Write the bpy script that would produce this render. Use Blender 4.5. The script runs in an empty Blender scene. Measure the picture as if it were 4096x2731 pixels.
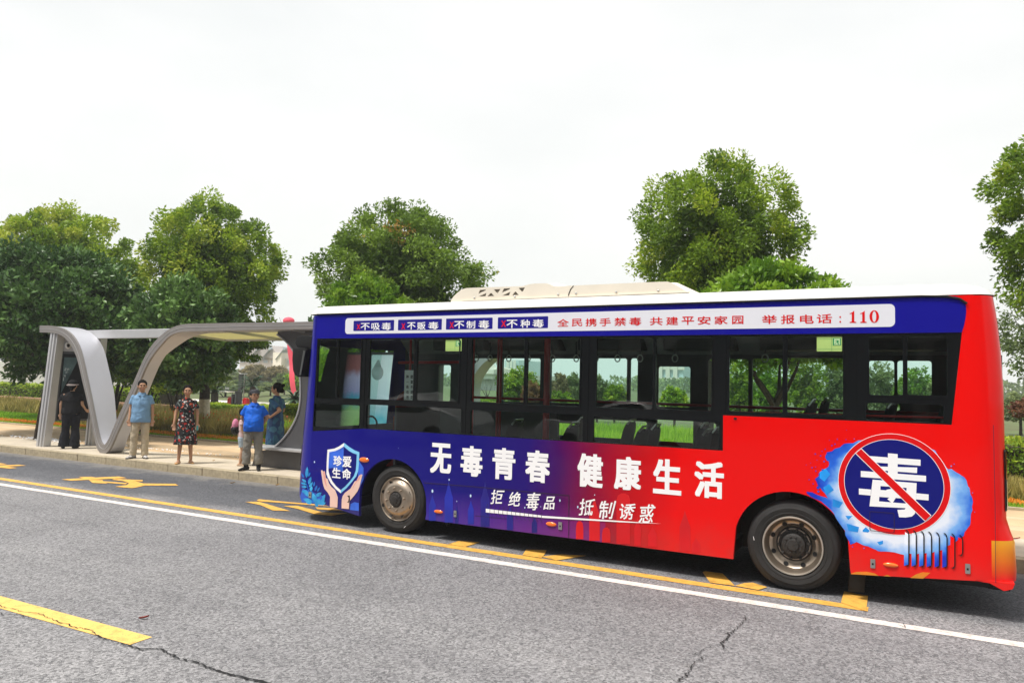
import bpy, bmesh, math, random
import numpy as np
from mathutils import Vector, Matrix
from mathutils.geometry import tessellate_polygon
random.seed(7); np.random.seed(7)
SC = bpy.context.scene
COL = SC.collection
R = math.radians
# ---------------------------------------------------------------- camera, sky, sun, exposure
F, YAW, PITCH, ROLL = 2946.7, R(28.34), R(3.06), R(1.30)
CAM = Vector((0.0, -7.6, 1.96))
_fw = Vector((-math.sin(YAW)*math.cos(PITCH), math.cos(YAW)*math.cos(PITCH), math.sin(PITCH)))
_r0 = Vector((math.cos(YAW), math.sin(YAW), 0)); _u0 = _r0.cross(_fw)
_rt = math.cos(ROLL)*_r0+math.sin(ROLL)*_u0; _up = -math.sin(ROLL)*_r0+math.cos(ROLL)*_u0
cd = bpy.data.cameras.new('camera'); cam = bpy.data.objects.new('camera', cd); COL.objects.link(cam)
cam.matrix_world = Matrix(((_rt.x, _up.x, -_fw.x, CAM.x), (_rt.y, _up.y, -_fw.y, CAM.y), (_rt.z, _up.z, -_fw.z, CAM.z), (0, 0, 0, 1)))
cd.sensor_width = 36; cd.lens = F/4096*36; cd.clip_start = 0.1; cd.clip_end = 3000
SC.camera = cam
SUN_EL, SUN_AZ = R(64), R(212)
w = bpy.data.worlds.new('World'); SC.world = w; w.use_nodes = True
nt = w.node_tree; nt.nodes.clear()
sky = nt.nodes.new('ShaderNodeTexSky'); sky.sky_type = 'NISHITA'; sky.sun_disc = False
sky.sun_elevation = SUN_EL; sky.sun_rotation = SUN_AZ; sky.air_density = 2; sky.dust_density = 4
tc = nt.nodes.new('ShaderNodeTexCoord'); mp = nt.nodes.new('ShaderNodeMapping'); mp.inputs['Scale'].default_value = (1, 1, 2.6)
nz = nt.nodes.new('ShaderNodeTexNoise'); nz.inputs['Scale'].default_value = 1.7; nz.inputs['Detail'].default_value = 5; nz.inputs['Roughness'].default_value = .5
cr = nt.nodes.new('ShaderNodeValToRGB'); cr.color_ramp.elements[0].position = .34; cr.color_ramp.elements[1].position = .66
cr.color_ramp.elements[0].color = (.86, .88, .88, 1); cr.color_ramp.elements[1].color = (1.03, 1.02, 1.01, 1)
vm = nt.nodes.new('ShaderNodeVectorMath'); vm.operation = 'SCALE'; vm.inputs['Scale'].default_value = 7.8
mx = nt.nodes.new('ShaderNodeMix'); mx.data_type = 'RGBA'; mx.inputs[0].default_value = .94
bg = nt.nodes.new('ShaderNodeBackground'); bg.inputs['Strength'].default_value = .1
ow = nt.nodes.new('ShaderNodeOutputWorld')
L = nt.links.new
L(tc.outputs['Generated'], mp.inputs[0]); L(mp.outputs[0], nz.inputs['Vector']); L(nz.outputs['Fac'], cr.inputs[0]); L(cr.outputs[0], vm.inputs[0])
L(sky.outputs[0], mx.inputs[6]); L(vm.outputs[0], mx.inputs[7]); L(mx.outputs[2], bg.inputs[0]); L(bg.outputs[0], ow.inputs[0])
sd = bpy.data.lights.new('sun', 'SUN'); sd.energy = 3.3; sd.angle = R(10); sd.color = (1, .96, .9)
sun = bpy.data.objects.new('sun', sd); COL.objects.link(sun)
sdir = Vector((math.sin(SUN_AZ)*math.cos(SUN_EL), math.cos(SUN_AZ)*math.cos(SUN_EL), math.sin(SUN_EL)))
sun.rotation_euler = sdir.to_track_quat('Z', 'Y').to_euler(); sun.location = (0, 0, 30)
SC.view_settings.view_transform = 'Standard'; SC.view_settings.look = 'None'; SC.view_settings.gamma = 1
SC.view_settings.use_curve_mapping = False; SC.view_settings.exposure = .46
SC.render.engine = 'CYCLES'; SC.cycles.max_bounces = 8; SC.cycles.transparent_max_bounces = 24
SC.cycles.caustics_reflective = False; SC.cycles.caustics_refractive = False
SC.cycles.use_denoising = True

# ---------------------------------------------------------------- surveying helpers: where a measured sight line meets a real plane
def ray(px, py): return _fw+_rt*((px-2048)/F)-_up*((py-1365.5)/F)
def at(px, py, Y=0.0):
    d = ray(px, py); t = (Y-CAM.y)/d.y; return CAM+d*t
def gnd(px, py, z=0.0):
    d = ray(px, py); t = (z-CAM.z)/d.z; return CAM+d*t

# ---------------------------------------------------------------- materials
def newmat(name):
    m = bpy.data.materials.new(name); m.use_nodes = True; n = m.node_tree; n.nodes.clear()
    o = n.nodes.new('ShaderNodeOutputMaterial'); return m, n, o
def rgb(h):
    if isinstance(h, str):
        v = [int(h[i:i+2], 16)/255 for i in (0, 2, 4)]
        return tuple((c/12.92 if c <= .04045 else ((c+.055)/1.055)**2.4) for c in v)
    return h if not isinstance(h, (int, float)) else (h, h, h)
def mat(name, c, rough=.6, metal=0, var=.12, vs=4.0, bump=0, bs=60, c2=None, spec=.5, coat=0, dirt=0):
    m, n, o = newmat(name); N = n.nodes.new; K = n.links.new
    p = N('ShaderNodeBsdfPrincipled'); K(p.outputs[0], o.inputs[0])
    p.inputs['Roughness'].default_value = rough; p.inputs['Metallic'].default_value = metal
    p.inputs['Specular IOR Level'].default_value = spec; p.inputs['Coat Weight'].default_value = coat; p.inputs['Coat Roughness'].default_value = .06
    c = rgb(c); t = N('ShaderNodeTexCoord'); z = N('ShaderNodeTexNoise'); z.inputs['Scale'].default_value = vs; z.inputs['Detail'].default_value = 5
    K(t.outputs['Object'], z.inputs['Vector'])
    r = N('ShaderNodeValToRGB'); e = r.color_ramp.elements; e[0].position = .3; e[1].position = .7
    a = tuple(x*(1-var) for x in c); b = tuple(min(1, x*(1+var)) for x in c) if c2 is None else rgb(c2)
    e[0].color = (*a, 1); e[1].color = (*b, 1); K(z.outputs['Fac'], r.inputs[0])
    src = r.outputs[0]
    if dirt:
        z2 = N('ShaderNodeTexNoise'); z2.inputs['Scale'].default_value = 1.3; z2.inputs['Detail'].default_value = 8; z2.inputs['Roughness'].default_value = .7
        K(t.outputs['Object'], z2.inputs['Vector'])
        r2 = N('ShaderNodeValToRGB'); r2.color_ramp.elements[0].position = .45; r2.color_ramp.elements[1].position = .75
        mu = N('ShaderNodeMath'); mu.operation = 'MULTIPLY'; mu.inputs[1].default_value = dirt
        mm = N('ShaderNodeMix'); mm.data_type = 'RGBA'; mm.inputs[7].default_value = (.13, .11, .085, 1)
        K(z2.outputs['Fac'], r2.inputs[0]); K(r2.outputs[0], mu.inputs[0]); K(mu.outputs[0], mm.inputs[0]); K(src, mm.inputs[6]); src = mm.outputs[2]
    K(src, p.inputs['Base Color'])
    if bump:
        z3 = N('ShaderNodeTexNoise'); z3.inputs['Scale'].default_value = bs; z3.inputs['Detail'].default_value = 4
        K(t.outputs['Object'], z3.inputs['Vector'])
        b_ = N('ShaderNodeBump'); b_.inputs['Strength'].default_value = bump; b_.inputs['Distance'].default_value = .02
        K(z3.outputs['Fac'], b_.inputs['Height']); K(b_.outputs[0], p.inputs['Normal'])
    return m
def glassmat(name, tint, refl=1.0, rough=.0, ior=1.5, wavy=0):
    m, n, o = newmat(name); N = n.nodes.new; K = n.links.new
    t = N('ShaderNodeBsdfTransparent'); t.inputs[0].default_value = (*tint, 1)
    g = N('ShaderNodeBsdfGlossy'); g.inputs['Roughness'].default_value = rough; g.inputs[0].default_value = (refl, refl, refl, 1)
    f = N('ShaderNodeFresnel'); f.inputs[0].default_value = ior
    x = N('ShaderNodeMixShader'); K(f.outputs[0], x.inputs[0]); K(t.outputs[0], x.inputs[1]); K(g.outputs[0], x.inputs[2]); K(x.outputs[0], o.inputs[0])
    if wavy:
        tc = N('ShaderNodeTexCoord'); z = N('ShaderNodeTexNoise'); z.inputs['Scale'].default_value = 1.6; z.inputs['Detail'].default_value = 1
        b = N('ShaderNodeBump'); b.inputs['Strength'].default_value = wavy; b.inputs['Distance'].default_value = .1
        K(tc.outputs['Object'], z.inputs['Vector']); K(z.outputs['Fac'], b.inputs['Height']); K(b.outputs[0], g.inputs['Normal'])
    return m

# ---------------------------------------------------------------- objects
def put(o, label=None, cat=None, group=None, kind=None):
    if label: o['label'] = label
    if cat: o['category'] = cat
    if group: o['group'] = group
    if kind: o['kind'] = kind
    return o
def empty(name, loc, label, cat, group=None, rz=0):
    o = bpy.data.objects.new(name, None); COL.objects.link(o); o.location = loc; o.rotation_euler.z = rz
    o.empty_display_size = .1
    return put(o, label, cat, group)
def wl(o):
    v = Vector((0, 0, 0))
    while o is not None: v = v+Vector(o.location); o = o.parent
    return v
class MB:
    def __init__(s): s.v = []; s.f = []; s.m = []; s.k = 0
    def add(s, vs, fs):
        b = len(s.v); s.v += [tuple(p) for p in vs]; s.f += [tuple(i+b for i in f) for f in fs]; s.m += [s.k]*len(fs); return s
    def box(s, x0, x1, y0, y1, z0, z1):
        vs = [(x, y, z) for x in (x0, x1) for y in (y0, y1) for z in (z0, z1)]
        return s.add(vs, [(0, 1, 3, 2), (4, 6, 7, 5), (0, 4, 5, 1), (2, 3, 7, 6), (0, 2, 6, 4), (1, 5, 7, 3)])
    def prism(s, loops, y0, y1, axis='y'):
        """polygon (first loop) with holes (other loops) in XZ, given depth along Y"""
        loops = [list(l) for l in loops]; pts = [p for l in loops for p in l]; n = len(pts)
        tr = tessellate_polygon([[Vector((p[0], p[1], 0)) for p in l] for l in loops])
        def P(p, t): return (p[0], t, p[1]) if axis == 'y' else ((t, p[0], p[1]) if axis == 'x' else (p[0], p[1], t))
        vs = [P(p, y0) for p in pts]
        if y1 is None: return s.add(vs, [tuple(t) for t in tr])
        vs += [P(p, y1) for p in pts]
        fs = [tuple(t) for t in tr]+[tuple(i+n for i in reversed(t)) for t in tr]
        b = 0
        for l in loops:
            k = len(l)
            for i in range(k): j = (i+1) % k; fs.append((b+i, b+j, b+j+n, b+i+n))
            b += k
        return s.add(vs, fs)
    def tube(s, pts, r, seg=8, cap=True):
        pts = [Vector(p) for p in pts]; n = len(pts); rs = r if isinstance(r, (list, tuple)) else [r]*n
        vs = []; prev = None
        for i, p in enumerate(pts):
            d = (pts[min(i+1, n-1)]-pts[max(i-1, 0)]).normalized()
            if prev is None:
                a = Vector((0, 0, 1)) if abs(d.z) < .9 else Vector((1, 0, 0)); u = d.cross(a).normalized()
            else: u = (prev-d*prev.dot(d)).normalized()
            prev = u; v = d.cross(u)
            for k in range(seg):
                t = 2*math.pi*k/seg; vs.append(p+(u*math.cos(t)+v*math.sin(t))*rs[i])
        fs = [(i*seg+k, i*seg+(k+1) % seg, (i+1)*seg+(k+1) % seg, (i+1)*seg+k) for i in range(n-1) for k in range(seg)]
        if cap: fs += [tuple(reversed(range(seg))), tuple((n-1)*seg+k for k in range(seg))]
        return s.add(vs, fs)
    def lathe(s, prof, c, axis='y', seg=48):
        """profile of (radius, offset) turned round an axis through c"""
        vs = []; n = len(prof)
        for r, t in prof:
            for k in range(seg):
                a = 2*math.pi*k/seg; x, z = r*math.cos(a), r*math.sin(a)
                vs.append((c[0]+x, c[1]+t, c[2]+z) if axis == 'y' else (c[0]+x, c[1]+z, c[2]+t))
        fs = [(i*seg+k, i*seg+(k+1) % seg, (i+1)*seg+(k+1) % seg, (i+1)*seg+k) for i in range(n-1) for k in range(seg)]
        return s.add(vs, fs)
    def ell(s, c, r, seg=12, rings=8):
        vs = [(c[0], c[1], c[2]-r[2])]
        for i in range(1, rings):
            t = math.pi*i/rings-math.pi/2
            for k in range(seg):
                a = 2*math.pi*k/seg; vs.append((c[0]+r[0]*math.cos(t)*math.cos(a), c[1]+r[1]*math.cos(t)*math.sin(a), c[2]+r[2]*math.sin(t)))
        vs.append((c[0], c[1], c[2]+r[2])); e = len(vs)-1
        fs = [(0, 1+(k+1) % seg, 1+k) for k in range(seg)]
        for i in range(rings-2):
            b = 1+i*seg; fs += [(b+k, b+(k+1) % seg, b+seg+(k+1) % seg, b+seg+k) for k in range(seg)]
        b = 1+(rings-2)*seg; fs += [(b+k, b+(k+1) % seg, e) for k in range(seg)]
        return s.add(vs, fs)
    def build(s, name, m, parent=None, smooth=False, bevel=0, label=None, kind=None, auto=None):
        me = bpy.data.meshes.new(name); off = wl(parent) if parent else Vector((0, 0, 0))
        me.from_pydata([(x-off.x, y-off.y, z-off.z) for x, y, z in s.v], [], s.f)
        for mm in (m if isinstance(m, (list, tuple)) else [m]): me.materials.append(mm)
        if isinstance(m, (list, tuple)): me.polygons.foreach_set('material_index', s.m)
        bm = bmesh.new(); bm.from_mesh(me); bmesh.ops.remove_doubles(bm, verts=bm.verts, dist=1e-5)
        bmesh.ops.recalc_face_normals(bm, faces=bm.faces)
        if bevel:
            es = [e for e in bm.edges if len(e.link_faces) == 2 and e.calc_face_angle(0) > .6]
            bmesh.ops.bevel(bm, geom=es, offset=bevel, segments=2, affect='EDGES', clamp_overlap=True, profile=.7)
        bm.to_mesh(me); bm.free()
        if smooth or auto:
            me.polygons.foreach_set('use_smooth', [True]*len(me.polygons))
            me.set_sharp_from_angle(angle=R(auto or 40))
        o = bpy.data.objects.new(name, me); COL.objects.link(o)
        if parent: o.parent = parent
        if label: o['label'] = label
        if kind: o['kind'] = kind
        return o
def copy_tree(o, parent=None):
    c = o.copy(); COL.objects.link(c); c.parent = parent
    for ch in list(o.children): copy_tree(ch, c)
    return c
# ================================================================ THE SETTING
YK = 2.2     # front face of the kerb
def asphalt():
    m, n, o = newmat('asphalt'); N = n.nodes.new; K = n.links.new
    p = N('ShaderNodeBsdfPrincipled'); K(p.outputs[0], o.inputs[0]); p.inputs['Roughness'].default_value = .82; p.inputs['Specular IOR Level'].default_value = .35
    t = N('ShaderNodeTexCoord')
    def noise(s, d=3, r=.6):
        z = N('ShaderNodeTexNoise'); z.inputs['Scale'].default_value = s; z.inputs['Detail'].default_value = d; z.inputs['Roughness'].default_value = r
        K(t.outputs['Object'], z.inputs['Vector']); return z.outputs['Fac']
    def ramp(f, a, b, ca, cb):
        r = N('ShaderNodeValToRGB'); e = r.color_ramp.elements; e[0].position = a; e[1].position = b; e[0].color = (*ca, 1); e[1].color = (*cb, 1); K(f, r.inputs[0]); return r.outputs[0]
    def mix(f, a, b, mode='MIX'):
        x = N('ShaderNodeMix'); x.data_type = 'RGBA'; x.blend_type = mode
        if isinstance(f, float): x.inputs[0].default_value = f
        else: K(f, x.inputs[0])
        for i, q in ((6, a), (7, b)):
            if isinstance(q, tuple): x.inputs[i].default_value = (*q, 1)
            else: K(q, x.inputs[i])
        return x.outputs[2]
    base = ramp(noise(.55, 6, .65), .3, .7, (.160, .158, .165), (.224, .221, .227))
    v = N('ShaderNodeTexVoronoi'); v.inputs['Scale'].default_value = 60; K(t.outputs['Object'], v.inputs['Vector'])
    sp = ramp(v.outputs['Color'], .15, .95, (.38, .38, .40), (1.95, 1.93, 1.92))
    c = mix(.85, base, sp, 'MULTIPLY')
    ms = N('ShaderNodeMapping'); ms.inputs['Scale'].default_value = (.045, .75, 1); K(t.outputs['Object'], ms.inputs[0]); zs_ = N('ShaderNodeTexNoise'); zs_.inputs['Scale'].default_value = 1.6; zs_.inputs['Detail'].default_value = 4; K(ms.outputs[0], zs_.inputs['Vector'])
    c = mix(1.0, c, ramp(zs_.outputs['Fac'], .36, .62, (.84, .84, .85), (1.06, 1.06, 1.05)), 'MULTIPLY')
    oil = ramp(noise(2.4, 3), .66, .74, (1, 1, 1), (.72, .71, .70)); c = mix(1.0, c, oil, 'MULTIPLY')
    dk = ramp(noise(120, 2), .36, .47, (.38, .37, .37), (1, 1, 1)); c = mix(.8, c, dk, 'MULTIPLY')
    st = ramp(noise(230, 1), .60, .68, (0, 0, 0), (1, 1, 1)); c = mix(st, c, (.50, .49, .47))
    # the asphalt of the bus bay is darker, with dusty edges by the kerb
    s = N('ShaderNodeSeparateXYZ'); K(t.outputs['Object'], s.inputs[0])
    a = N('ShaderNodeMath'); a.operation = 'MULTIPLY_ADD'; K(noise(1.2, 5), a.inputs[0]); a.inputs[1].default_value = .9; K(s.outputs[1], a.inputs[2])
    bay = ramp(a.outputs[0], .30, .78, (0, 0, 0), (1, 1, 1)); bay.node.color_ramp.interpolation = 'EASE'
    mul = N('ShaderNodeMath'); mul.operation = 'MULTIPLY'; mul.inputs[1].default_value = 1; K(bay, mul.inputs[0])
    c = mix(mul.outputs[0], c, mix(1.0, c, (.44, .46, .50), 'MULTIPLY'))
    # dust settled along the kerb in patches
    a2 = N('ShaderNodeMath'); a2.operation = 'MULTIPLY_ADD'; K(noise(2.2, 6, .7), a2.inputs[0]); a2.inputs[1].default_value = 1.6; K(s.outputs[1], a2.inputs[2])
    d2 = N('ShaderNodeMath'); d2.operation = 'MULTIPLY'; d2.inputs[1].default_value = .22; K(a2.outputs[0], d2.inputs[0])
    dust = ramp(d2.outputs[0], .56, .66, (0, 0, 0), (1, 1, 1)); m3 = N('ShaderNodeMath'); m3.operation = 'MULTIPLY'; m3.inputs[1].default_value = .55; K(dust, m3.inputs[0])
    c = mix(m3.outputs[0], c, (.27, .25, .22))
    K(c, p.inputs['Base Color'])
    b = N('ShaderNodeBump'); b.inputs['Strength'].default_value = .55; b.inputs['Distance'].default_value = .006
    K(noise(150, 3), b.inputs['Height']); K(b.outputs[0], p.inputs['Normal'])
    return m
M = {}
M['asphalt'] = asphalt()
def paint(name, c, crack=.5):
    m, n, o = newmat(name); N = n.nodes.new; K = n.links.new
    p = N('ShaderNodeBsdfPrincipled'); p.inputs['Roughness'].default_value = .6
    t = N('ShaderNodeTexCoord'); z = N('ShaderNodeTexNoise'); z.inputs['Scale'].default_value = 9; z.inputs['Detail'].default_value = 9; z.inputs['Roughness'].default_value = .75
    K(t.outputs['Object'], z.inputs['Vector']); r = N('ShaderNodeValToRGB'); e = r.color_ramp.elements
    e[0].position = .30; e[0].color = (*[x*.50 for x in c], 1); e[1].position = .52; e[1].color = (*c, 1); K(z.outputs['Fac'], r.inputs[0])
    z2 = N('ShaderNodeTexNoise'); z2.inputs['Scale'].default_value = 120; z2.inputs['Detail'].default_value = 3; K(t.outputs['Object'], z2.inputs['Vector'])
    r2 = N('ShaderNodeValToRGB'); r2.color_ramp.elements[0].position = .33; r2.color_ramp.elements[1].position = .37; K(z2.outputs['Fac'], r2.inputs[0])
    x = N('ShaderNodeMix'); x.data_type = 'RGBA'; K(r2.outputs[0], x.inputs[0]); x.inputs[6].default_value = (.16, .15, .14, 1); K(r.outputs[0], x.inputs[7])
    K(x.outputs[2], p.inputs['Base Color']); K(p.outputs[0], o.inputs[0])
    b = N('ShaderNodeBump'); b.inputs['Strength'].default_value = .25; b.inputs['Distance'].default_value = .004; K(z2.outputs['Fac'], b.inputs['Height']); K(b.outputs[0], p.inputs['Normal'])
    return m
M['ypaint'] = paint('yellow_road_paint', (.80, .43, .075)); M['ypaint2'] = paint('pale_yellow_road_paint', (.84, .53, .13)); M['wpaint'] = paint('white_road_paint', (.80, .72, .66))
M['crackshade'] = mat('crack_shade', (.012, .012, .012), .95)  # flat dark strips: the shade inside open cracks is put into this colour
M['kerb'] = mat('kerb_granite', (.42, .35, .235), .85, var=.2, vs=14, bump=.3, bs=90, dirt=.35)
M['concrete'] = mat('walk_concrete', (.57, .49, .38), .85, var=.12, vs=3, bump=.25, bs=70, dirt=.18)
M['slab'] = mat('tan_paving_stone', (.58, .41, .24), .8, var=.22, vs=1.2, bump=.25, bs=60, dirt=.15)
M['slab2'] = mat('pale_paving_stone', (.62, .46, .29), .8, var=.15, vs=1.2, bump=.25, bs=60, dirt=.1)
M['joint'] = mat('paving_bed', (.26, .19, .12), .95, vs=8)
M['soil'] = mat('ground_soil', (.12, .11, .04), .95, var=.35, vs=.6, bump=.5, bs=9, c2=(.10, .15, .04))
M['lawn'] = mat('lawn_turf', (.10, .22, .02), .9, var=.3, vs=2, bump=.7, bs=40, c2=(.16, .30, .03))

g = MB().box(-700, 500, -500, 900, -.5, -.03).build('ground', M['soil']); put(g, 'brown-green ground stretching to the horizon', kind='structure')
road = MB().add([(-160, -22, 0), (120, -22, 0), (120, YK+.05, 0), (-160, YK+.05, 0)], [(0, 1, 2, 3)]).build('road', M['asphalt']); put(road, 'grey asphalt road with a darker bus bay along the kerb', kind='structure')
def sheet(name, polys, z, m, parent=None, label=None):
    b = MB()
    for p in polys:
        if len(p) == 4: b.add([(x, y, z) for x, y in p], [(0, 1, 2, 3)])
        else:
            tr = tessellate_polygon([[Vector((x, y, 0)) for x, y in p]]); b.add([(x, y, z) for x, y in p], [tuple(t) for t in tr])
    o = b.build(name, m, parent)
    if o.data.polygons and o.data.polygons[0].normal.z < 0: o.data.flip_normals()
    if label: o['label'] = label
    return o
def strip(y, wd, x0, x1, n=80, jag=.004):
    P = []
    xs = np.linspace(x0, x1, n+1); a = [y-wd/2+random.uniform(-jag, jag) for _ in xs]; b = [y+wd/2+random.uniform(-jag, jag) for _ in xs]
    for i in range(n): P.append([(xs[i], a[i]), (xs[i+1], a[i+1]), (xs[i+1], b[i+1]), (xs[i], b[i])])
    return P
sheet('edge_line', strip(-.545, .135, -120, 60, 400, .006), .004, M['wpaint'], road, 'long white edge line')
sheet('bay_line', strip(-.19, .145, -60, -.33, 200, .003), .004, M['ypaint'], road, 'long yellow line of the bus bay')
def pg(pts, ox, oy, s): return [tuple(gnd(ox+x/s, oy+y/s)[:2]) for x, y in pts]
z3 = lambda pts: pg(pts, 1700, 2120, 2.94); z4 = lambda pts: pg(pts, 2700, 2220, 2.735)
zA = lambda pts: pg(pts, 200, 1880, 4.2); zB = lambda pts: pg(pts, 960, 1960, 4.523); zC = lambda pts: pg(pts, 0, 1820, 11.76)
def mk(name, polys, label=None): return sheet(name, polys, .008, M['ypaint'], road, label)
mk('bay_mark', [z3([(270, 170), (470, 200), (640, 150), (400, 130)]), z3([(1145, 298), (1370, 330), (1410, 285), (1430, 240), (1190, 232)]), z3([(1365, 315), (1550, 360), (1900, 305), (1600, 290)])])
mk('bay_mark', [z4([(385, 305), (655, 340), (520, 205), (330, 180), (300, 190)]), z4([(655, 340), (910, 385), (1010, 355), (850, 305), (760, 310)]), z4([(1815, 522), (2090, 618), (2112, 450), (1850, 400)])])
mk('lane_lettering', [zA([(190, 160), (355, 180), (660, 165), (1060, 148), (1290, 135), (1150, 110), (770, 128), (690, 115), (480, 118), (560, 138)]),
   zA([(650, 166), (715, 218), (965, 228), (940, 215), (1270, 240), (1300, 220), (890, 190), (885, 172)]),
   zA([(1040, 165), (1180, 180), (1240, 190), (1330, 225), (1290, 255), (1090, 283), (1380, 305), (1470, 290), (1590, 262), (2160, 262), (2100, 235), (1570, 228), (1500, 208), (1430, 188), (1555, 192), (1560, 172), (1080, 150)])], 'yellow painted lane lettering read from along the lane')
mk('lane_lettering', [zB([(300, 190), (340, 205), (1640, 300), (1380, 262), (700, 205), (345, 170)]), zB([(95, 218), (370, 275), (590, 372), (910, 382), (700, 320), (350, 215)]),
   zB([(785, 290), (1050, 345), (1350, 440), (1650, 470), (1950, 420), (1650, 415), (1490, 405), (1040, 288)]), zB([(1365, 315), (1400, 350), (1700, 370), (2150, 400), (2150, 375), (1800, 340)])])
mk('lane_lettering', [zC([(-400, 360), (0, 385), (340, 432), (0, 455), (-400, 440)]), zC([(-400, 480), (0, 490), (880, 460), (1230, 500), (300, 545), (820, 610), (480, 640), (0, 600), (-400, 580)])])
cl = sheet('centre_line', [[tuple(gnd(x, y)[:2]) for x, y in ((-900, 2140), (609, 2548), (519, 2579), (-900, 2180))]], .004, M['ypaint2'], road, 'broad pale yellow line ending at the lower left')
def crack(pts, w0, w1, seed, parent=road, sub=9, amp=.03):
    rnd = random.Random(seed); P = [gnd(*p) for p in pts]; Q = []
    for i in range(len(P)-1):
        for k in range(sub):
            p = P[i].lerp(P[i+1], k/sub); Q.append(Vector((p.x+rnd.uniform(-amp, amp), p.y+rnd.uniform(-amp, amp)*.6, 0)))
    Q.append(P[-1]); n = len(Q); pol = []
    ws = [(w0+(w1-w0)*i/n)*rnd.uniform(.25, 1.7) for i in range(n)]
    E_ = []
    for i, q in enumerate(Q):
        d = (Q[min(i+1, n-1)]-Q[max(i-1, 0)]).normalized(); nn = Vector((-d.y, d.x, 0)); E_.append((q+nn*ws[i]/2, q-nn*ws[i]/2))
    for i in range(n-1): pol.append([tuple(v[:2]) for v in (E_[i][0], E_[i][1], E_[i+1][1], E_[i+1][0])])
    o = sheet('crack', pol, .0095, M['crackshade'], parent)
    if o.data.polygons[0].normal.z < 0: o.data.flip_normals()
s5 = lambda P: [(x/1.598, 1750+y/1.598) for x, y in P]
crack(s5([(-400, 960), (0, 1078), (120, 1110), (250, 1130), (360, 1175), (500, 1220), (580, 1232), (650, 1285), (740, 1305), (900, 1355), (1000, 1350), (1080, 1380), (1130, 1415), (1290, 1450), (1350, 1480), (1480, 1520), (1720, 1575), (1900, 1620)]), .004, .016, 3, amp=.018)
crack(s5([(-200, 1090), (0, 1128), (120, 1140), (220, 1165)]), .006, .004, 5)
s6 = lambda P: [(2500+x/1.474, 2200+y/1.474) for x, y in P]
crack(s6([(708, 388), (712, 410), (680, 440), (650, 475), (610, 495), (600, 530), (565, 550), (585, 585)]), .006, .012, 6, amp=.012)
crack(s6([(510, 568), (440, 605), (400, 622)]), .004, .007, 7, amp=.012); crack(s6([(468, 630), (410, 670), (375, 720), (355, 750), (310, 775)]), .006, .012, 8, amp=.012)
crack(s5([(1420, 685), (1230, 710), (900, 760), (700, 800), (410, 845)]), .004, .003, 9, amp=.02)
crack(s5([(250, 345), (560, 385), (760, 410)]), .006, .004, 10, amp=.02)
crack(s6([(1610, 440), (1655, 462), (1640, 432)]), .004, .004, 12, amp=.006)

# kerb: every stone its own piece, its joint open
kerb = MB().box(-140, 90, YK+.01, YK+.16, -.1, .138).build('kerb', M['joint']); put(kerb, 'stone kerb between bus bay and pavement', kind='structure')
km = None
for i in range(-44, 9):
    if km is None:
        km = MB().box(0, .985, YK, YK+.17, -.04, .15).build('kerbstone', M['kerb'], kerb, bevel=.008); o = km
    else: o = km.copy(); COL.objects.link(o)
    o.location = (i*1.0+random.uniform(-.004, .004), random.uniform(-.004, .004), random.uniform(-.003, .002))
MB().box(-140, -44.02, YK, YK+.17, -.04, .15).build('kerb_run', M['kerb'], kerb); MB().box(9.02, 90, YK, YK+.17, -.04, .15).build('kerb_run', M['kerb'], kerb)
pav = MB().box(-140, 90, YK+.16, 6.18, -.1, .137).build('pavement', M['joint']); put(pav, 'pavement of tan stone slabs beside the bus bay', kind='structure')
proto = {}
def slab(i, x, y0, y1, x1, m):
    k = (round(x1-x, 2), round(y0, 2), m)
    if k not in proto:
        o = MB().box(0, x1-x-.006, y0, y1-.006, .10, .15).build('paving_slab', M[m], pav, bevel=.003); proto[k] = o
    else: o = proto[k].copy(); COL.objects.link(o)
    o.location = (x, 0, random.uniform(-.002, .0015)); return o
rows = [(YK+.175, 2.975, 'concrete', 1.2), (2.975, 3.575, 'concrete', 1.2), (3.575, 4.2, 'slab', 1.0), (4.2, 4.6, 'slab2', 1.0), (4.6, 5.25, 'slab', 1.0), (5.25, 5.5, 'slab2', 1.0), (5.5, 6.18, 'slab', 1.0)]
for r_, (y0, y1, m_, lx) in enumerate(rows):
    x = -33+.37*r_ % 1
    while x < 6:
        if x < -7.5 or x > -2: slab(0, x, y0, y1, x+lx, m_)
        x += lx
    MB().box(-140, -33+.37*r_ % 1-.01, y0, y1-.006, .10, .15).build('paving_run', M[m_], pav); MB().box(8, 90, y0, y1-.006, .10, .15).build('paving_run', M[m_], pav)
ek = MB().box(-140, 90, 6.18, 6.28, 0, .19).build('planting_edge', M['kerb']); put(ek, 'low stone edging between pavement and planting strip', kind='structure')
lawn = MB().box(-260, 200, 6.28, 14.5, 0, .155).build('lawn', M['lawn']); put(lawn, 'green lawn strip behind the pavement', kind='structure')
ter = MB().box(-300, 260, 14.5, 420, -.02, .15).build('park_ground', M['soil']); put(ter, 'park ground beyond the lawn', kind='structure')
M['parkwalk'] = mat('pale_park_path', (.62, .58, .52), .85, vs=.5)
pw = MB().add([(-120, 25, .16), (-15, 25, .16), (-15, 28, .16), (-120, 28, .16)], [(0, 1, 2, 3)]).build('park_path', M['parkwalk']); put(pw, 'pale paved path across the park', kind='structure')
# ================================================================ THE BUS
BX = Vector((-3.3, 1.06, 0)); W_ = 2.12
bus = empty('city_bus', BX, 'blue and red city bus wrapped in Chinese slogans, pulled up at the kerb', 'bus')
def S(px, py): p = at(px, py, 0); return (p.x, p.z)
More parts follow.
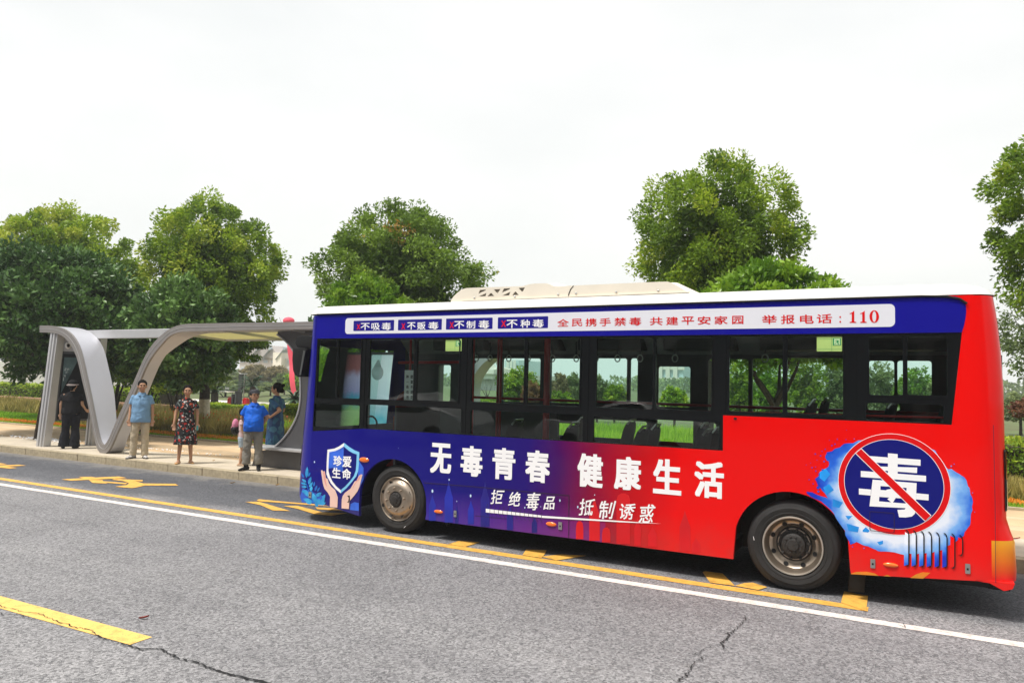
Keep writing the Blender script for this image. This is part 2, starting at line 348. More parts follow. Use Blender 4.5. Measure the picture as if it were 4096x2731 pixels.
# --- printed wrap: blue to purple to red along the side, with castle silhouettes low down
def wrap():
    m, n, o = newmat('printed_wrap'); N = n.nodes.new; K = n.links.new
    p = N('ShaderNodeBsdfPrincipled'); p.inputs['Roughness'].default_value = .3; p.inputs['Coat Weight'].default_value = .22; p.inputs['Coat Roughness'].default_value = .04; p.inputs['Specular IOR Level'].default_value = .12
    K(p.outputs[0], o.inputs[0]); t = N('ShaderNodeTexCoord'); s = N('ShaderNodeSeparateXYZ'); K(t.outputs['Object'], s.inputs[0])
    def ma(op, a, b=None, c=None):
        x = N('ShaderNodeMath'); x.operation = op
        for i, q in enumerate((a, b, c)):
            if q is None: continue
            if isinstance(q, (int, float)): x.inputs[i].default_value = q
            else: K(q, x.inputs[i])
        return x.outputs[0]
    X = ma('ADD', s.outputs[0], BX.x); Z = s.outputs[2]
    z = N('ShaderNodeTexNoise'); z.inputs['Scale'].default_value = 1.1; z.inputs['Detail'].default_value = 3; K(t.outputs['Object'], z.inputs['Vector'])
    xx = ma('ADD', X, ma('MULTIPLY', ma('SUBTRACT', z.outputs['Fac'], .5), .5))
    u = ma('MULTIPLY', ma('ADD', xx, 7.6), 1/8.4)
    r = N('ShaderNodeValToRGB'); e = r.color_ramp.elements
    cs = [(0, (.006, .004, .21)), (.20, (.005, .004, .19)), (.36, (.007, .004, .17)), (.445, (.016, .003, .16)), (.49, (.06, .002, .10)), (.545, (.22, .001, .035)), (.60, (.50, .001, .006)), (.66, (.78, .001, .001)), (1, (.84, .002, .001))]
    e[0].position, e[0].color = 0, (*cs[0][1], 1); e[1].position, e[1].color = 1, (*cs[-1][1], 1)
    for q, c in cs[1:-1]: k = e.new(q); k.color = (*c, 1)
    K(u, r.inputs[0]); col = r.outputs[0]
    # low print: lighter tint rising from the skirt between the wheels
    g = ma('MULTIPLY', ma('SUBTRACT', .62, Z), 2.2); g = ma('MAXIMUM', g, 0); g = ma('MINIMUM', g, .75)
    msk = ma('MULTIPLY', g, ma('GREATER_THAN', X, -5.4)); msk = ma('MULTIPLY', msk, ma('LESS_THAN', X, -2.9))
    mm = N('ShaderNodeMix'); mm.data_type = 'RGBA'; K(msk, mm.inputs[0]); K(col, mm.inputs[6]); mm.inputs[7].default_value = (.045, .035, .36, 1)
    r2 = N('ShaderNodeValToRGB'); r2.color_ramp.elements[0].color = (.012, .012, .42, 1); r2.color_ramp.elements[0].position = .25; r2.color_ramp.elements[1].color = (.22, .01, .22, 1); r2.color_ramp.elements[1].position = .53
    K(u, r2.inputs[0]); K(r2.outputs[0], mm.inputs[7]); col = mm.outputs[2]
    # yellow flame print on the rear lower corner
    fy = ma('MULTIPLY', ma('GREATER_THAN', X, .618), ma('MINIMUM', ma('MAXIMUM', ma('MULTIPLY', ma('SUBTRACT', Z, .36), 3.2), 0), 1)); fy = ma('MULTIPLY', fy, ma('LESS_THAN', Z, .685))
    m2 = N('ShaderNodeMix'); m2.data_type = 'RGBA'; K(fy, m2.inputs[0]); K(col, m2.inputs[6]); m2.inputs[7].default_value = (.85, .36, .02, 1); col = m2.outputs[2]
    # road dust along the skirt
    zd = N('ShaderNodeTexNoise'); zd.inputs['Scale'].default_value = 5; zd.inputs['Detail'].default_value = 8; zd.inputs['Roughness'].default_value = .7; K(t.outputs['Object'], zd.inputs['Vector'])
    du = ma('MULTIPLY', ma('MAXIMUM', ma('MULTIPLY', ma('SUBTRACT', ma('ADD', .50, ma('MULTIPLY', zd.outputs['Fac'], .25)), Z), 1.6), 0), ma('MULTIPLY', zd.outputs['Fac'], .55))
    m4 = N('ShaderNodeMix'); m4.data_type = 'RGBA'; K(du, m4.inputs[0]); K(col, m4.inputs[6]); m4.inputs[7].default_value = (.13, .11, .09, 1); col = m4.outputs[2]
    K(col, p.inputs['Base Color'])
    z2 = N('ShaderNodeTexNoise'); z2.inputs['Scale'].default_value = .9; z2.inputs['Detail'].default_value = 2; K(t.outputs['Object'], z2.inputs['Vector'])
    b = N('ShaderNodeBump'); b.inputs['Strength'].default_value = .12; b.inputs['Distance'].default_value = .05; K(z2.outputs['Fac'], b.inputs['Height']); K(b.outputs[0], p.inputs['Normal'])
    return m
M['wrap'] = wrap()
M['bandblue'] = mat('blue_band', (.006, .005, .26), .4, var=.04, coat=.04, spec=.12)
M['roofwhite'] = mat('white_roof', (.70, .685, .65), .4, var=.03, coat=.1, dirt=.08)
M['cream'] = mat('cream_plastic', (.84, .77, .65), .5, var=.04, vs=2, dirt=.10)
M['white'] = mat('white_print', (.93, .92, .93), .45, var=.015)
M['redprint'] = mat('red_print', (.70, .002, .004), .4, var=.02, spec=.25)
M['blueprint'] = mat('blue_print', (.010, .007, .23), .4, var=.02, spec=.25)
M['navy'] = mat('navy_print', (.003, .005, .17), .4, var=.03, spec=.25)
M['black'] = mat('black_rubber', (.006, .006, .0065), .6, var=.2, vs=20, spec=.3)
M['frit'] = mat('black_window_frame', (.004, .005, .006), .25, var=.1, spec=.3)
M['inner'] = mat('dark_interior', (.07, .075, .075), .7, var=.2, vs=3)
M['ceil'] = mat('bus_ceiling', (.34, .36, .34), .7, var=.2, vs=2)
M['glass'] = glassmat('side_glass', (.80, .93, .88), 1, 0, 1.5, .05)
M['fglass'] = glassmat('far_glass', (.80, .96, .91), .6, 0, 1.3)
M['rail'] = mat('red_handrail', (.55, .01, .012), .35, coat=.3); M['steel'] = mat('brushed_steel', (.55, .55, .53), .3, metal=1, var=.05)
M['seat'] = mat('dark_seat_shell', (.06, .065, .07), .45, var=.15); M['orange'] = mat('orange_lens', (.85, .16, .01), .2, coat=.6)

# --- side wall: one skin with the two wheel arches and the window band cut out
ZT = 2.803; ZB_ = 2.478; Z1 = 1.306; Z2 = 1.661; XS = -1.655
XF = -7.17; fr = S(3848, 1330); rr_ = S(3807, 1698)
def arc(cx, cz, rx, rz, a0, a1, n): return [(cx+rx*math.cos(R(a0+(a1-a0)*i/n)), cz+rz*math.sin(R(a0+(a1-a0)*i/n))) for i in range(n+1)]
ZS = .232
xa0, xa1 = -6.305, -5.245; xb0, xb1 = -1.542, -.489
fa = arc(-5.775, .40, .53, .535, 170, 10, 18); ra = arc(-1.015, .42, .527, .535, 165, 15, 18)
XR = .50
outer = [(XF, .30), (-6.95, .262), (xa0+.01, .165), (xa0, .30)]+fa+[(xa1, .30), (xa1-.01, ZS), (-1.548, ZS+.012), (xb0, .33)]+ra+[(xb1, .30), (xb1+.01, .248), (XR, .330), (XR, ZT+.005), (XF, ZT-.01)]
fx = lambda z: fr[0]+(z-ZB_)/(Z2-ZB_)*(rr_[0]-fr[0])
lf = lambda z: -7.20+.0*z
hole = [(-7.155, 1.215), (-7.13, ZB_), (fx(ZB_), ZB_), (fx(Z2), Z2), (XS, Z2), (XS, Z1), (-6.275, Z1-.012)]
sw = MB().prism([outer, hole], 0, .045).build('side_panel', M['wrap'], bus)
# blue band above the windows (own film, 2 mm proud)
e1 = S(3840, 1210); bl = [(XF+.02, ZB_-.0005), (fx(ZB_)-.002, ZB_-.0005), (.432, 2.54), (.444, 2.61), (.449, 2.66), (.447, 2.71), (.436, 2.752), (.41, 2.782), (.37, 2.797), (.33, ZT-.002), (XF+.03, ZT-.002)]
MB().prism([bl], -.003, .0).build('blue_band', M['bandblue'], bus)
def rrect(x0, x1, z0, z1, r, n=5):
    P = []
    for cx, cz, a in ((x1-r, z1-r, 0), (x0+r, z1-r, 90), (x0+r, z0+r, 180), (x1-r, z0+r, 270)):
        P += [(cx+r*math.cos(R(a+90*i/n)), cz+r*math.sin(R(a+90*i/n))) for i in range(n+1)]
    return P
# gutter
gp = [(XF+.03, -.012, ZT+.004)]+[(x, -.012, ZT+.006) for x in (-5, -3, -1, .1)]+[(.30, -.012, ZT-.004), (.40, -.012, 2.775), (.455, -.012, 2.73)]
MB().tube(gp, .011, 6).build('gutter', M['black'], bus, smooth=True)

# --- front and rear shells: lofted round the corners
def lerp_tab(T, z):
    if z <= T[0][0]: return T[0][1]
    for (a, b), (c, d) in zip(T, T[1:]):
        if z <= c: return b+(d-b)*(z-a)/(c-a)
    return T[-1][1]
RT = [(.24, .80), (.40, .815), (.66, .805), (.73, .78), (.86, .745), (1.1, .745), (1.4, .74), (2.0, .735), (2.3, .72), (2.6, .695), (2.8, .665)]
def plan_rear(z, s):   # s 0..1 along the corner then across the back
    xr = lerp_tab(RT, z); r = .20; a = min(s, .5)/.5*math.pi/2; ex = xr-XR
    if s <= .5: return (XR+ex*math.sin(a)**.9, r*(1-math.cos(a)))
    return (xr+.03*math.sin((s-.5)/.5*math.pi), r+(W_-2*r)*(s-.5)/.5)
def shell(fn, zs, ss, name, m):
    b = MB(); vs = []
    if ss[-1] < .5:
        for mir in (0, 1):
            b = MB()
            V = [[(x, (W_-y if mir else y), z) for x, y in [fn(z, s) for s in ss]] for z in zs]; n = len(ss)
            b.add([p for r_ in V for p in r_], [(i*n+k, i*n+k+1, (i+1)*n+k+1, (i+1)*n+k) for i in range(len(V)-1) for k in range(n-1)])
            b.build(name, m, bus, auto=60)
        return
    for z in zs:
        row = [fn(z, s) for s in ss]; row += [(x, W_-y) for x, y in reversed([fn(z, s) for s in ss if s <= .5])]
        vs.append([(x, y, z) for x, y in row])
    n = len(vs[0]); V = [p for r_ in vs for p in r_]
    b.add(V, [(i*n+k, i*n+k+1, (i+1)*n+k+1, (i+1)*n+k) for i in range(len(vs)-1) for k in range(n-1)])
    return b.build(name, m, bus, auto=60)
SSR = [i/24 for i in range(13)]+[.6, .7, .8, .9, 1]
zsR = [.34, .42, .5, .58, .66, .70, .74, .80, .86, 1, 1.2, 1.4, 1.7, 2.0, 2.3, 2.5, 2.65, 2.75, 2.803]
shell(plan_rear, zsR, SSR, 'rear_panel', M['wrap'])
# lower valance of the rear corner
vp = [(.50, .33), (.60, .36)]
MB().prism([[(.49, .33), (.60, .325), (.70, .275), (.72, .28), (.765, .30), (.78, .345), (.49, .345)]], .005, .9).build('rear_valance', M['wrap'], bus)
MB().box(.70, .762, .55, 1.57, 1.66, 2.30).build('rear_window', M['frit'], bus)
MB().tube([(.6, .15, .28), (.76, .15, .28)], .035, 10).build('tow_bar', M['black'], bus, smooth=True)
FA = [(.30, -7.39), (.36, -7.40), (.55, -7.395), (.9, -7.375), (1.02, -7.36), (1.25, -7.34), (1.6, -7.30), (2.0, -7.26), (2.4, -7.21), (2.8, -7.17)]
def plan_front(z, s):
    a0 = lerp_tab(FA, z); r = .36; xf = a0-.17; a = min(s, .5)/.5*math.pi/2; ex = XF-xf
    if s <= .5: return (XF-ex*math.sin(a), r*(1-math.cos(a)))
    return (xf-.05*math.sin((s-.5)/.5*math.pi), r+(W_-2*r)*(s-.5)/.5)
M['bodyblue'] = mat('blue_paint', (.006, .005, .23), .28, var=.05, coat=.18, spec=.2)
zsF = [.30, .34, .4, .6, .8, 1.0, 1.1, 1.2, 1.4, 1.6, 1.8, 2.0, 2.2, 2.4, 2.6, 2.7, 2.79]
shell(plan_front, zsF[:7], SSR, 'front_panel', M['bodyblue']); shell(plan_front, zsF[13:], SSR, 'front_panel', M['bodyblue'])
shell(plan_front, zsF[6:14], [i/24 for i in range(8)], 'front_pillar', M['bodyblue'])
# black windscreen surround on the front, seen edge-on
def offs(fn, d): return lambda z, s: ((fn(z, s)[0]-d), fn(z, s)[1]-d*(1 if s < .45 else 0))
b = MB(); zz = [1.1, 1.4, 1.7, 2.0, 2.3, 2.4]; ss = [.29+.71*i/12 for i in range(13)]; V = []
for z in zz:
    for s in ss: x, y = plan_front(z, s); V.append((x-.006, y-.004, z))
n = len(ss); b.add(V, [(i*n+k, i*n+k+1, (i+1)*n+k+1, (i+1)*n+k) for i in range(len(zz)-1) for k in range(n-1)])
nn_ = len(V)//len(zz)
V2 = [(x, W_-y, z) for x, y, z in V]; b.add(V2, [(i*n+k, i*n+k+1, (i+1)*n+k+1, (i+1)*n+k) for i in range(len(zz)-1) for k in range(n-1)])
b.build('windscreen', M['fglass'], bus, smooth=True)
MB().prism([[(-7.42, .29), (-7.25, .29), (-7.25, .36), (-7.46, .36)]], .12, W_-.12).build('front_valance', M['bodyblue'], bus)
hl = MB(); V = []; zz = [.72, .80, .92, 1.0]
for z in zz:
    for s in (.30, .36, .42, .5): x, y = plan_front(z, s); V.append((x-.008, y-.008, z))
hl.add(V, [(i*4+k, i*4+k+1, i*4+k+5, i*4+k+4) for i in range(3) for k in range(3)]); hl.build('headlight', mat('headlight_lens', (.8, .78, .7), .1, coat=1), bus, smooth=True)

# --- roof: crowned, rounded down to the gutter on both sides and at the ends
b = MB(); V = []; ny = 22
def roofrow(x, sc=1.0, drop=0.0):
    row = []
    for i in range(ny+1):
        t = i/ny; y = W_*t; q = min(t, 1-t)*W_
        h = .105*math.sqrt(max(0, 1-(1-min(q/.13, 1))**2)); cr_ = .06*math.sin(math.pi*t)
        row.append((x, y, ZT+.012+(h+cr_)*sc-drop))
    return row
xs = [(-7.36, .0), (-7.345, .35), (-7.30, .65), (-7.22, .88), (-7.1, .98), (-6.9, 1)]+[(x, 1) for x in np.linspace(-6, 0, 9)]+[(.30, .98), (.45, .88), (.56, .70), (.63, .45), (.665, .2), (.68, 0)]
for x, sc in xs:
    row = roofrow(x, sc)
    if x > .45 or x < -7.2:   # pull the ends in round the corner
        k = ((x-.45)/.23) if x > 0 else ((-7.2-x)/.17); k = min(1, k)
        row = [(px_, .20*(1-math.sqrt(max(0, 1-k*k)))+py_*(1-2*.20*(1-math.sqrt(max(0, 1-k*k)))/W_), pz_) for px_, py_, pz_ in row]
    V.append(row)
n = ny+1; b.add([p for r_ in V for p in r_], [(i*n+k, i*n+k+1, (i+1)*n+k+1, (i+1)*n+k) for i in range(len(V)-1) for k in range(n-1)])
b.build('roof', M['roofwhite'], bus, auto=70)
RZ = lambda y: ZT+.012+.105+.06*math.sin(math.pi*y/W_)

# --- roof air conditioner
YA = .34
acp = [(1832, 1228), (1838, 1205), (1848, 1187), (1862, 1170), (1880, 1153), (1900, 1146), (1940, 1144), (2120, 1139), (2145, 1131), (2165, 1127), (2210, 1126), (2228, 1130), (2245, 1141), (2262, 1142), (2300, 1139), (2500, 1130), (2670, 1123), (2692, 1123), (2710, 1131), (2735, 1148), (2758, 1166), (2775, 1180), (2778, 1200)]
AC = [(at(x, y, YA).x, at(x, y, YA).z) for x, y in acp]
zl = RZ(.4)-.03
AC[0] = (AC[0][0], zl); AC[-1] = (AC[-1][0], zl)
# the housing: same outline, narrowing towards the top so its shoulder is rounded
b = MB(); prof = [(0.0, 0.0), (0.05, .5), (.10, .78), (.18, .93), (.30, 1.0)]; V = []
cols = []
for d, k in prof: cols.append((YA-.12+d, k))
cols2 = cols+[(W_-y, k) for y, k in reversed(cols)]
for y, k in cols2:
    V.append([(x if k else x, y, zl+(z-zl)*k) for x, z in AC])
n = len(AC); b.add([p for r_ in V for p in r_], [(i*n+j, i*n+j+1, (i+1)*n+j+1, (i+1)*n+j) for i in range(len(V)-1) for j in range(n-1)])
acu = b.build('air_conditioner', M['cream'], bus, auto=35)
# flat flank with vents sits on the housing's side
flank = [(AC[i][0], zl+(AC[i][1]-zl)*.80) for i in range(1, len(AC)-1)]
flank = [(p[0], max(p[1], zl+.01)) for p in flank]
fo = [(AC[0][0]+.02, zl)]+flank+[(AC[-1][0]-.02, zl)]
vz = lambda P: [(at(1850+x/2.09, 1100+y/2.09, .14).x, at(1850+x/2.09, 1100+y/2.09, .14).z) for x, y in P]
tri = [[(145, 124), (198, 121), (188, 131), (132, 156)], [(133, 179), (200, 150), (192, 177)], [(262, 121), (318, 117), (295, 150), (285, 151)], [(208, 178), (232, 151), (242, 151), (265, 176)], [(343, 113), (400, 109), (392, 120), (330, 147)], [(330, 172), (400, 139), (390, 170)], [(468, 108), (522, 104), (505, 137), (493, 139)], [(415, 169), (438, 139), (446, 139), (470, 167)]]
MB().prism([fo]+[vz(t) for t in tri], .14, .30).build('side_cover', M['cream'], acu, bevel=0)
M['mesh'] = mat('vent_mesh', (.16, .14, .11), .8, var=.6, vs=90)
vb = [[(120, 112), (540, 98), (540, 182), (120, 188)]]
MB().prism([vz(vb[0])], .152, .16).build('vent_mesh', M['mesh'], acu)
for x, y in ((100, 192), (437, 182), (800, 163), (950, 153), (1285, 142), (1637, 129)):
    p = vz([(x, y)])[0]; MB().ell((p[0], .136, p[1]), (.013, .008, .013), 10, 6).build('screw', M['steel'], acu, smooth=True)
sm = vz([(880, 200), (885, 160), (900, 120), (925, 90), (932, 90), (908, 120), (892, 160), (887, 200)]); MB().prism([sm], .137, .14).build('cover_seam', M['black'], acu)
lip = vz([(0, 212), (1568, 150), (1900, 140), (1900, 148), (1568, 160), (0, 220)]); MB().prism([lip], .12, .141).build('cover_lip', M['cream'], acu)
hs = MB().lathe([(0, .02), (.2, .018), (.22, 0), (.22, -.08)], (AC[6][0]+.45, 1.0, AC[6][1]+.015), 'z', 24).build('roof_hatch', M['black'], acu, smooth=True)
MB().box(-1.0, -.1, .35, W_-.35, RZ(1)-.04, RZ(1)-.03).build('roof_rib', M['roofwhite'], bus, bevel=.01)
# --- windows: black frame with real panes in it
def SR(x0, y0, x1, y1):
    a, b, c, d = S(x0, (y0+y1)/2), S(x1, (y0+y1)/2), S((x0+x1)/2, y0), S((x0+x1)/2, y1)
    return a[0], b[0], d[1], c[1]
PANES = [[(1268, 1358, 1345, 1594), (1351, 1358, 1443, 1594), (1254, 1616, 1438, 1712)],
         [(1475, 1358, 1655, 1600), (1666, 1358, 1836, 1604), (1462, 1624, 1845, 1726)],
         [(1884, 1354, 2097, 1612), (2108, 1352, 2320, 1622), (1880, 1647, 2332, 1752)],
         [(2384, 1349, 2612, 1634), (2622, 1347, 2848, 1640), (2372, 1676, 2878, 1784)],
         [(2916, 1345, 3132, 1650), (3148, 1344, 3374, 1657)],
         [(3475, 1344, 3613, 1583), (3628, 1344, 3790, 1583), (3462, 1612, 3776, 1686)]]
holes = []; win = []
band = [(-7.150, 1.218), (-7.125, ZB_-.001), (fx(ZB_)-.002, ZB_-.001), (fx(Z2)-.002, Z2+.001), (XS-.001, Z2+.001), (XS-.001, Z1+.001), (-6.275, Z1-.010)]
for md in PANES:
    for q in md: x0, x1, z0, z1 = SR(*q); holes.append(rrect(x0, x1, z0, z1, .022))
wb = MB().prism([band]+holes, .004, .04).build('window_band', M['frit'], bus)
k = 0
for md in PANES:
    xs_ = [h for h in holes[k:k+len(md)]]; a = [p for h in xs_ for p in h]
    w_ = None
    for j, q in enumerate(md):
        x0, x1, z0, z1 = SR(*q)
        sl = j == 1   # the sliding sash stands a little proud
        y = .002 if sl else .016
        r1 = rrect(x0-.012, x1+.012, z0-(.024 if sl else .008), z1+.006, .03); r2 = rrect(x0+.004, x1-.004, z0+.004, z1-.004, .02)
        fr_ = MB().prism([r1, r2], -.004 if sl else .001, .012 if sl else .02).build('window', M['frit'], bus)
        MB().prism([rrect(x0-.002, x1+.002, z0-.002, z1+.002, .02)], y+.006, None).build('pane', M['glass'], fr_)
    if md is not PANES[0]: pass
    k += len(md)
# near-vertical pillar covers between the window groups
for px in (1457, 1863, 2350, 2899, 3420):
    x = S(px, 1500)[0]; zb = Z1 if px < 2890 else Z2; MB().prism([rrect(x-.012, x+.012, zb+.01, ZB_-.01, .005)], -.003, .004).build('pillar_strip', M['frit'], bus)
for px, py in ((2323, 1520), (2160, 1570)):
    x, z = S(px, py)

# --- lettering: flat film standing on the skin
GC = {}
def glyph(ch, off=0.0):
    if ch in GC: return GC[ch]
    GC[ch] = r_ = glyph0(ch); return r_
def translucent0(name, c, w):
    m, n, o = newmat(name); d = n.nodes.new('ShaderNodeBsdfDiffuse'); d.inputs[0].default_value = (*c, 1); t = n.nodes.new('ShaderNodeBsdfTransparent'); x = n.nodes.new('ShaderNodeMixShader'); x.inputs[0].default_value = w
    n.links.new(d.outputs[0], x.inputs[1]); n.links.new(t.outputs[0], x.inputs[2]); n.links.new(x.outputs[0], o.inputs[0]); return m
def glyph0(ch):
    c = bpy.data.curves.new('g', 'FONT'); c.body = ch; c.resolution_u = 4
    o = bpy.data.objects.new('g', c); COL.objects.link(o); dg = bpy.context.evaluated_depsgraph_get(); dg.update()
    me = bpy.data.meshes.new_from_object(o.evaluated_get(dg)); n = len(me.vertices)
    co = np.empty(n*3); me.vertices.foreach_get('co', co); co = co.reshape(-1, 3)[:, :2]
    fs = [tuple(p.vertices) for p in me.polygons]; bpy.data.objects.remove(o); bpy.data.curves.remove(c); bpy.data.meshes.remove(me)
    mn, mxx = co.min(0), co.max(0); return (co-mn)/(mxx-mn), fs
def text_on(name, items, m, parent, y, P=None, label=None, off=.02, plane='y', shear=0):
    for ch, x0, y0, x1, y1 in items:
        b = MB(); co, fs = glyph(ch, off)
        if P is None: X0, X1, Z0, Z1_ = SR(x0, y0, x1, y1)
        else: X0, X1, Z0, Z1_ = P(x0, y0, x1, y1)
        if ch == '一': Z0, Z1_ = (Z0+Z1_)/2-.002, (Z0+Z1_)/2+.002
        wd, ht = X1-X0, Z1_-Z0; dx = off*min(abs(wd), ht)
        for j, (sx, sz) in enumerate(((0, 0), (1, 1), (-1, -1), (1, -1), (-1, 1), (1, 0), (-1, 0), (0, 1), (0, -1))):
            ox, oz = X0+dx+sx*dx, Z0+dx+sz*dx*.8; yy = y-j*.00006
            P_ = [(ox+(u+shear*(v-.5)+shear*.25*math.sin(v*5+u*3))*(wd-2*dx), oz+(v+shear*.45*(u-.5))*(ht-2*dx)) for u, v in co]
            b.add([(p_[0], yy, p_[1]) if plane == 'y' else (y+j*.00006, p_[0], p_[1]) for p_ in P_], fs)
        b.build(name, m, parent, label=label)
big = [('无', 1722, 1771, 1806, 1894), ('毒', 1843, 1782, 1931, 1905), ('青', 1970, 1790, 2062, 1918), ('春', 2102, 1800, 2200, 1930), ('健', 2310, 1813, 2412, 1949), ('康', 2457, 1825, 2565, 1960), ('生', 2613, 1835, 2726, 1977), ('活', 2778, 1844, 2896, 1992)]
text_on('slogan_character', big, M['white'], bus, -.0035, label='large white slogan letters on the side', off=.042)
sml = [('拒', 1965, 1957, 2013, 2015), ('绝', 2036, 1966, 2084, 2024), ('毒', 2105, 1968, 2159, 2040), ('品', 2178, 1984, 2221, 2037), ('抵', 2318, 1993, 2377, 2061), ('制', 2397, 2001, 2456, 2075), ('诱', 2477, 2012, 2539, 2077), ('惑', 2559, 2015, 2617, 2090)]
text_on('slogan_character', sml, M['white'], bus, -.0035, label='small white slogan letters above the stroke', off=.014, shear=.20)
def dec(name, polys, m, y=-.0025, label=None, parent=None):
    for i_, P in enumerate(polys): MB().prism([P], y-i_*.00012, y+.001-i_*.00012).build(name, m, parent or bus, label=label)
zm = lambda ox, oy, s: (lambda P: [S(ox+x/s, oy+y/s) for x, y in P])
q1 = zm(1150, 1700, 2.767); q2 = zm(1900, 1700, 2.352); q3 = zm(2800, 1700, 2.09); q4 = zm(3400, 1700, 2.24)
st = [q2([(103+i*40.5, 784+i*4.9), (139+i*40.5, 788+i*4.9), (139+i*40.5, 822+i*3.75), (103+i*40.5, 818+i*3.75)]) for i in range(13)]
st.append(q2([(630, 849), (1000, 874), (1400, 900), (1750, 925), (1400, 912), (1000, 890), (630, 869)]))
dec('stroke', st, M['white'], -.0035, 'white brush stroke under the small slogan')
# top strip with its little plaques
tl, tr_ = S(1382, 1306), S(3580, 1268); z0s, z1s = S(1450, 1336)[1], S(1450, 1273)[1]
z0s = (S(1700, 1331)[1]+S(3300, 1311)[1])/2; z1s = (S(1700, 1262)[1]+S(3300, 1226)[1])/2
M['striplav'] = mat('pale_film', (.78, .78, .84), .35, var=.01)
dec('white_banner', [rrect(tl[0], tr_[0], z0s, z1s, .045, 6)], M['striplav'], -.0045)
for (x0, x1), ys in (((1415, 1577), (1282, 1327)), ((1593, 1768), (1278, 1325)), ((1785, 1971), (1273, 1322)), ((1992, 2193), (1267, 1319))):
    a = SR(x0, ys[0], x1, ys[1]); zc = (z0s+z1s)/2; dec('plaque', [rrect(a[0], a[1], zc-.068, zc+.068, .010)], M['blueprint'], -.0055)
w1 = [('不', 1444, 1292, 1480, 1320), ('吸', 1487, 1292, 1521, 1320), ('毒', 1528, 1290, 1565, 1320), ('不', 1630, 1289, 1663, 1318), ('贩', 1670, 1288, 1703, 1318), ('毒', 1714, 1287, 1755, 1317),
      ('不', 1818, 1284, 1858, 1315), ('制', 1867, 1283, 1902, 1314), ('毒', 1915, 1281, 1958, 1314), ('不', 2027, 1279, 2071, 1312), ('种', 2083, 1278, 2120, 1311), ('毒', 2131, 1277, 2176, 1310)]
text_on('plaque_character', w1, M['white'], bus, -.0065, off=.018)
text_on('plaque_cross', [('X', 1428, 1297, 1442, 1318), ('X', 1607, 1293, 1622, 1317), ('X', 1800, 1288, 1816, 1313), ('X', 2006, 1282, 2025, 1308)], M['redprint'], bus, -.0065, off=.035)
rd = [('全', 2230, 1276, 2276, 1306), ('民', 2288, 1275, 2330, 1305), ('携', 2343, 1273, 2387, 1305), ('手', 2399, 1272, 2444, 1304), ('禁', 2458, 1270, 2505, 1303), ('毒', 2517, 1269, 2566, 1302),
      ('共', 2600, 1268, 2651, 1301), ('建', 2665, 1267, 2713, 1300), ('平', 2727, 1266, 2777, 1299), ('安', 2791, 1265, 2843, 1298), ('家', 2858, 1264, 2911, 1297), ('园', 2929, 1263, 2974, 1296),
      ('举', 3048, 1260, 3108, 1296), ('报', 3124, 1259, 3179, 1295), ('电', 3200, 1258, 3255, 1294), ('话', 3267, 1256, 3328, 1293)]
text_on('banner_character', rd, M['redprint'], bus, -.006, label='red lettering along the white banner', off=.014)
dg = []
def el(cx, cy, rx, ry, n=20, sgn=1): return [(cx+rx*math.cos(2*math.pi*i/n), cy+ry*math.sin(2*math.pi*i/n)) for i in range(n)]
for cx in (3412, 3454):
    MB().prism([[S(*p) for p in ((cx-6, 1251), (cx+5, 1243), (cx+5, 1286), (cx+13, 1288), (cx+13, 1291), (cx-13, 1291), (cx-13, 1288), (cx-5, 1286), (cx-5, 1254), (cx-13, 1256), (cx-13, 1253))]], -.0065, -.0055).build('digit', M['redprint'], bus, label='red 1 of the number at the end of the banner')
MB().prism([[S(*p) for p in el(3497, 1266, 19, 25)], [S(*p) for p in el(3497, 1266, 8, 22)]], -.0065, -.0055).build('digit', M['redprint'], bus, label='red 0 ending the banner')
for cy in (1268, 1287): MB().prism([[S(*p) for p in el(3361, cy, 3.6, 3.6, 10)]], -.0065, -.0055).build('colon_dot', M['redprint'], bus)
# castle silhouettes and sparkles of the print
def spire(cx, w, tip, base, f, rnd=False):
    w /= 2
    P = [(cx-w, base), (cx-w, tip+(base-tip)*.40), (cx-w*.7, tip+(base-tip)*.30), (cx-w*.25, tip+(base-tip)*.12), (cx, tip), (cx+w*.25, tip+(base-tip)*.12), (cx+w*.7, tip+(base-tip)*.30), (cx+w, tip+(base-tip)*.40), (cx+w, base)]
    if rnd: P = [(cx-w, base), (cx-w, tip+60), (cx-w*.8, tip+20), (cx-w*.3, tip), (cx+w*.3, tip), (cx+w*.8, tip+20), (cx+w, tip+60), (cx+w, base)]
    return f(P)
M['castle'] = mat('castle_blue_print', (.012, .022, .36), .35, var=.2, vs=3); M['castle2'] = mat('castle_violet_print', (.012, .008, .20), .35, var=.2, vs=3); M['castle3'] = mat('castle_red_print', (.62, .003, .008), .35, var=.1, vs=3)
dec('castle_print', [spire(1604, 74, 770, 1055, q1), spire(1785, 92, 620, 1075, q1), spire(2030, 66, 830, 1095, q1), spire(1600, 34, 900, 1058, q1)][:3], M['castle'], -.0018)
dec('castle_print', [spire(1873, 40, 880, 1085, q1), spire(2190, 88, 640, 1110, q1), spire(95, 84, 530, 955, q2), spire(330, 60, 760, 985, q2), spire(560, 50, 860, 1010, q2)], M['castle2'], -.0018)
dec('castle_print', [spire(985, 70, 900, 1070, q2, True), spire(1125, 100, 680, 1085, q2), spire(1235, 80, 960, 1100, q2, True), spire(1395, 128, 640, 1115, q2, True), spire(1530, 62, 860, 1130, q2), spire(1670, 80, 950, 1140, q2), spire(1975, 100, 800, 1180, q2), spire(2080, 76, 1060, 1195, q2)], M['castle3'], -.0018)
M['glint'] = mat('pale_blue_print', (.55, .72, .95), .35)
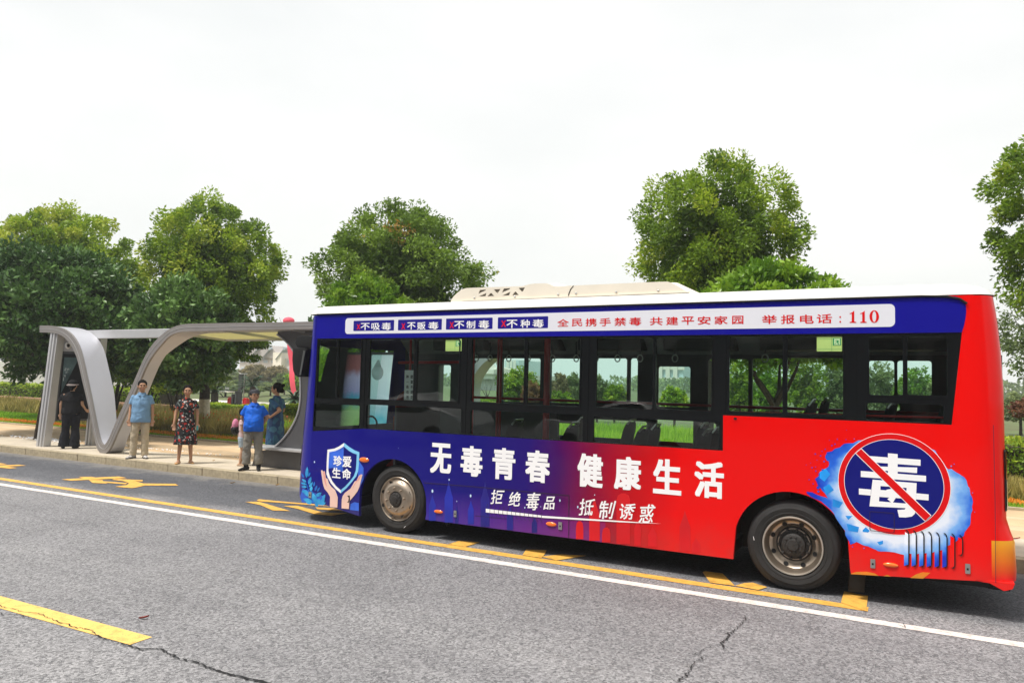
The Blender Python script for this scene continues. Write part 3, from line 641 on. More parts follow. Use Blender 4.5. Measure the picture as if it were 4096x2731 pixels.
gl = [q1(el(x, y, r, r*1.9, 8)) for x, y, r in ((1790, 602, 6), (1605, 727, 10), (2028, 780, 9), (1875, 840, 4), (300, 406, 6), (1230, 252, 2))]+[q2(el(x, y, r, r*1.8, 8)) for x, y, r in ((800, 707, 7), (968, 768, 7), (470, 774, 5), (1127, 655, 4), (620, 765, 3))]
dec('sparkle_print', gl, M['glint'], -.003)
# shield, hands and sprig
M['cyanp'] = mat('cyan_leaf_print', (.015, .30, .75), .35, var=.25, vs=9, c2=(.06, .48, .86)); M['cyand'] = mat('deep_cyan_leaf_print', (.012, .16, .60), .35, var=.2, vs=8)
M['skinp'] = mat('pink_hand_print', (.80, .55, .47), .35, var=.05); M['skinp2'] = mat('rose_hand_print', (.75, .34, .30), .35, var=.05); M['ltblue'] = mat('light_blue_print', (.22, .60, .90), .35, var=.1)
M['midblue'] = mat('mid_blue_print', (.03, .12, .62), .35, var=.35, vs=5)
dec('glow_print', [q1([(795, 400), (842, 470), (842, 600), (790, 700), (780, 500)]), q1([(690, 935), (790, 948), (790, 860), (740, 850), (700, 870)]), q1([(140, 790), (170, 700), (420, 790), (400, 885), (160, 850)])], M['midblue'], -.0018)
dec('shield_print', [q1([(628, 195), (685, 240), (740, 275), (797, 298), (792, 420), (785, 500), (765, 560), (720, 620), (660, 690), (590, 752), (590, 715), (620, 600), (625, 235)])], M['ltblue'], -.003)
dec('shield_print', [q1([(628, 195), (625, 260), (600, 600), (590, 752), (530, 700), (480, 640), (448, 580), (432, 540), (436, 400), (444, 270), (520, 258), (570, 235)])], M['white'], -.003)
dec('shield_print', [q1([(625, 235), (680, 282), (725, 308), (768, 322), (763, 430), (757, 500), (735, 560), (690, 620), (640, 675), (590, 715), (540, 672), (500, 620), (470, 560), (455, 500), (460, 400), (466, 297), (530, 285), (575, 265)])], M['navy'], -.0045)
dec('shield_print', [q1([(625, 235), (618, 520), (560, 500), (500, 470), (455, 480), (466, 297), (530, 285), (575, 265)])], M['midblue'], -.0052)
text_on('shield_character', [('珍', 1335, 1821, 1369, 1863), ('爱', 1371, 1823, 1407, 1868), ('生', 1330, 1869, 1364, 1911), ('命', 1370, 1873, 1405, 1916)], M['white'], bus, -.0062, off=.03)
HL = [(374, 500), (386, 494), (400, 512), (410, 505), (418, 512), (428, 583), (446, 590), (462, 640), (490, 680), (530, 715), (548, 760), (560, 800), (555, 910), (472, 902), (475, 790), (450, 745), (412, 700), (395, 640)]
HR = [(833, 547), (822, 541), (805, 548), (790, 565), (768, 612), (748, 620), (730, 650), (700, 700), (640, 745), (615, 780), (604, 820), (602, 918), (683, 925), (688, 840), (740, 780), (778, 730), (800, 680), (815, 620)]
dec('hand_print', [q1(HL), q1(HR)], M['skinp'], -.0068)
dec('hand_shade_print', [q1([(398, 515), (412, 510), (425, 585), (440, 680), (455, 700), (425, 660), (408, 600)]), q1([(805, 555), (818, 545), (800, 600), (770, 625), (740, 670), (725, 715), (735, 665), (770, 612)])], M['skinp2'], -.0075)
def leafp(cx, cy, ln, wd, a, f=q1):
    P = []; ca, sa = math.cos(R(a)), math.sin(R(a))
    for t, s in ((0, 0), (.2, .75), (.45, 1), (.75, .7), (1, 0), (.75, -.7), (.45, -1), (.2, -.75)):
        u = (t-.5)*ln; v = s*wd/2; P.append((cx+u*ca-v*sa, cy-(u*sa+v*ca)))
    return f(P)
lv = [(217, 520, 125, 36, 86), (186, 612, 60, 26, 145), (250, 610, 90, 34, 70), (180, 645, 62, 28, 160), (262, 655, 70, 30, 55), (185, 680, 62, 28, 175), (265, 700, 60, 34, 75), (195, 735, 78, 40, 165), (225, 765, 80, 40, 160), (225, 830, 105, 48, 160), (350, 765, 70, 42, 35), (300, 800, 110, 52, 110), (335, 845, 90, 50, 50), (385, 845, 100, 50, 55), (405, 790, 60, 30, 60), (240, 855, 70, 40, 170), (400, 868, 60, 30, 30), (330, 870, 70, 40, 80)]
dec('sprig_print', [leafp(*l) for l in lv], M['cyanp'], -.0050)
lv2 = [(170, 555, 60, 20, 118), (243, 545, 50, 20, 65), (297, 650, 55, 20, 80), (318, 695, 70, 26, 70), (345, 710, 60, 22, 60), (265, 745, 60, 40, 95), (280, 840, 50, 30, 130)]
dec('sprig_print', [leafp(*l) for l in lv2]+[q1([(205, 640), (212, 640), (245, 740), (275, 800), (330, 890), (322, 890), (262, 800)])], M['cyand'], -.0042)
# round prohibition sign with the paint splash behind it
c0 = q4([(350, 527)])[0]; cx_, cz_ = S(3578, 1935); Rr = .456; Rz = .456; cz_ = 1.104; cx_ = -.134
def ring(r0, r1, n=64):
    o_ = [(cx_+r1*math.cos(2*math.pi*i/n), cz_+r1*math.sin(2*math.pi*i/n)) for i in range(n)]
    return [o_] if r0 is None else [o_, [(cx_+r0*math.cos(2*math.pi*i/n), cz_+r0*math.sin(2*math.pi*i/n)) for i in range(n)]]
def splashmat():
    m, n, o = newmat('paint_splash_print'); N = n.nodes.new; K = n.links.new
    p = N('ShaderNodeBsdfPrincipled'); p.inputs['Roughness'].default_value = .3; K(p.outputs[0], o.inputs[0])
    t = N('ShaderNodeTexCoord'); mpp = N('ShaderNodeMapping'); mpp.inputs['Location'].default_value = (-(cx_+.02-BX.x), 0, -(cz_-.10)); K(t.outputs['Object'], mpp.inputs[0])
    s = N('ShaderNodeVectorMath'); s.operation = 'MULTIPLY'; s.inputs[1].default_value = (1, 0, 1.0); K(mpp.outputs[0], s.inputs[0])
    ln = N('ShaderNodeVectorMath'); ln.operation = 'LENGTH'; K(s.outputs[0], ln.inputs[0])
    z = N('ShaderNodeTexNoise'); z.inputs['Scale'].default_value = 7; z.inputs['Detail'].default_value = 4; K(t.outputs['Object'], z.inputs['Vector'])
    a = N('ShaderNodeMath'); a.operation = 'MULTIPLY_ADD'; K(z.outputs['Fac'], a.inputs[0]); a.inputs[1].default_value = .22; K(ln.outputs['Value'], a.inputs[2])
    r = N('ShaderNodeValToRGB'); e = r.color_ramp.elements; e[0].position = .53; e[0].color = (.80, .85, .96, 1); e[1].position = .77; e[1].color = (.004, .03, .50, 1)
    k = e.new(.62); k.color = (.20, .45, .88, 1); k = e.new(.69); k.color = (.015, .14, .72, 1); K(a.outputs[0], r.inputs[0]); K(r.outputs[0], p.inputs['Base Color'])
    return m
M['splash'] = splashmat()
SP = [(3388, 1772), (3360, 1788), (3307, 1808), (3300, 1829), (3314, 1843), (3314, 1865), (3293, 1882), (3259, 1915), (3271, 1939), (3288, 1961), (3312, 1992), (3290, 1985), (3226, 1965), (3242, 1985), (3298, 2016), (3336, 2054), (3369, 2107), (3393, 2159), (3403, 2178), (3427, 2166), (3470, 2183), (3503, 2197), (3534, 2204), (3600, 2214), (3659, 2217), (3730, 2209), (3775, 2196), (3811, 2175), (3855, 2142), (3864, 2120), (3882, 2088), (3890, 2039), (3889, 1990), (3878, 1950), (3867, 1923), (3846, 1901), (3815, 1881), (3786, 1870), (3740, 1800), (3578, 1750), (3450, 1760)]
rj = random.Random(4); SP2 = []
for (a, b_), (c, d) in zip(SP, SP[1:]+SP[:1]):
    for k in range(3): SP2.append((a+(c-a)*k/3+(rj.uniform(-4, 4) if k else 0), b_+(d-b_)*k/3+(rj.uniform(-4, 4) if k else 0)))
drops = [q3(el(x, y, r, r, 7)) for x, y, r in ((1148, 117, 5), (1082, 125, 3), (1128, 158, 6), (1103, 170, 6), (1047, 200, 5), (1020, 218, 4), (964, 240, 6), (1008, 255, 6), (1038, 302, 7), (978, 291, 3), (937, 354, 6), (967, 349, 4), (968, 382, 6), (1025, 372, 8), (995, 407, 7), (925, 315, 3), (888, 331, 3), (912, 455, 5), (946, 489, 5), (988, 520, 14), (990, 553, 9), (1290, 113, 3), (1220, 120, 4), (1225, 40, 3), (1275, 1015, 5), (1371, 1026, 5))]+[q4(el(x, y, r, r, 7)) for x, y, r in ((907, 366, 7), (933, 347, 5), (1097, 605, 5), (1117, 776, 4), (38, 122, 4))]
dec('splash_print', [[S(*p) for p in SP2]]+drops, M['splash'], -.0018)
M['shard'] = mat('cyan_shard_print', (.012, .28, .80), .35, var=.3, vs=6)
sh = [[(1110, 615), (1195, 645), (1165, 690), (1110, 680)], [(1215, 755), (1275, 757), (1240, 790)], [(1225, 820), (1330, 850), (1320, 895), (1240, 880)], [(1360, 875), (1385, 850), (1420, 880), (1405, 895), (1360, 890)], [(1480, 975), (1530, 962), (1530, 990), (1500, 1000)], [(1000, 390), (1050, 360), (1090, 410), (1040, 470), (1000, 440)], [(1030, 520), (1080, 490), (1120, 540), (1060, 580)]]
dec('shard_print', [q3(p) for p in sh], M['shard'], -.0024)
MB().prism(ring(Rr-.004, Rr), -.0045, -.0035).build('sign_ring', M['white'], bus)
MB().prism(ring(None, Rr-.004), -.0040, -.0032).build('sign_ring', M['redprint'], bus)
MB().prism(ring(None, .404), -.0048, -.0042).build('sign_disc', M['white'], bus); MB().prism(ring(None, .400), -.0054, -.0049).build('sign_disc', M['navy'], bus)
# the character on the disc, stroke by stroke
ch = [[(340, 250), (427, 258), (427, 480), (340, 470)], [(170, 275), (632, 308), (632, 362), (190, 330)], [(180, 366), (602, 378), (600, 428), (215, 398)], [(97, 408), (681, 452), (681, 505), (97, 462)], [(203, 486), (597, 517), (588, 700), (636, 712), (560, 800), (440, 822), (425, 757), (500, 755), (175, 724)], [(80, 565), (704, 618), (704, 672), (80, 618)]]
tr1 = [[(273, 543), (507, 560), (505, 592), (273, 578)], [(263, 640), (500, 656), (498, 700), (260, 680)]]
b = MB()
for i_, P in enumerate(ch[:4]): b.prism([q4(P)], -.0066-i_*.00015, -.0056)
b.prism([q4([(203, 486), (597, 517), (588, 745), (175, 724)])]+[q4(t) for t in tr1], -.0078, -.0058)
b.prism([q4([(80, 565), (190, 575), (185, 628), (80, 618)])], -.0074, -.0057).prism([q4([(594, 608), (704, 618), (704, 672), (592, 662)])], -.0076, -.0057)
b.prism([q4([(440, 822), (425, 757), (490, 753), (500, 735), (588, 738), (582, 790), (555, 815), (500, 824)])], -.0079, -.0062)
b.prism([q4([(330, 575), (420, 560), (380, 610), (415, 640), (380, 700), (335, 660), (362, 640), (300, 605)])], -.00795, -.0062)
b.build('sign_character', M['white'], bus)
dec('sign_bar', [q4([(103, 206), (730, 806), (672, 861), (48, 253)])], M['white'], -.0080)
dec('sign_bar', [q4([(100, 212), (722, 808), (674, 855), (54, 250)])], M['redprint'], -.0088)
# yellow flame print along the rear skirt
M['flame'] = mat('yellow_flame_print', (.85, .45, .03), .35, var=.4, vs=12, c2=(.85, .20, .01))
dec('flame_print', [q4([(8, 1326), (60, 1312), (150, 1310), (220, 1325), (255, 1347), (8, 1331)]), q4([(540, 1366), (590, 1335), (650, 1315), (720, 1320), (690, 1345), (655, 1372)]), q4([(300, 1350), (335, 1338), (365, 1354)])], M['flame'], -.002)

# --- fittings on the side
def oval(name, f, cx, cy, rx, ry, ang=4):
    x, z = f([(cx, cy)])[0]; x2, z2 = f([(cx+rx, cy)])[0]; rx_ = x2-x; rz_ = z-f([(cx, cy+ry)])[0][1]
    MB().ell((x, -.004, z), (rx_, .016, rz_), 16, 8).build(name, M['orange'], bus, smooth=True)
oval('side_marker', q1, 850, 383, 55, 29); oval('side_marker', q1, 1672, 955, 50, 20); oval('side_marker', q2, 717, 929, 50, 21); oval('side_marker', q4, 365, 1250, 70, 21)
def latch(f, x0, y0, x1, y1):
    a = f([(x0, y0), (x1, y1)]); X0, X1, Z0, Z1_ = a[0][0], a[1][0], a[1][1], a[0][1]
    l = MB().prism([rrect(X0, X1, Z0, Z1_, .005, 3)], -.010, -.001).build('latch', M['steel'], bus)
    MB().prism([rrect(X0+.3*(X1-X0), X0+.7*(X1-X0), Z0+.35*(Z1_-Z0), Z0+.58*(Z1_-Z0), .003, 3)], -.0115, -.0101).build('keyhole', M['black'], l)
for a in ((q4, 183, 1195, 226, 1280), (q4, 1031, 1237, 1078, 1330), (q2, 788, 908, 820, 982), (q1, 240, 733, 268, 803), (q1, 1845, 940, 1873, 1015)): latch(*a)
MB().prism([q1([(665, 778), (693, 775), (695, 825), (680, 855), (665, 850), (678, 838), (683, 800)])], -.009, -.0075).build('flap_catch', M['black'], bus)
for i in range(8):
    x = (530, 597, 665, 733, 803, 872, 942, 1012)[i]; t = 932+i*6 if i < 7 else 980; bt = 1265+i*3 if i < 7 else 1170
    sl = MB().prism([q4([(x-34, t), (x-18, t+5), (x-4, t+22), (x+2, t+50), (x+2, bt-30), (x-6, bt-8), (x-26, bt), (x-10, bt-20), (x-9, bt-60), (x-9, t+60), (x-14, t+22)])], -.0105, -.001).build('louvre', M['black'], bus)
    V = []; b = MB()
    for zz_ in range(2):
        pass
    P = q4([(x-46, t+18), (x-46, bt-6), (x-9, bt-22), (x-9, t+40)])
    b.add([(P[0][0], -.0012, P[0][1]), (P[1][0], -.0012, P[1][1]), (P[2][0], -.013, P[2][1]), (P[3][0], -.013, P[3][1]), (P[2][0], -.001, P[2][1]), (P[3][0], -.001, P[3][1])], [(0, 1, 2, 3), (3, 2, 4, 5), (0, 3, 5), (1, 4, 2)])
    b.build('louvre_scoop', M['splash'] if i < 6 else M['wrap'], bus)
def outline(name, P, wd, m, y, parent=None):
    b = MB()
    for (a, c) in zip(P, P[1:]):
        d = Vector((c[0]-a[0], c[1]-a[1])).normalized(); n_ = Vector((-d.y, d.x))*wd/2
        b.prism([[(a[0]+n_.x, a[1]+n_.y), (c[0]+n_.x, c[1]+n_.y), (c[0]-n_.x, c[1]-n_.y), (a[0]-n_.x, a[1]-n_.y)]], y, y+.0008)
    return b.build(name, m, parent or bus)
M['seam'] = mat('dark_seam', (.02, .008, .03), .6)
outline('filler_flap', q4([(185, 770), (388, 786), (396, 800), (396, 950), (385, 962), (190, 942), (178, 930), (178, 780), (185, 770)]), .005, M['seam'], -.0098)
outline('hatch_seam', q2([(-480, 540), (0, 577), (885, 660), (882, 1060)]), .006, M['seam'], -.0046); outline('hatch_seam', q2([(0, 850), (300, 880)]), .004, M['seam'], -.003)
for i in range(14): outline('vent_slit', q2([(120+i*39, 740+i*6), (105+i*39, 800+i*6), (125+i*39, 850+i*5)]), .004, M['seam'], -.003)
outline('panel_seam', q4([(1285, 0), (1300, 700), (1306, 1410)]), .004, M['seam'], -.0012)
kx, kz = S(2942, 1673); MB().box(kx-.015, kx+.012, -.012, 0, kz-.012, kz+.008).build('lock', M['black'], bus)
# tail light wrapping the rear corner
def corner_patch(name, z0, z1, s0, s1, off, m, n=6):
    b = MB(); V = []; zs = np.linspace(z0, z1, 10)
    for z in zs:
        for i in range(n+1):
            s = s0+(s1-s0)*i/n; x, y = plan_rear(z, s); a = min(s, .5)/.5*math.pi/2; V.append((x+off*math.sin(a), y-off*math.cos(a), z))
    b.add(V, [(i*(n+1)+k, i*(n+1)+k+1, (i+1)*(n+1)+k+1, (i+1)*(n+1)+k) for i in range(9) for k in range(n)]); return b.build(name, m, bus, smooth=True)
corner_patch('tail_light_bezel', .93, 1.46, .36, .60, .006, M['black'])
corner_patch('tail_light', 1.20, 1.44, .385, .60, .012, mat('red_lens', (.35, .004, .004), .12, coat=1)); corner_patch('tail_light', .95, 1.19, .40, .60, .012, mat('clear_lens', (.62, .55, .52), .12, coat=1))

# --- mirror on its arm at the front corner
MY = .10
def mp3(pts, y): return [(at(x, y_, y).x, at(x, y_, y).z) for x, y_ in pts]
MB().prism([mp3([(1190, 1372), (1196, 1352), (1212, 1343), (1240, 1342), (1262, 1346), (1262, 1392), (1245, 1394), (1200, 1390)], MY)], MY-.05, MY+.06).build('mirror_arm', M['black'], bus, bevel=.015, auto=40)
mi = MB().prism([mp3([(1189, 1400), (1196, 1395), (1222, 1391), (1238, 1396), (1243, 1402), (1236, 1440), (1222, 1506), (1210, 1508), (1196, 1498), (1190, 1480), (1187, 1440)], MY)], MY-.09, MY+.10).build('mirror_head', M['black'], bus, bevel=.03, auto=50)
MB().prism([mp3([(1233, 1402), (1240, 1406), (1223, 1500), (1217, 1500)], MY)], MY-.095, MY-.091).build('mirror_trim', M['inner'], bus)

# --- wheels
M['tyre'] = mat('tyre_rubber', (.014, .0135, .0135), .75, var=.25, vs=12, bump=.15, bs=60); M['rim'] = mat('bronze_steel_wheel', (.40, .33, .26), .34, metal=.85, var=.15, vs=5, bump=.05, bs=30); M['hub'] = mat('greasy_hub', (.025, .022, .02), .6, var=.5, vs=20, bump=.3, bs=50)
M['lip'] = mat('bright_wheel_lip', (.66, .60, .52), .3, metal=.8, var=.1)
def wheel(cx, front, far=False):
    y0 = .045; cz = .432; b = MB(); c = (cx, y0, cz); sg = 1
    t = MB().lathe([(.272, .03), (.285, .008), (.30, -.002), (.315, -.004), (.318, -.001), (.34, -.007), (.36, -.010), (.362, -.007), (.385, -.004), (.405, .006), (.408, .010), (.424, .030), (.431, .055), (.4315, .22), (.40, .25), (.27, .25)], c, 'y', 72)
    ty = t.build('tyre', M['tyre'], None, smooth=False, auto=50)
    if front: prof = [(.272, .03), (.278, .004), (.272, -.002), (.262, .004), (.256, .018), (.246, .022), (.236, .006), (.214, -.018), (.186, -.034), (.172, -.038), (.166, -.040), (.105, -.040), (.100, -.036), (.098, .0)]
    else: prof = [(.276, .03), (.280, .006), (.274, -.002), (.262, .004), (.254, .018), (.246, .034), (.238, .06), (.228, .09), (.215, .10), (.200, .104), (.182, .122), (.168, .128), (.158, .118), (.15, .11), (.11, .11)]
    rm = MB().lathe(prof, c, 'y', 64).build('rim', M['rim'], None, auto=30)
    parts = [ty, rm]
    if front:
        hb = MB().lathe([(.100, -.030), (.085, -.034), (.082, -.05), (.070, -.058), (.045, -.060), (.040, -.072), (0, -.076)], c, 'y', 32)
        for k in range(12): a = k*math.pi/6; hb.ell((cx+.072*math.cos(a), y0-.056, cz+.072*math.sin(a)), (.012, .008, .012), 6, 4)
    else:
        hb = MB().lathe([(.168, .124), (.160, .112), (.112, .106), (.108, .06), (.095, .052), (.06, .05), (.05, .03), (0, .026)], c, 'y', 32)
        for k in range(10): a = k*math.pi/5; hb.ell((cx+.078*math.cos(a), y0+.05, cz+.078*math.sin(a)), (.010, .010, .010), 6, 4)
    parts.append(hb.build('hub', M['hub'], None, auto=30))
    if not front: parts.append(MB().lathe([(.279, .012), (.281, .004), (.276, -.003), (.266, .000), (.262, .010)], c, 'y', 64).build('wheel_lip', M['lip'], None, smooth=True))
    nh = 8; rh = .222 if front else .204; oh = -.010 if front else .098
    for k in range(nh):
        a = (k+.55)*2*math.pi/nh; ca, sa = math.cos(a), math.sin(a); b = MB(); n = 14; V = []
        for j in range(n):
            u = .020*math.cos(2*math.pi*j/n); v = .024*math.sin(2*math.pi*j/n); rr2 = rh+u
            yy = (oh-.006-u*.9) if front else (oh-.004+u*-.35); V.append((cx+rr2*ca-v*sa, y0+yy, cz+rr2*sa+v*ca))
        b.add(V+[(cx+rh*ca, y0+oh-(.006 if front else .004), cz+rh*sa)], [(j, (j+1) % n, n) for j in range(n)]); parts.append(b.build('hand_hole', M['black'], rm))
    nb = 8
    for k in range(nb if front else 10):
        a = (k+.2)*2*math.pi/(nb if front else 10); r_ = .140 if front else .138; yb = -.040 if front else .108
        bx, bz = cx+r_*math.cos(a), cz+r_*math.sin(a)
        parts.append(MB().lathe([(.0165, 0), (.0165, -.006), (.012, -.008), (.0115, -.026), (.008, -.030), (0, -.031)], (bx, y0+yb, bz), 'y', 10).build('wheel_nut', M['rim'] if front else M['hub'], rm, auto=40))
    wmk = MB().box(-.016, .016, -.001, .001, -.005, .005)
    return ty, rm, parts
for cx, fr_ in ((-5.725, True), (-.998, False)):
    ty, rm, parts = wheel(cx, fr_)
    wr = bpy.data.objects.new('wheel', None); COL.objects.link(wr); wr.parent = bus; wr.location = Vector((cx, 0, 0))-BX
    for o in (ty, rm, parts[2]):
        o.parent = wr; o.location = -Vector((cx, 0, 0))
    # rim children keep their place: flatten to wheel level
    for o in parts[3:]:
        o.parent = wr; o.location = -Vector((cx, 0, 0))
    for o in list(rm.children): o.parent = wr; o.location = -Vector((cx, 0, 0))
    mk_ = MB(); a = (5.10 if fr_ else 3.05); rr2 = .36
    u0, u1 = (cx+rr2*math.cos(a), .432+rr2*math.sin(a)), None; dx, dz = (math.cos(a+1.9)*.018, math.sin(a+1.9)*.018)
    MB().tube([(u0[0]-dx, .034, u0[1]-dz), (u0[0]+dx, .034, u0[1]+dz)], .003, 5).build('tyre_mark', M['white'], wr)
    w2 = copy_tree(wr, bus); w2.rotation_euler.z = math.pi; w2.location = Vector((cx, W_, 0))-BX
# --- underbody and wheel housings
ub = MB()
for x0, x1 in ((-7.3, -6.34), (-5.15, -1.56), (-.44, .6)): ub.box(x0, x1, .06, W_-.06, .27, .40)
ub.box(-6.34, -5.15, .55, W_-.55, .27, .40).box(-1.56, -.44, .55, W_-.55, .27, .40).box(-5.0, -1.7, .5, 1.6, .18, .27)
for a0, a1 in ((xa0, xa1), (xb0, xb1)):
    cx = (a0+a1)/2
    for ya, yb in ((.046, .50), (W_-.50, W_-.046)):
        n = 12; P = [(cx+.56*math.cos(math.pi*i/n), .42+.56*math.sin(math.pi*i/n)) for i in range(n+1)]
        for (p, q) in zip(P, P[1:]): ub.add([(p[0], ya, p[1]), (q[0], ya, q[1]), (q[0], yb, q[1]), (p[0], yb, p[1])], [(0, 1, 2, 3)])
        yc = yb if ya < 1 else ya; ub.add([(p[0], yc, p[1]) for p in P]+[(cx, yc, .3)], [tuple(range(n+2))])
ub.build('underbody', M['black'], bus)
MB().prism([[(-.52, .04), (-.38, .05), (-.36, .35), (-.50, .35)]], .2, .21).build('mud_flap', M['black'], bus)
MB().tube([(-5.12, .2, .42), (-5.05, .2, .15)], .02, 8).build('step_bracket', M['black'], bus)

# --- far side wall
def FS(x0, y0, x1, y1, Y=W_-.02):
    a, b_, c, d = at(x0, (y0+y1)/2, Y), at(x1, (y0+y1)/2, Y), at((x0+x1)/2, y0, Y), at((x0+x1)/2, y1, Y); return a.x, b_.x, d.z, c.z
FH = [(1756, 1460, 1806, 1604), (1872, 1433, 1996, 1607), (2012, 1433, 2164, 1608), (2205, 1434, 2345, 1612), (2381, 1433, 2510, 1612), (2522, 1433, 2553, 1612), (2633, 1466, 2763, 1628),
      (2835, 1436, 2995, 1648), (3010, 1434, 3135, 1652), (3146, 1432, 3382, 1656), (3475, 1443, 3577, 1580), (3590, 1443, 3727, 1580), (3470, 1612, 3600, 1640),
      (2140, 1690, 2325, 1756), (2362, 1680, 2590, 1792), (2628, 1674, 2775, 1794), (2800, 1690, 2866, 1796)]
fh = [rrect(*FS(*q), .03, 3) for q in FH]
fw = MB().prism([[(-7.17, .19), (.50, .19), (.50, ZT), (-7.17, ZT)]]+fh, W_-.05, W_).build('far_side_panel', M['inner'], bus)  # unseen lower edge extended downward to block light under the bus
fsk = MB().prism([[(-7.17, .27), (.50, .27), (.50, 1.2), (-7.17, 1.2)]], W_+.001, W_+.004).build('far_wrap', M['wrap'], bus)
for q in FH:
    x0, x1, z0, z1 = FS(*q); MB().prism([rrect(x0, x1, z0, z1, .03, 3)], W_-.03, None).build('far_pane', M['fglass'], bus)
# --- cabin: floor, ceiling, rails, seats, partition
MB().box(-7.2, .45, .56, W_-.56, .40, .43).box(-5.1, -1.6, .05, .56, .40, .43).box(-5.1, -1.6, W_-.56, W_-.05, .40, .43).box(-1.6, .45, .56, W_-.56, .43, .78).box(-.43, .45, .05, .56, .5, .78).build('floor', M['inner'], bus)
cb = MB().box(-7.1, .45, .05, W_-.05, 2.66, 2.70); cb.add([(-7.1, W_-.055, 2.36), (.45, W_-.055, 2.36), (.45, W_-.38, 2.659), (-7.1, W_-.38, 2.659)], [(0, 1, 2, 3)])
cb.add([(-7.1, .055, 2.49), (.45, .055, 2.49), (.45, .30, 2.659), (-7.1, .30, 2.659)], [(0, 1, 2, 3)]); cb.build('ceiling', M['ceil'], bus)
for x in (-6.4, -5.2, -4.0, -2.8, -1.6, -.4): MB().box(x, x+.9, W_-.40, W_-.10, 2.40, 2.56).build('air_duct_cover', M['inner'], bus, bevel=.02)
rl = MB()
rl.tube([(-6.0, W_-.14, 1.70), (.35, W_-.14, 1.70)], .019, 8)
ry = .75
rl.tube([(-6.3, ry, 2.18), (-5.05, ry, 2.20)], .020, 8)
for px, Y in ((1992, 1.7), (2003, 1.2), (2188, 1.35)): p = at(px, 1500, Y); rl.tube([(p.x, Y, .43), (p.x, Y, 2.66)], .019 if px < 2100 else .045, 8)
for px, Y in ((1893, .75), (1640, .75)): p = at(px, 1500, Y); rl.tube([(p.x, Y, .43), (p.x, Y, 2.66)], .018, 8)
rl.tube([(-6.0, .10, 1.63), (.35, .10, 1.72)], .012, 8)
rl.build('handrail', M['rail'], bus, smooth=True)
M['strap'] = mat('pale_strap_handle', (.62, .66, .60), .4)
for px in (1905, 1960, 2035, 2112, 2210, 2305, 2383, 2470, 2560, 2700, 2900, 3060):
    p = at(px, 1436, 1.45); b = MB(); b.box(p.x-.012, p.x+.012, 1.447, 1.453, p.z+.05, 2.50); b.build('strap', M['inner'], bus)
    b = MB(); n = 12
    b.tube([(p.x+.035*math.cos(2*math.pi*i/n), 1.45, p.z+.01+.045*math.sin(2*math.pi*i/n)) for i in range(n+1)], .008, 6, False); b.build('strap_handle', M['strap'], bus, smooth=True)
def seat(x, y, z0, m='seat', top=None):
    t = bpy.data.objects.new('passenger_seat', None); COL.objects.link(t); t.parent = bus; t.location = Vector((x, y, z0))-BX
    o = Vector((x, y, z0))
    b = MB(); V = []
    for i, (dx, dz, wd) in enumerate(((.16, .40, .19), (.20, .55, .205), (.25, .75, .21), (.29, .93, .19), (.305, 1.0, .14), (.31, 1.03, .06))):
        for s in (-1, -.6, 0, .6, 1): V.append((x+dx+.05*abs(s)**2*-1, y+wd*s, z0+dz))
    nF = [(i*5+k, i*5+k+1, (i+1)*5+k+1, (i+1)*5+k) for i in range(5) for k in range(4)]
    b.add(V, nF); V2 = [(a+.035, c, d-.004) for a, c, d in V]; b.add(V2, nF)
    b.build('backrest', M[m], t, smooth=True)
    MB().box(x-.20, x+.19, y-.20, y+.20, z0+.36, z0+.42).build('cushion', M[m], t, bevel=.03, auto=40)
    MB().box(x-.05, x+.08, y-.04, y+.04, z0, z0+.36).build('pedestal', M['inner'], t)
    MB().tube([(x+.27, y-.12, z0+1.0), (x+.31, y-.10, z0+1.06), (x+.31, y+.10, z0+1.06), (x+.27, y+.12, z0+1.0)], .012, 8).build('grab_handle', M['steel'], t, smooth=True)
    return t
s0 = seat(-4.5, .40, .43)
for x, y, z in ((-3.75, .40, .43), (-2.9, .40, .43), (-2.2, .40, .43), (-4.2, 1.72, .43), (-3.5, 1.72, .43), (-2.55, 1.72, .43), (-1.95, 1.72, .43), (-2.2, .84, .43), (-2.9, .84, .43), (-1.15, .40, .78), (-.45, .40, .78), (-1.15, 1.72, .78), (-.45, 1.72, .78), (.05, .55, .80), (.05, 1.05, .80), (.05, 1.55, .80)):
    c = copy_tree(s0, bus); c.location = Vector((x, y, z))-BX
# driver's place, partition with a printed notice, hanging bag
M['seatred'] = mat('red_seat_cover', (.25, .03, .025), .7, var=.2); M['dash'] = mat('dashboard', (.10, .10, .10), .6)
b = MB().ell((-6.05, .62, 1.58), (.10, .22, .22), 14, 10).box(-6.12, -5.95, .42, .82, .85, 1.45).box(-6.55, -6.0, .40, .84, .78, .90); b.build('driver_seat', M['seatred'], bus, bevel=0, auto=40)
b = MB(); n = 20; b.tube([(-6.72+.05*math.sin(2*math.pi*i/n), .62+.21*math.cos(2*math.pi*i/n), 1.22+.2*math.sin(2*math.pi*i/n)) for i in range(n+1)], .014, 6, False); b.build('steering_wheel', M['black'], bus, smooth=True)
MB().prism([[(-7.3, .5), (-6.85, .5), (-6.8, 1.05), (-6.95, 1.28), (-7.3, 1.24)]], .1, W_-.2).build('dashboard', M['dash'], bus)
MB().prism([[(-5.85, .43), (-5.82, .43), (-5.82, 1.58), (-5.85, 1.58)]], .10, 1.1).build('partition', M['dash'], bus)
MB().box(-5.1, -4.2, 1.55, 1.60, .9, 1.62).build('door_guard', M['inner'], bus)
nx0, nx1, nz0, nz1 = SR(1612, 1480, 1652, 1600)
MB().box(nx0, nx1, .0265, .0275, nz0, nz1).build('window_notice', M['white'], bus, label='white vertical notice stuck inside the window')
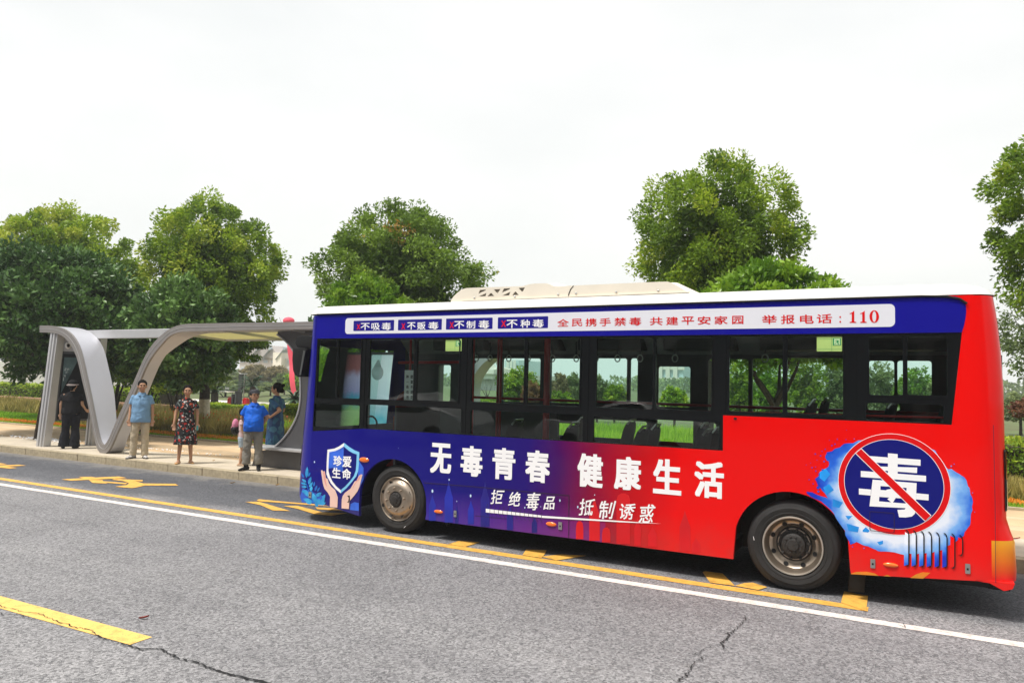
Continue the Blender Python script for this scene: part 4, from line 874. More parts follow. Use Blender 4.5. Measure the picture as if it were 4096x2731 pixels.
it = [(c, 1637, 1500+i*20.5, 1648, 1500+i*20.5+14) for i, c in enumerate('罂粟不是花')]+[(c, 1620, 1499+i*20.5, 1630, 1499+i*20.5+14) for i, c in enumerate('种一株也违')]
text_on('notice_character', it, M['black'], bus, .0255, off=.02)
M['bag'] = translucent0('plastic_bag', (.66, .78, .74), .65)
p = at(1510, 1490, .20); b = MB(); b.ell((p.x, .20, p.z), (.085, .07, .10), 14, 10).tube([(p.x, .20, p.z+.08), (p.x+.01, .20, p.z+.17)], [.05, .012], 8); b.build('hanging_bag', M['bag'], bus, auto=50)
# emergency exit stickers
M['ygreen'] = mat('yellow_green_sticker', (.42, .60, .18), .4, var=.06); M['sgreen'] = mat('green_sticker', (.01, .26, .09), .4)
for (x0, y0, x1, y1) in ((1782, 1356, 1846, 1404), (3267, 1344, 3368, 1405)):
    a = SR(x0, y0, x1, y1); wd, h = a[1]-a[0], a[3]-a[2]
    st = MB().box(a[0], a[1], 0.0020, 0.0030, a[2], a[3]).build('exit_sticker', M['ygreen'], bus)
    X = lambda u: a[0]+u*wd
    Z = lambda v: a[2]+v*h
    MB().prism([rrect(X(.64), X(.96), Z(.38), Z(.86), .002, 2)], 0.0010, 0.0017).build('exit_symbol', M['sgreen'], st)
    b = MB().box(X(.02), X(.98), 0.0011, 0.0018, Z(.13), Z(.145)).box(X(.59), X(.60), 0.0011, 0.0018, Z(.02), Z(.98)).box(X(.02), X(.59), 0.0011, 0.0018, Z(.80), Z(.81)); b.build('sticker_line', M['sgreen'], st)
    F2 = lambda P: [(X(u), Z(v)) for u, v in P]
    b = MB(); b.prism([F2([(.69, .42), (.92, .42), (.92, .82), (.69, .82)]), F2([(.80, .60), (.84, .45), (.88, .45), (.86, .60), (.885, .70), (.85, .71), (.80, .73), (.72, .69), (.73, .67), (.79, .69), (.785, .60), (.73, .52), (.70, .48), (.72, .46), (.77, .52)])], -0.0001, 0.0009); b.build('running_figure', mat('pale_green_figure', (.50, .70, .36), .5), st)
# ================================================================ BUS SHELTER
M['alu'] = mat('satin_aluminium', (.52, .52, .53), .42, metal=.35, var=.06, vs=2, dirt=.12); M['alud'] = mat('warm_grey_fascia', (.27, .25, .24), .5, metal=.3, var=.08, vs=2, dirt=.1)
M['alup'] = mat('pale_ribbon_sheet', (.56, .56, .61), .4, metal=.25, var=.03, vs=1, dirt=.05); M['aluk'] = mat('dark_grey_panel', (.10, .10, .105), .5, metal=.2, var=.1, vs=2, dirt=.1)
def translucent(name, c, w):
    m = mat(name, c, .4, var=.2, vs=1.5); n = m.node_tree; o = [k for k in n.nodes if k.type == 'OUTPUT_MATERIAL'][0]; p = [k for k in n.nodes if k.type == 'BSDF_PRINCIPLED'][0]
    t = n.nodes.new('ShaderNodeBsdfTranslucent'); t.inputs[0].default_value = (*c, 1); x = n.nodes.new('ShaderNodeMixShader'); x.inputs[0].default_value = w
    n.links.new(p.outputs[0], x.inputs[1]); n.links.new(t.outputs[0], x.inputs[2]); n.links.new(x.outputs[0], o.inputs[0]); return m
M['yel'] = translucent('yellow_translucent_roof', (.50, .46, .19), .36)
shl = empty('bus_shelter', (-14, 3.4, .15), 'silver bus shelter with a swooping V-shaped ribbon frame on the pavement', 'bus shelter')
YF = 2.65
def resample(P, n):
    P = [Vector(p) for p in P]; d = [0]
    for a, b in zip(P, P[1:]): d.append(d[-1]+(b-a).length)
    out = []
    for i in range(n):
        t = d[-1]*i/(n-1); k = 0
        while k < len(d)-2 and d[k+1] < t: k += 1
        out.append(P[k].lerp(P[k+1], (t-d[k])/max(1e-9, d[k+1]-d[k])))
    for _ in range(2): out = [out[0]]+[(out[i-1]+out[i]*2+out[i+1])/4 for i in range(1, n-1)]+[out[-1]]
    return out
z1c = lambda P: [(x/2.24, 1200+y/2.24) for x, y in P]; z2c = lambda P: [(600+x/2.09, 1200+y/2.09) for x, y in P]
XZ = lambda P, Y=YF: [(at(x, y, Y).x, at(x, y, Y).z) for x, y in P]
# left limb, valley, right limb, roof front: the upper and lower outlines of the fascia
Uo = XZ(z1c([(362, 229), (455, 228), (520, 238), (590, 262), (650, 308), (695, 375), (722, 440), (742, 520), (762, 610), (790, 740), (825, 905), (855, 1060), (880, 1180), (898, 1260), (915, 1305), (932, 1321), (950, 1303), (982, 1240), (1040, 1100), (1090, 990), (1130, 900), (1180, 790), (1240, 650), (1290, 530), (1340, 440), (1400, 360), (1470, 300)]))
Uo += XZ(z2c([(150, 250), (210, 220), (270, 203), (345, 197)])); Uo += [(XZ([(1130, 1294)])[0][0], 2.975), (-8.9, 2.975)]
Lo = XZ(z1c([(362, 290), (460, 290), (540, 305), (600, 345), (648, 410), (688, 490), (713, 580), (738, 700), (770, 830), (800, 960), (825, 1090), (845, 1200), (862, 1290), (880, 1350), (905, 1380), (940, 1389), (975, 1370), (1008, 1300), (1055, 1190), (1115, 1060), (1180, 915), (1230, 800), (1285, 660), (1330, 560), (1390, 470), (1450, 400), (1500, 355)]))
Lo += XZ(z2c([(140, 320), (185, 288), (250, 267), (345, 262)])); Lo += [(XZ([(1130, 1325)])[0][0], 2.835), (-8.9, 2.835)]
iu = 30; 
NS = 110
zfix = lambda L_: [Vector((p.x, max(p.y, .152))) for p in L_]
U = zfix(resample(Uo, NS)); Lw = zfix(resample(Lo, NS))
Uo2, Lo2 = U, Lw
def band(y0, y1_, name, m, U_, L_, smooth=True, closed=True):
    b = MB(); n = len(U_); V = []
    for i_, (p, q) in enumerate(zip(U_, L_)):
        y1 = y1_(p.x) if callable(y1_) else y1_; V += [(p.x, y0, p.y), (p.x, y1, p.y), (q.x, y1, q.y), (q.x, y0, q.y)]
    fs = []
    for i in range(n-1):
        a, c = i*4, i*4+4
        fs += [(a, c, c+1, a+1), (a+1, c+1, c+2, a+2), (a+2, c+2, c+3, a+3), (a+3, c+3, c, a)]
    fs += [(0, 1, 2, 3), ((n-1)*4+3, (n-1)*4+2, (n-1)*4+1, (n-1)*4)]
    b.add(V, fs); return b.build(name, m, shl, auto=35)
sheet_m = band(YF+.03, lambda x: YF+(.58 if x < -16.4 else .58-.28*min(1, (x+16.4)/.9) if x < -14.3 else .30+.28*min(1, (x+14.3)/.7)), 'ribbon_sheet', M['alup'], [u*.96+l*.04 for u, l in zip(U, Lw)], [u*.04+l*.96 for u, l in zip(U, Lw)])
band(YF-.02, YF+.029, 'fascia', M['alud'], U, Lw)
mid = [(a*.55+b_*.45) for a, b_ in zip(U, Lw)]; mid2 = [(a*.50+b_*.50) for a, b_ in zip(U, Lw)]
band(YF-.026, YF-.021, 'fascia_line', M['alu'], mid, mid2)
# roof: flat top, underside falling to the back, yellow panels below
xr0, xr1 = -14.1, -6.2
for yy0, yy1, zz0 in ((YF+.59, YF+.62, 2.84), (4.30, 4.352, 2.74)): MB().box(xr0, xr1, yy0, yy1, zz0, zz0+.06).build('roof_rail', M['alu'], shl)
for i in range(5):
    a = xr0+.05+i*1.85; MB().add([(a, YF+.06, 2.82), (a+.045, YF+.06, 2.82), (a+.045, 4.35, 2.73), (a, 4.35, 2.73), (a, YF+.06, 2.88), (a+.045, YF+.06, 2.88), (a+.045, 4.35, 2.80), (a, 4.35, 2.80)], [(0, 1, 2, 3), (4, 5, 6, 7), (0, 1, 5, 4), (1, 2, 6, 5), (2, 3, 7, 6), (3, 0, 4, 7)]).build('roof_rib', M['alu'], shl)
    if i < 4: MB().add([(a+.047, YF+.62, 2.845), (a+1.848, YF+.62, 2.845), (a+1.848, 4.30, 2.775), (a+.047, 4.30, 2.775)], [(0, 1, 2, 3)]).build('roof_panel', M['yel'], shl)
MB().box(-18.35, xr0+.0, 3.235, 3.36, 2.75, 2.955).build('rear_beam', M['alu'], shl, bevel=.02)
MB().box(xr0, xr1, 4.352, 4.42, 2.735, 2.93).build('rear_fascia', M['alu'], shl)
# round portal at the far end: solid grey below and to the side, opening towards the V
C1 = XZ([(1118, 1338), (1140, 1353), (1168, 1378), (1190, 1412), (1205, 1460), (1213, 1530), (1212, 1620), (1203, 1655), (1188, 1690), (1160, 1735), (1125, 1775), (1090, 1797)], 3.1)
C1r = resample(C1, 26)
base = [(-11.5, .45), (-11.6, .152)]
pr = [(p.x, p.y) for p in C1r]+base+[(-9.9, .152), (-9.9, 2.83), (C1r[0].x, 2.83)]
MB().prism([pr], 3.05, 3.4).build('end_portal', M['aluk'], shl, auto=40)
tb = [(p.x-.012, 3.04, p.y) for p in C1r]; MB().tube(tb, .018, 8).build('portal_trim', M['alu'], shl, smooth=True)
# bench
MB().box(-11.45, -8.2, 2.86, 3.30, .515, .56).build('bench_seat', M['alu'], shl, bevel=.01)
for x in (-10.9, -9.2): MB().tube([(x, 3.1, .51), (x-.28, 3.1, .16)], .02, 8).build('bench_leg', M['alu'], shl, smooth=True)
# backlit advertisement panel and the second, mirrored end
def ad(name, cols, pos, sc=(0, 0, 1)):
    m, n, o = newmat(name); N = n.nodes.new; K = n.links.new
    p = N('ShaderNodeBsdfPrincipled'); p.inputs['Roughness'].default_value = .3; K(p.outputs[0], o.inputs[0])
    t = N('ShaderNodeTexCoord'); s = N('ShaderNodeSeparateXYZ'); K(t.outputs['Generated'], s.inputs[0])
    z = N('ShaderNodeTexNoise'); z.inputs['Scale'].default_value = 3; z.inputs['Detail'].default_value = 3; K(t.outputs['Generated'], z.inputs['Vector'])
    a = N('ShaderNodeMath'); a.operation = 'MULTIPLY_ADD'; K(z.outputs['Fac'], a.inputs[0]); a.inputs[1].default_value = .25; K(s.outputs[2], a.inputs[2])
    r = N('ShaderNodeValToRGB'); e = r.color_ramp.elements; e[0].position = pos[0]; e[0].color = (*cols[0], 1); e[1].position = pos[-1]; e[1].color = (*cols[-1], 1)
    for c, q in zip(cols[1:-1], pos[1:-1]): k = e.new(q); k.color = (*c, 1)
    K(a.outputs[0], r.inputs[0]); K(r.outputs[0], p.inputs['Base Color']); K(r.outputs[0], p.inputs['Emission Color']); p.inputs['Emission Strength'].default_value = .25
    return m
M['ad1'] = ad('beach_advertisement', [(.40, .62, .25), (.30, .62, .50), (.03, .42, .50), (.05, .25, .48), (.35, .30, .66), (.60, .62, .85)], [.10, .3, .45, .6, .75, .9])
M['ad3'] = ad('violet_advertisement', [(.50, .62, .20), (.45, .60, .25), (.10, .35, .60), (.50, .36, .70), (.62, .45, .75), (.40, .10, .12)], [.15, .45, .58, .66, .85, .98])
M['ad2'] = ad('pale_advertisement', [(.50, .70, .72), (.10, .45, .60), (.60, .68, .80), (.74, .78, .86)], [.1, .35, .55, .9])
for pa, pb, k in ((1240, 1352, 'ad1'), (1358, 1462, 'ad3'), (1476, 1606, 'ad2'), (1690, 1760, 'ad1')):
    x0, x1 = at(pa, 1500, 3.6).x, at(pb, 1500, 3.6).x
    fr_ = MB().prism([rrect(x0, x1, .75, 2.45, .04), rrect(x0+.05, x1-.05, .80, 2.40, .03)], 3.58, 3.72).build('display_frame', M['aluk'], shl)
    MB().box(x0+.05, x1-.05, 3.60, 3.66, .80, 2.40).build('display', M[k], fr_)
A1 = resample(XZ([(1990, 1425), (1965, 1434), (1940, 1450), (1915, 1481), (1895, 1512), (1886, 1540), (1884, 1600), (1890, 1660), (1905, 1720)], 3.1), 22)
MB().prism([[(p.x, p.y) for p in A1]+[(-6.2, .152), (-6.85, .152), (-6.9, 2.83), (A1[0].x, 2.83)]], 3.05, 3.4).build('end_portal', M['alu'], shl, auto=40)
# ticket and display kiosk: two fluted, inward-leaning posts with a framed screen
def post(x0, y0, x1, y1, wd, z1_):
    b = MB(); V = []
    for z, cx, cy in ((.15, x0, y0), (z1_, x1, y1)):
        V += [(cx+u, cy+v, z) for u, v in ((-wd, -.10), (-wd*.45, -.10), (-wd*.40, -.065), (-wd*.05, -.065), (0, -.10), (wd*.45, -.10), (wd*.5, -.07), (wd, -.07), (wd, .10), (-wd, .10))]
    n = 10; b.add(V, [(k, (k+1) % n, n+(k+1) % n, n+k) for k in range(n)]+[tuple(range(n)), tuple(range(n, 2*n))])
    return b.build('post', M['alu'], shl)
post(-18.20, 2.70, -17.95, 2.75, .125, 2.86); post(-17.72, 3.58, -17.45, 3.50, .115, 2.80)
kb = MB().add([(-18.05, 2.86, .75), (-17.72, 3.60, .75), (-17.52, 3.47, 2.42), (-17.92, 2.86, 2.42), (-18.2, 2.93, .75), (-17.87, 3.67, .75), (-17.67, 3.54, 2.42), (-18.07, 2.93, 2.42)], [(0, 1, 2, 3), (4, 5, 6, 7), (0, 1, 5, 4), (1, 2, 6, 5), (2, 3, 7, 6), (3, 0, 4, 7)]).build('screen_case', M['aluk'], shl)
hb = MB().add([(-17.93, 2.86, 2.43), (-17.50, 3.47, 2.43), (-17.46, 3.45, 2.74), (-17.90, 2.86, 2.74), (-18.08, 2.93, 2.43), (-17.65, 3.54, 2.43), (-17.61, 3.52, 2.74), (-18.05, 2.93, 2.74)], [(0, 1, 2, 3), (4, 5, 6, 7), (0, 1, 5, 4), (1, 2, 6, 5), (2, 3, 7, 6), (3, 0, 4, 7)]).build('header_box', M['alu'], shl)
# face coordinates on the case: u along, v up
def KF(u, v, d=.004):
    d += .035
    a, b_, c, e = Vector((-18.05, 2.86, .75)), Vector((-17.72, 3.60, .75)), Vector((-17.52, 3.47, 2.42)), Vector((-17.92, 2.86, 2.42))
    p = (a.lerp(b_, u)).lerp(e.lerp(c, u), v); n_ = (b_-a).cross(e-a).normalized(); return p+n_*d if n_.x > 0 else p-n_*d
M['screen'] = mat('dark_screen', (.004, .005, .007), .35, var=.3, spec=.2); M['screen2'] = mat('lit_screen_picture', (.06, .10, .105), .4, var=.6, vs=2.5, spec=.2); M['screent'] = mat('screen_lettering', (.55, .62, .62), .4)
def kq(u0, u1, v0, v1, d, name, m, par=kb): return MB().add([KF(u0, v0, d), KF(u1, v0, d), KF(u1, v1, d), KF(u0, v1, d)], [(0, 1, 2, 3)]).build(name, m, par)
kq(.03, .97, .03, .97, .004, 'screen', M['screen']); kq(.07, .86, .25, .92, .007, 'screen_picture', M['screen2']); kq(-.10, -.02, -.02, 1.0, .01, 'screen_edge', M['alu'])
def kt(s, u0, u1, v0, v1, skew=.02):
    n = len(s)
    for i, c in enumerate(s):
        co, fs = glyph(c); a = u0+(u1-u0)*i/n; w_ = (u1-u0)/n*.88
        MB().add([KF(a+w_*u+skew*v, v0+(v1-v0)*v, .011) for u, v in co], fs).build('screen_character', M['screent'], kb)
kt('夏季行动进行', .09, .50, .725, .765); kt('平安守护不', .12, .47, .680, .718)
for i in range(9): kq(.10+i*.045, .113+i*.045, .58, .635, .010, 'screen_column', M['screent'])
kq(.10, .20, .655, .663, .010, 'screen_rule', M['screent']); kq(.12, .20, .641, .648, .010, 'screen_rule', M['screent'])
p = (KF(.14, 1.09, .012)); MB().ell(p, (.02, .075, .085), 20, 10).build('loudspeaker_ring', M['white'], hb, smooth=True); MB().ell(p+Vector((.016, 0, 0)), (.012, .04, .045), 16, 8).build('loudspeaker_cone', M['black'], hb, smooth=True)

# ================================================================ VEGETATION
def leafmat(name, dark, mid_, light, tip=None, rough=.5, trans=.35):
    m, n, o = newmat(name); N = n.nodes.new; K = n.links.new
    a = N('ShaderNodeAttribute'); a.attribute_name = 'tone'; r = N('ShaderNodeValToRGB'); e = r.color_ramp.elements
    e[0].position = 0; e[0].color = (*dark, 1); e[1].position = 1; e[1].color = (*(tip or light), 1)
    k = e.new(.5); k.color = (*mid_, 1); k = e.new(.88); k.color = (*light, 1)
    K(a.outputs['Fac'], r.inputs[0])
    p = N('ShaderNodeBsdfPrincipled'); p.inputs['Roughness'].default_value = rough; p.inputs['Specular IOR Level'].default_value = .35; K(r.outputs[0], p.inputs['Base Color'])
    t = N('ShaderNodeBsdfTranslucent'); K(r.outputs[0], t.inputs[0]); x = N('ShaderNodeMixShader'); x.inputs[0].default_value = trans
    K(p.outputs[0], x.inputs[1]); K(t.outputs[0], x.inputs[2]); K(x.outputs[0], o.inputs[0]); return m
M['bark'] = mat('dark_bark', (.045, .034, .026), .95, var=.5, vs=18, bump=.8, bs=25); M['lime'] = mat('whitewashed_bark', (.72, .64, .48), .95, var=.2, vs=14, bump=.6, bs=40)
M['camphor'] = leafmat('camphor_leaves', (.022, .060, .006), (.155, .265, .014), (.33, .46, .020), (.42, .48, .05)); M['camphor2'] = leafmat('deep_camphor_leaves', (.028, .072, .010), (.14, .235, .026), (.25, .38, .035), (.45, .26, .06))
M['magn'] = leafmat('dark_glossy_leaves', (.012, .040, .008), (.058, .130, .028), (.15, .27, .06), None, .38, .15); M['bright'] = leafmat('bright_broad_leaves', (.04, .11, .010), (.13, .27, .016), (.26, .42, .03), None, .35, .35)
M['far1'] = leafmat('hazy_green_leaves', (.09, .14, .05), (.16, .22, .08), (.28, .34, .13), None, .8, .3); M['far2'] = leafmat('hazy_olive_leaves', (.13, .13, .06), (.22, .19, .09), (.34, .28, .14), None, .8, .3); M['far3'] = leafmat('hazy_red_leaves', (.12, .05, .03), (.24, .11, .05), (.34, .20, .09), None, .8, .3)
M['hedge'] = leafmat('hedge_leaves', (.05, .11, .01), (.22, .36, .02), (.46, .56, .04), None, .5, .3); M['maple'] = leafmat('maroon_leaves', (.05, .015, .010), (.14, .045, .025), (.24, .10, .05), None, .5, .3)
M['grassg'] = leafmat('green_grass_blades', (.10, .24, .012), (.28, .50, .02), (.52, .70, .06), None, .6, .4); M['grassb'] = leafmat('dry_grass_blades', (.16, .16, .03), (.38, .31, .08), (.56, .47, .16), None, .7, .3)
rng = np.random.default_rng(11)
def leaves_mesh(name, P, Nn, L_, Wd, tone, m, parent=None):
    """P centres, Nn leaf axis directions, L_ lengths, Wd widths -> one folded four-point leaf each"""
    n = len(P); ax = Nn/np.linalg.norm(Nn, axis=1, keepdims=True); rv = rng.normal(size=(n, 3)); s = np.cross(ax, rv); s /= np.linalg.norm(s, axis=1, keepdims=True)
    up = np.cross(s, ax); L_ = L_[:, None]; Wd = Wd[:, None]
    v = np.stack([P-ax*L_*.5, P+s*Wd*.5+up*Wd*.15, P+ax*L_*.5, P-s*Wd*.5+up*Wd*.15], 1).reshape(-1, 3)
    me = bpy.data.meshes.new(name); me.vertices.add(n*4); off = np.array(wl(parent)) if parent else np.zeros(3)
    me.vertices.foreach_set('co', (v-off).astype(np.float32).ravel()); me.loops.add(n*6); me.polygons.add(n*2)
    b = np.arange(n)[:, None]*4; idx = (b+np.array([[0, 1, 2, 0, 2, 3]])).ravel()
    me.loops.foreach_set('vertex_index', idx); me.polygons.foreach_set('loop_start', np.arange(n*2)*3); me.polygons.foreach_set('loop_total', np.full(n*2, 3))
    a = me.attributes.new('tone', 'FLOAT', 'FACE'); a.data.foreach_set('value', np.repeat(np.clip(tone, 0, 1), 2).astype(np.float32)); me.update(); me.validate()
    me.materials.append(m); o = bpy.data.objects.new(name, me); COL.objects.link(o)
    if parent: o.parent = parent
    return o
def crown(parent, c, rad, n, size, m, ncl=90, clr=.22, seed=1, shape=None, tonebase=.42, newg=.3, flat=.0, hang=0.2, name='crown'):
    """leaves gathered in sprays on and inside a lumpy ellipsoid"""
    g = np.random.default_rng(seed); c = np.array(c); rad = np.array(rad)*np.array([.83, .83, .88]); n = int(n*1.2)
    ncl = int(ncl*1.7); clr = clr*.78; i_ = np.arange(ncl)+.5; zf = 1-1.72*i_/ncl; th = i_*2.39996+g.uniform(0, 6.28); q_ = np.sqrt(np.maximum(0, 1-zf**2))
    d = np.stack([q_*np.cos(th), q_*np.sin(th), zf], 1)+g.normal(0, .10, (ncl, 3)); d /= np.linalg.norm(d, axis=1, keepdims=True)
    rr = np.where(g.random(ncl) < .68, g.uniform(.88, 1.02, ncl), g.uniform(.35, .85, ncl)); ph = g.uniform(0, 6.28, 6)
    rr = rr*np.where(np.abs(d[:, 2]) < .6, 1.04, 1.0)
    lump = 1+.06*np.sin(d[:, 0]*4+ph[0])*np.sin(d[:, 2]*5+ph[1])+.05*np.sin(d[:, 1]*6+d[:, 2]*7+ph[2])
    cc = d*rr[:, None]*lump[:, None]
    if shape is not None: cc[:, 0] *= shape(cc[:, 2]); cc[:, 1] *= shape(cc[:, 2])
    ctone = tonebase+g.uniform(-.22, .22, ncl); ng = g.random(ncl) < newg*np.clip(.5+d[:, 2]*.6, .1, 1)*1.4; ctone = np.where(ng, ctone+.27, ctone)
    csz = g.uniform(.65, 1.35, ncl)*clr
    k = g.integers(0, ncl, n); o_ = g.normal(size=(n, 3)); o_ /= np.linalg.norm(o_, axis=1, keepdims=True); o_ *= (g.random(n)**.45)[:, None]
    o_[:, 2] *= .85
    P = (cc[k]+o_*csz[k][:, None])*rad+c
    ax = o_*.6+d[k]*.5+g.normal(size=(n, 3))*.55; ax[:, 2] -= hang
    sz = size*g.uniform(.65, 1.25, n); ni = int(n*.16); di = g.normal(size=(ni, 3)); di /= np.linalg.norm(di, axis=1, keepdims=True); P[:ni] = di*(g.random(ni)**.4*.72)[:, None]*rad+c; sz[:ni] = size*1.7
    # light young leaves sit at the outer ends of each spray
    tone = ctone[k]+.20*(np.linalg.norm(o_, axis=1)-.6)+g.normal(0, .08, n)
    tone[:ni] = tonebase-.25  # inner filler leaves coloured darker, painting the shade inside the crown
    return leaves_mesh(name, P, ax, sz, sz*g.uniform(.38, .55, n), tone, m, parent)
def trunk(parent, x, y, z0, z1_, r0, limbs, seed, white=None, lean=(0, 0)):
    rnd = random.Random(seed); b = MB(); b2 = MB()
    zw = z0+(white or 0); P = [(x, y, z0-.05), (x+lean[0]*.3, y+lean[1]*.3, z0+(z1_-z0)*.35), (x+lean[0]*.7, y+lean[1]*.7, z0+(z1_-z0)*.7), (x+lean[0], y+lean[1], z1_)]
    b.tube(P, [r0*1.25, r0, r0*.92, r0*.8], 14)
    for k in range(limbs):
        a = rnd.uniform(0, 6.28); q = Vector(P[-1])-Vector((0, 0, rnd.uniform(0, .25))); pts = [q]; ln = rnd.uniform(.7, 1.2)*(z1_-z0)*.9; dr = Vector((math.cos(a)*.8, math.sin(a)*.8, rnd.uniform(.6, 1.3))).normalized()
        for j in range(4): q = q+dr*ln/4; dr = (dr+Vector((rnd.uniform(-.25, .25), rnd.uniform(-.25, .25), .2))).normalized(); pts.append(q)
        b.tube(pts, [r0*.5, r0*.38, r0*.28, r0*.18, r0*.08], 7)
    t = b.build('trunk', M['bark'], parent, smooth=True)
    if white:
        w_ = MB(); f = white/(z1_-z0); n = 12; V = []
        def pt(zf):
            zf = min(max(zf, 0), .999); i = 0 if zf < .35 else (1 if zf < .7 else 2); e = (0, .35, .7, 1); q = (zf-e[i])/(e[i+1]-e[i]); return Vector(P[i]).lerp(Vector(P[i+1]), q), (1.25, 1, .92, .8)[i]*(1-q)+(1.25, 1, .92, .8)[i+1]*q
        pp = []; rr_ = []
        for i in range(6): a, k = pt(f*i/5); pp.append(a); rr_.append(r0*k+.006)
        w_.tube(pp, rr_, 14, False).build('whitewash', M['lime'], parent, smooth=True)
    return t
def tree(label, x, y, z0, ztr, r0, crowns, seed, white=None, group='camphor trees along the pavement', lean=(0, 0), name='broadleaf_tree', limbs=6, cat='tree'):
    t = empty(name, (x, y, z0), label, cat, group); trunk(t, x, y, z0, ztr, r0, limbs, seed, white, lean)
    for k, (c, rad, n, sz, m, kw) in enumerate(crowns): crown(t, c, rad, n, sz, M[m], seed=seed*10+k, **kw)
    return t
TY = 8.65
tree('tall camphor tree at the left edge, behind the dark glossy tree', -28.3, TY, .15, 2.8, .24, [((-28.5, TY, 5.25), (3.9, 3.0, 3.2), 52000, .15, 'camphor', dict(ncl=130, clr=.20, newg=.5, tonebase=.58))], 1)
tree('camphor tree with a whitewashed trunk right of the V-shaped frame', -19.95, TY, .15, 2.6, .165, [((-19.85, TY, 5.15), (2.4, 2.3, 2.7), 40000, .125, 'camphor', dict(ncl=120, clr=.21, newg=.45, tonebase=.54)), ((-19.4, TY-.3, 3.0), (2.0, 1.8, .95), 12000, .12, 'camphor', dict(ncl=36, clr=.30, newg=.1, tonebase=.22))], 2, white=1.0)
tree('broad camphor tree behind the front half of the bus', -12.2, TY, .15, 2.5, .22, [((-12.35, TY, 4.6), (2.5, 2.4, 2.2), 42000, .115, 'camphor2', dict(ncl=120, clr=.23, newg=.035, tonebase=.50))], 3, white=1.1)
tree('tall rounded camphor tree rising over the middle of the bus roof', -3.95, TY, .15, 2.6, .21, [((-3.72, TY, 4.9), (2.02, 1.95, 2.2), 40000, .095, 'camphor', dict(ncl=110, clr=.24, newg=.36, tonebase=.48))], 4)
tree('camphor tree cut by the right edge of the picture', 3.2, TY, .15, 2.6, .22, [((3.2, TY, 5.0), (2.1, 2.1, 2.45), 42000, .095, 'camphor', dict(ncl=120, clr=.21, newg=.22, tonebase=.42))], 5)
# broadleaf evergreens between them
tree('dark glossy-leaved tree leaning over the pavement behind the shelter kiosk', -20.13, 3.62, .15, 2.0, .07, [((-21.4, 4.6, 3.35), (3.4, 2.4, 2.3), 42000, .17, 'magn', dict(ncl=120, clr=.25, newg=.12, tonebase=.5, hang=-.1))], 6, group=None, lean=(.22, .1), name='glossy_leaved_tree')
tree('glossy-leaved tree standing between the two limbs of the shelter and the camphor', at(556, 1700, 6.6).x, 6.6, .15, 1.5, .06, [((-17.15, 5.5, 2.85), (1.85, 1.4, 1.75), 17000, .16, 'magn', dict(ncl=70, clr=.27, newg=.35, tonebase=.6, hang=-.1))], 7, group=None, name='glossy_leaved_tree')
tree('light green broadleaf tree peeping over the bus roof before the broad camphor', -11.9, 6.7, .15, 1.6, .07, [((-11.75, 6.6, 3.25), (1.35, 1.1, 1.25), 13000, .13, 'bright', dict(ncl=60, clr=.26, newg=.3, tonebase=.5, hang=-.1))], 8, group=None, name='young_broadleaf_tree')
tree('lush bright green broadleaf tree close behind the bus roof', -1.95, 5.2, .15, 1.7, .09, [((-1.95, 5.2, 3.02), (1.45, 1.15, 1.12), 11000, .14, 'bright', dict(ncl=60, clr=.28, newg=.4, tonebase=.52, hang=-.2)), ((-.95, 5.3, 2.75), (.55, .6, .42), 1600, .13, 'bright', dict(ncl=12, clr=.4))], 9, group=None, name='young_broadleaf_tree')
tree('sparse sprig of a young tree beside the front of the bus roof', -11.75, 4.9, .15, 2.0, .03, [((-11.6, 4.9, 3.0), (.42, .4, .38), 420, .13, 'magn', dict(ncl=14, clr=.4, tonebase=.55, hang=-.1)), ((-11.4, 4.9, 2.2), (.35, .4, .35), 260, .12, 'magn', dict(ncl=10, clr=.4, tonebase=.5))], 10, group=None, name='young_sapling', limbs=3)
def stems(parent, x, y, z0, z1_, n, r, seed, sp=.5):
    rnd = random.Random(seed)
    for k in range(n):
        a = rnd.uniform(0, 6.28); s = rnd.uniform(.3, 1)*sp
        MB().tube([(x+rnd.uniform(-.1, .1), y, z0-.02), (x+s*.35*math.cos(a), y+s*.35*math.sin(a), z0+(z1_-z0)*.45), (x+s*math.cos(a), y+s*math.sin(a), z1_)], [r, r*.8, r*.4], 7).build('stem', M['bark'], parent, smooth=True)
def shrub(label, px, Y, zc, rad, n, sz, m, seed, ns=5, sp=.5, r=.03, name='shrub', group=None, **kw):
    p = at(px, 1600, Y); t = empty(name, (p.x, Y, .15), label, 'shrub', group); stems(t, p.x, Y, .15, zc, ns, r, seed, sp)
    crown(t, (p.x, Y, zc), rad, n, sz, M[m], seed=seed, **kw); return t
shrub('multi-stemmed small tree seen through the V of the shelter', 455, 9.5, 2.35, (1.5, 1.2, 1.15), 7000, .11, 'camphor', 21, 6, .7, .05, ncl=50, tonebase=.35, clr=.3)
shrub('bright yellow-green shrub on thin stems left of the whitewashed trunk', 700, 10.5, 1.75, (1.15, .9, .85), 6500, .10, 'hedge', 22, 6, .5, .03, ncl=45, tonebase=.6, clr=.3)
shrub('thin dark-stemmed shrub behind the man in the light blue shirt', 600, 11, 1.7, (1.3, .9, .8), 4000, .10, 'camphor', 23, 5, .6, .03, ncl=40, tonebase=.3, clr=.3)
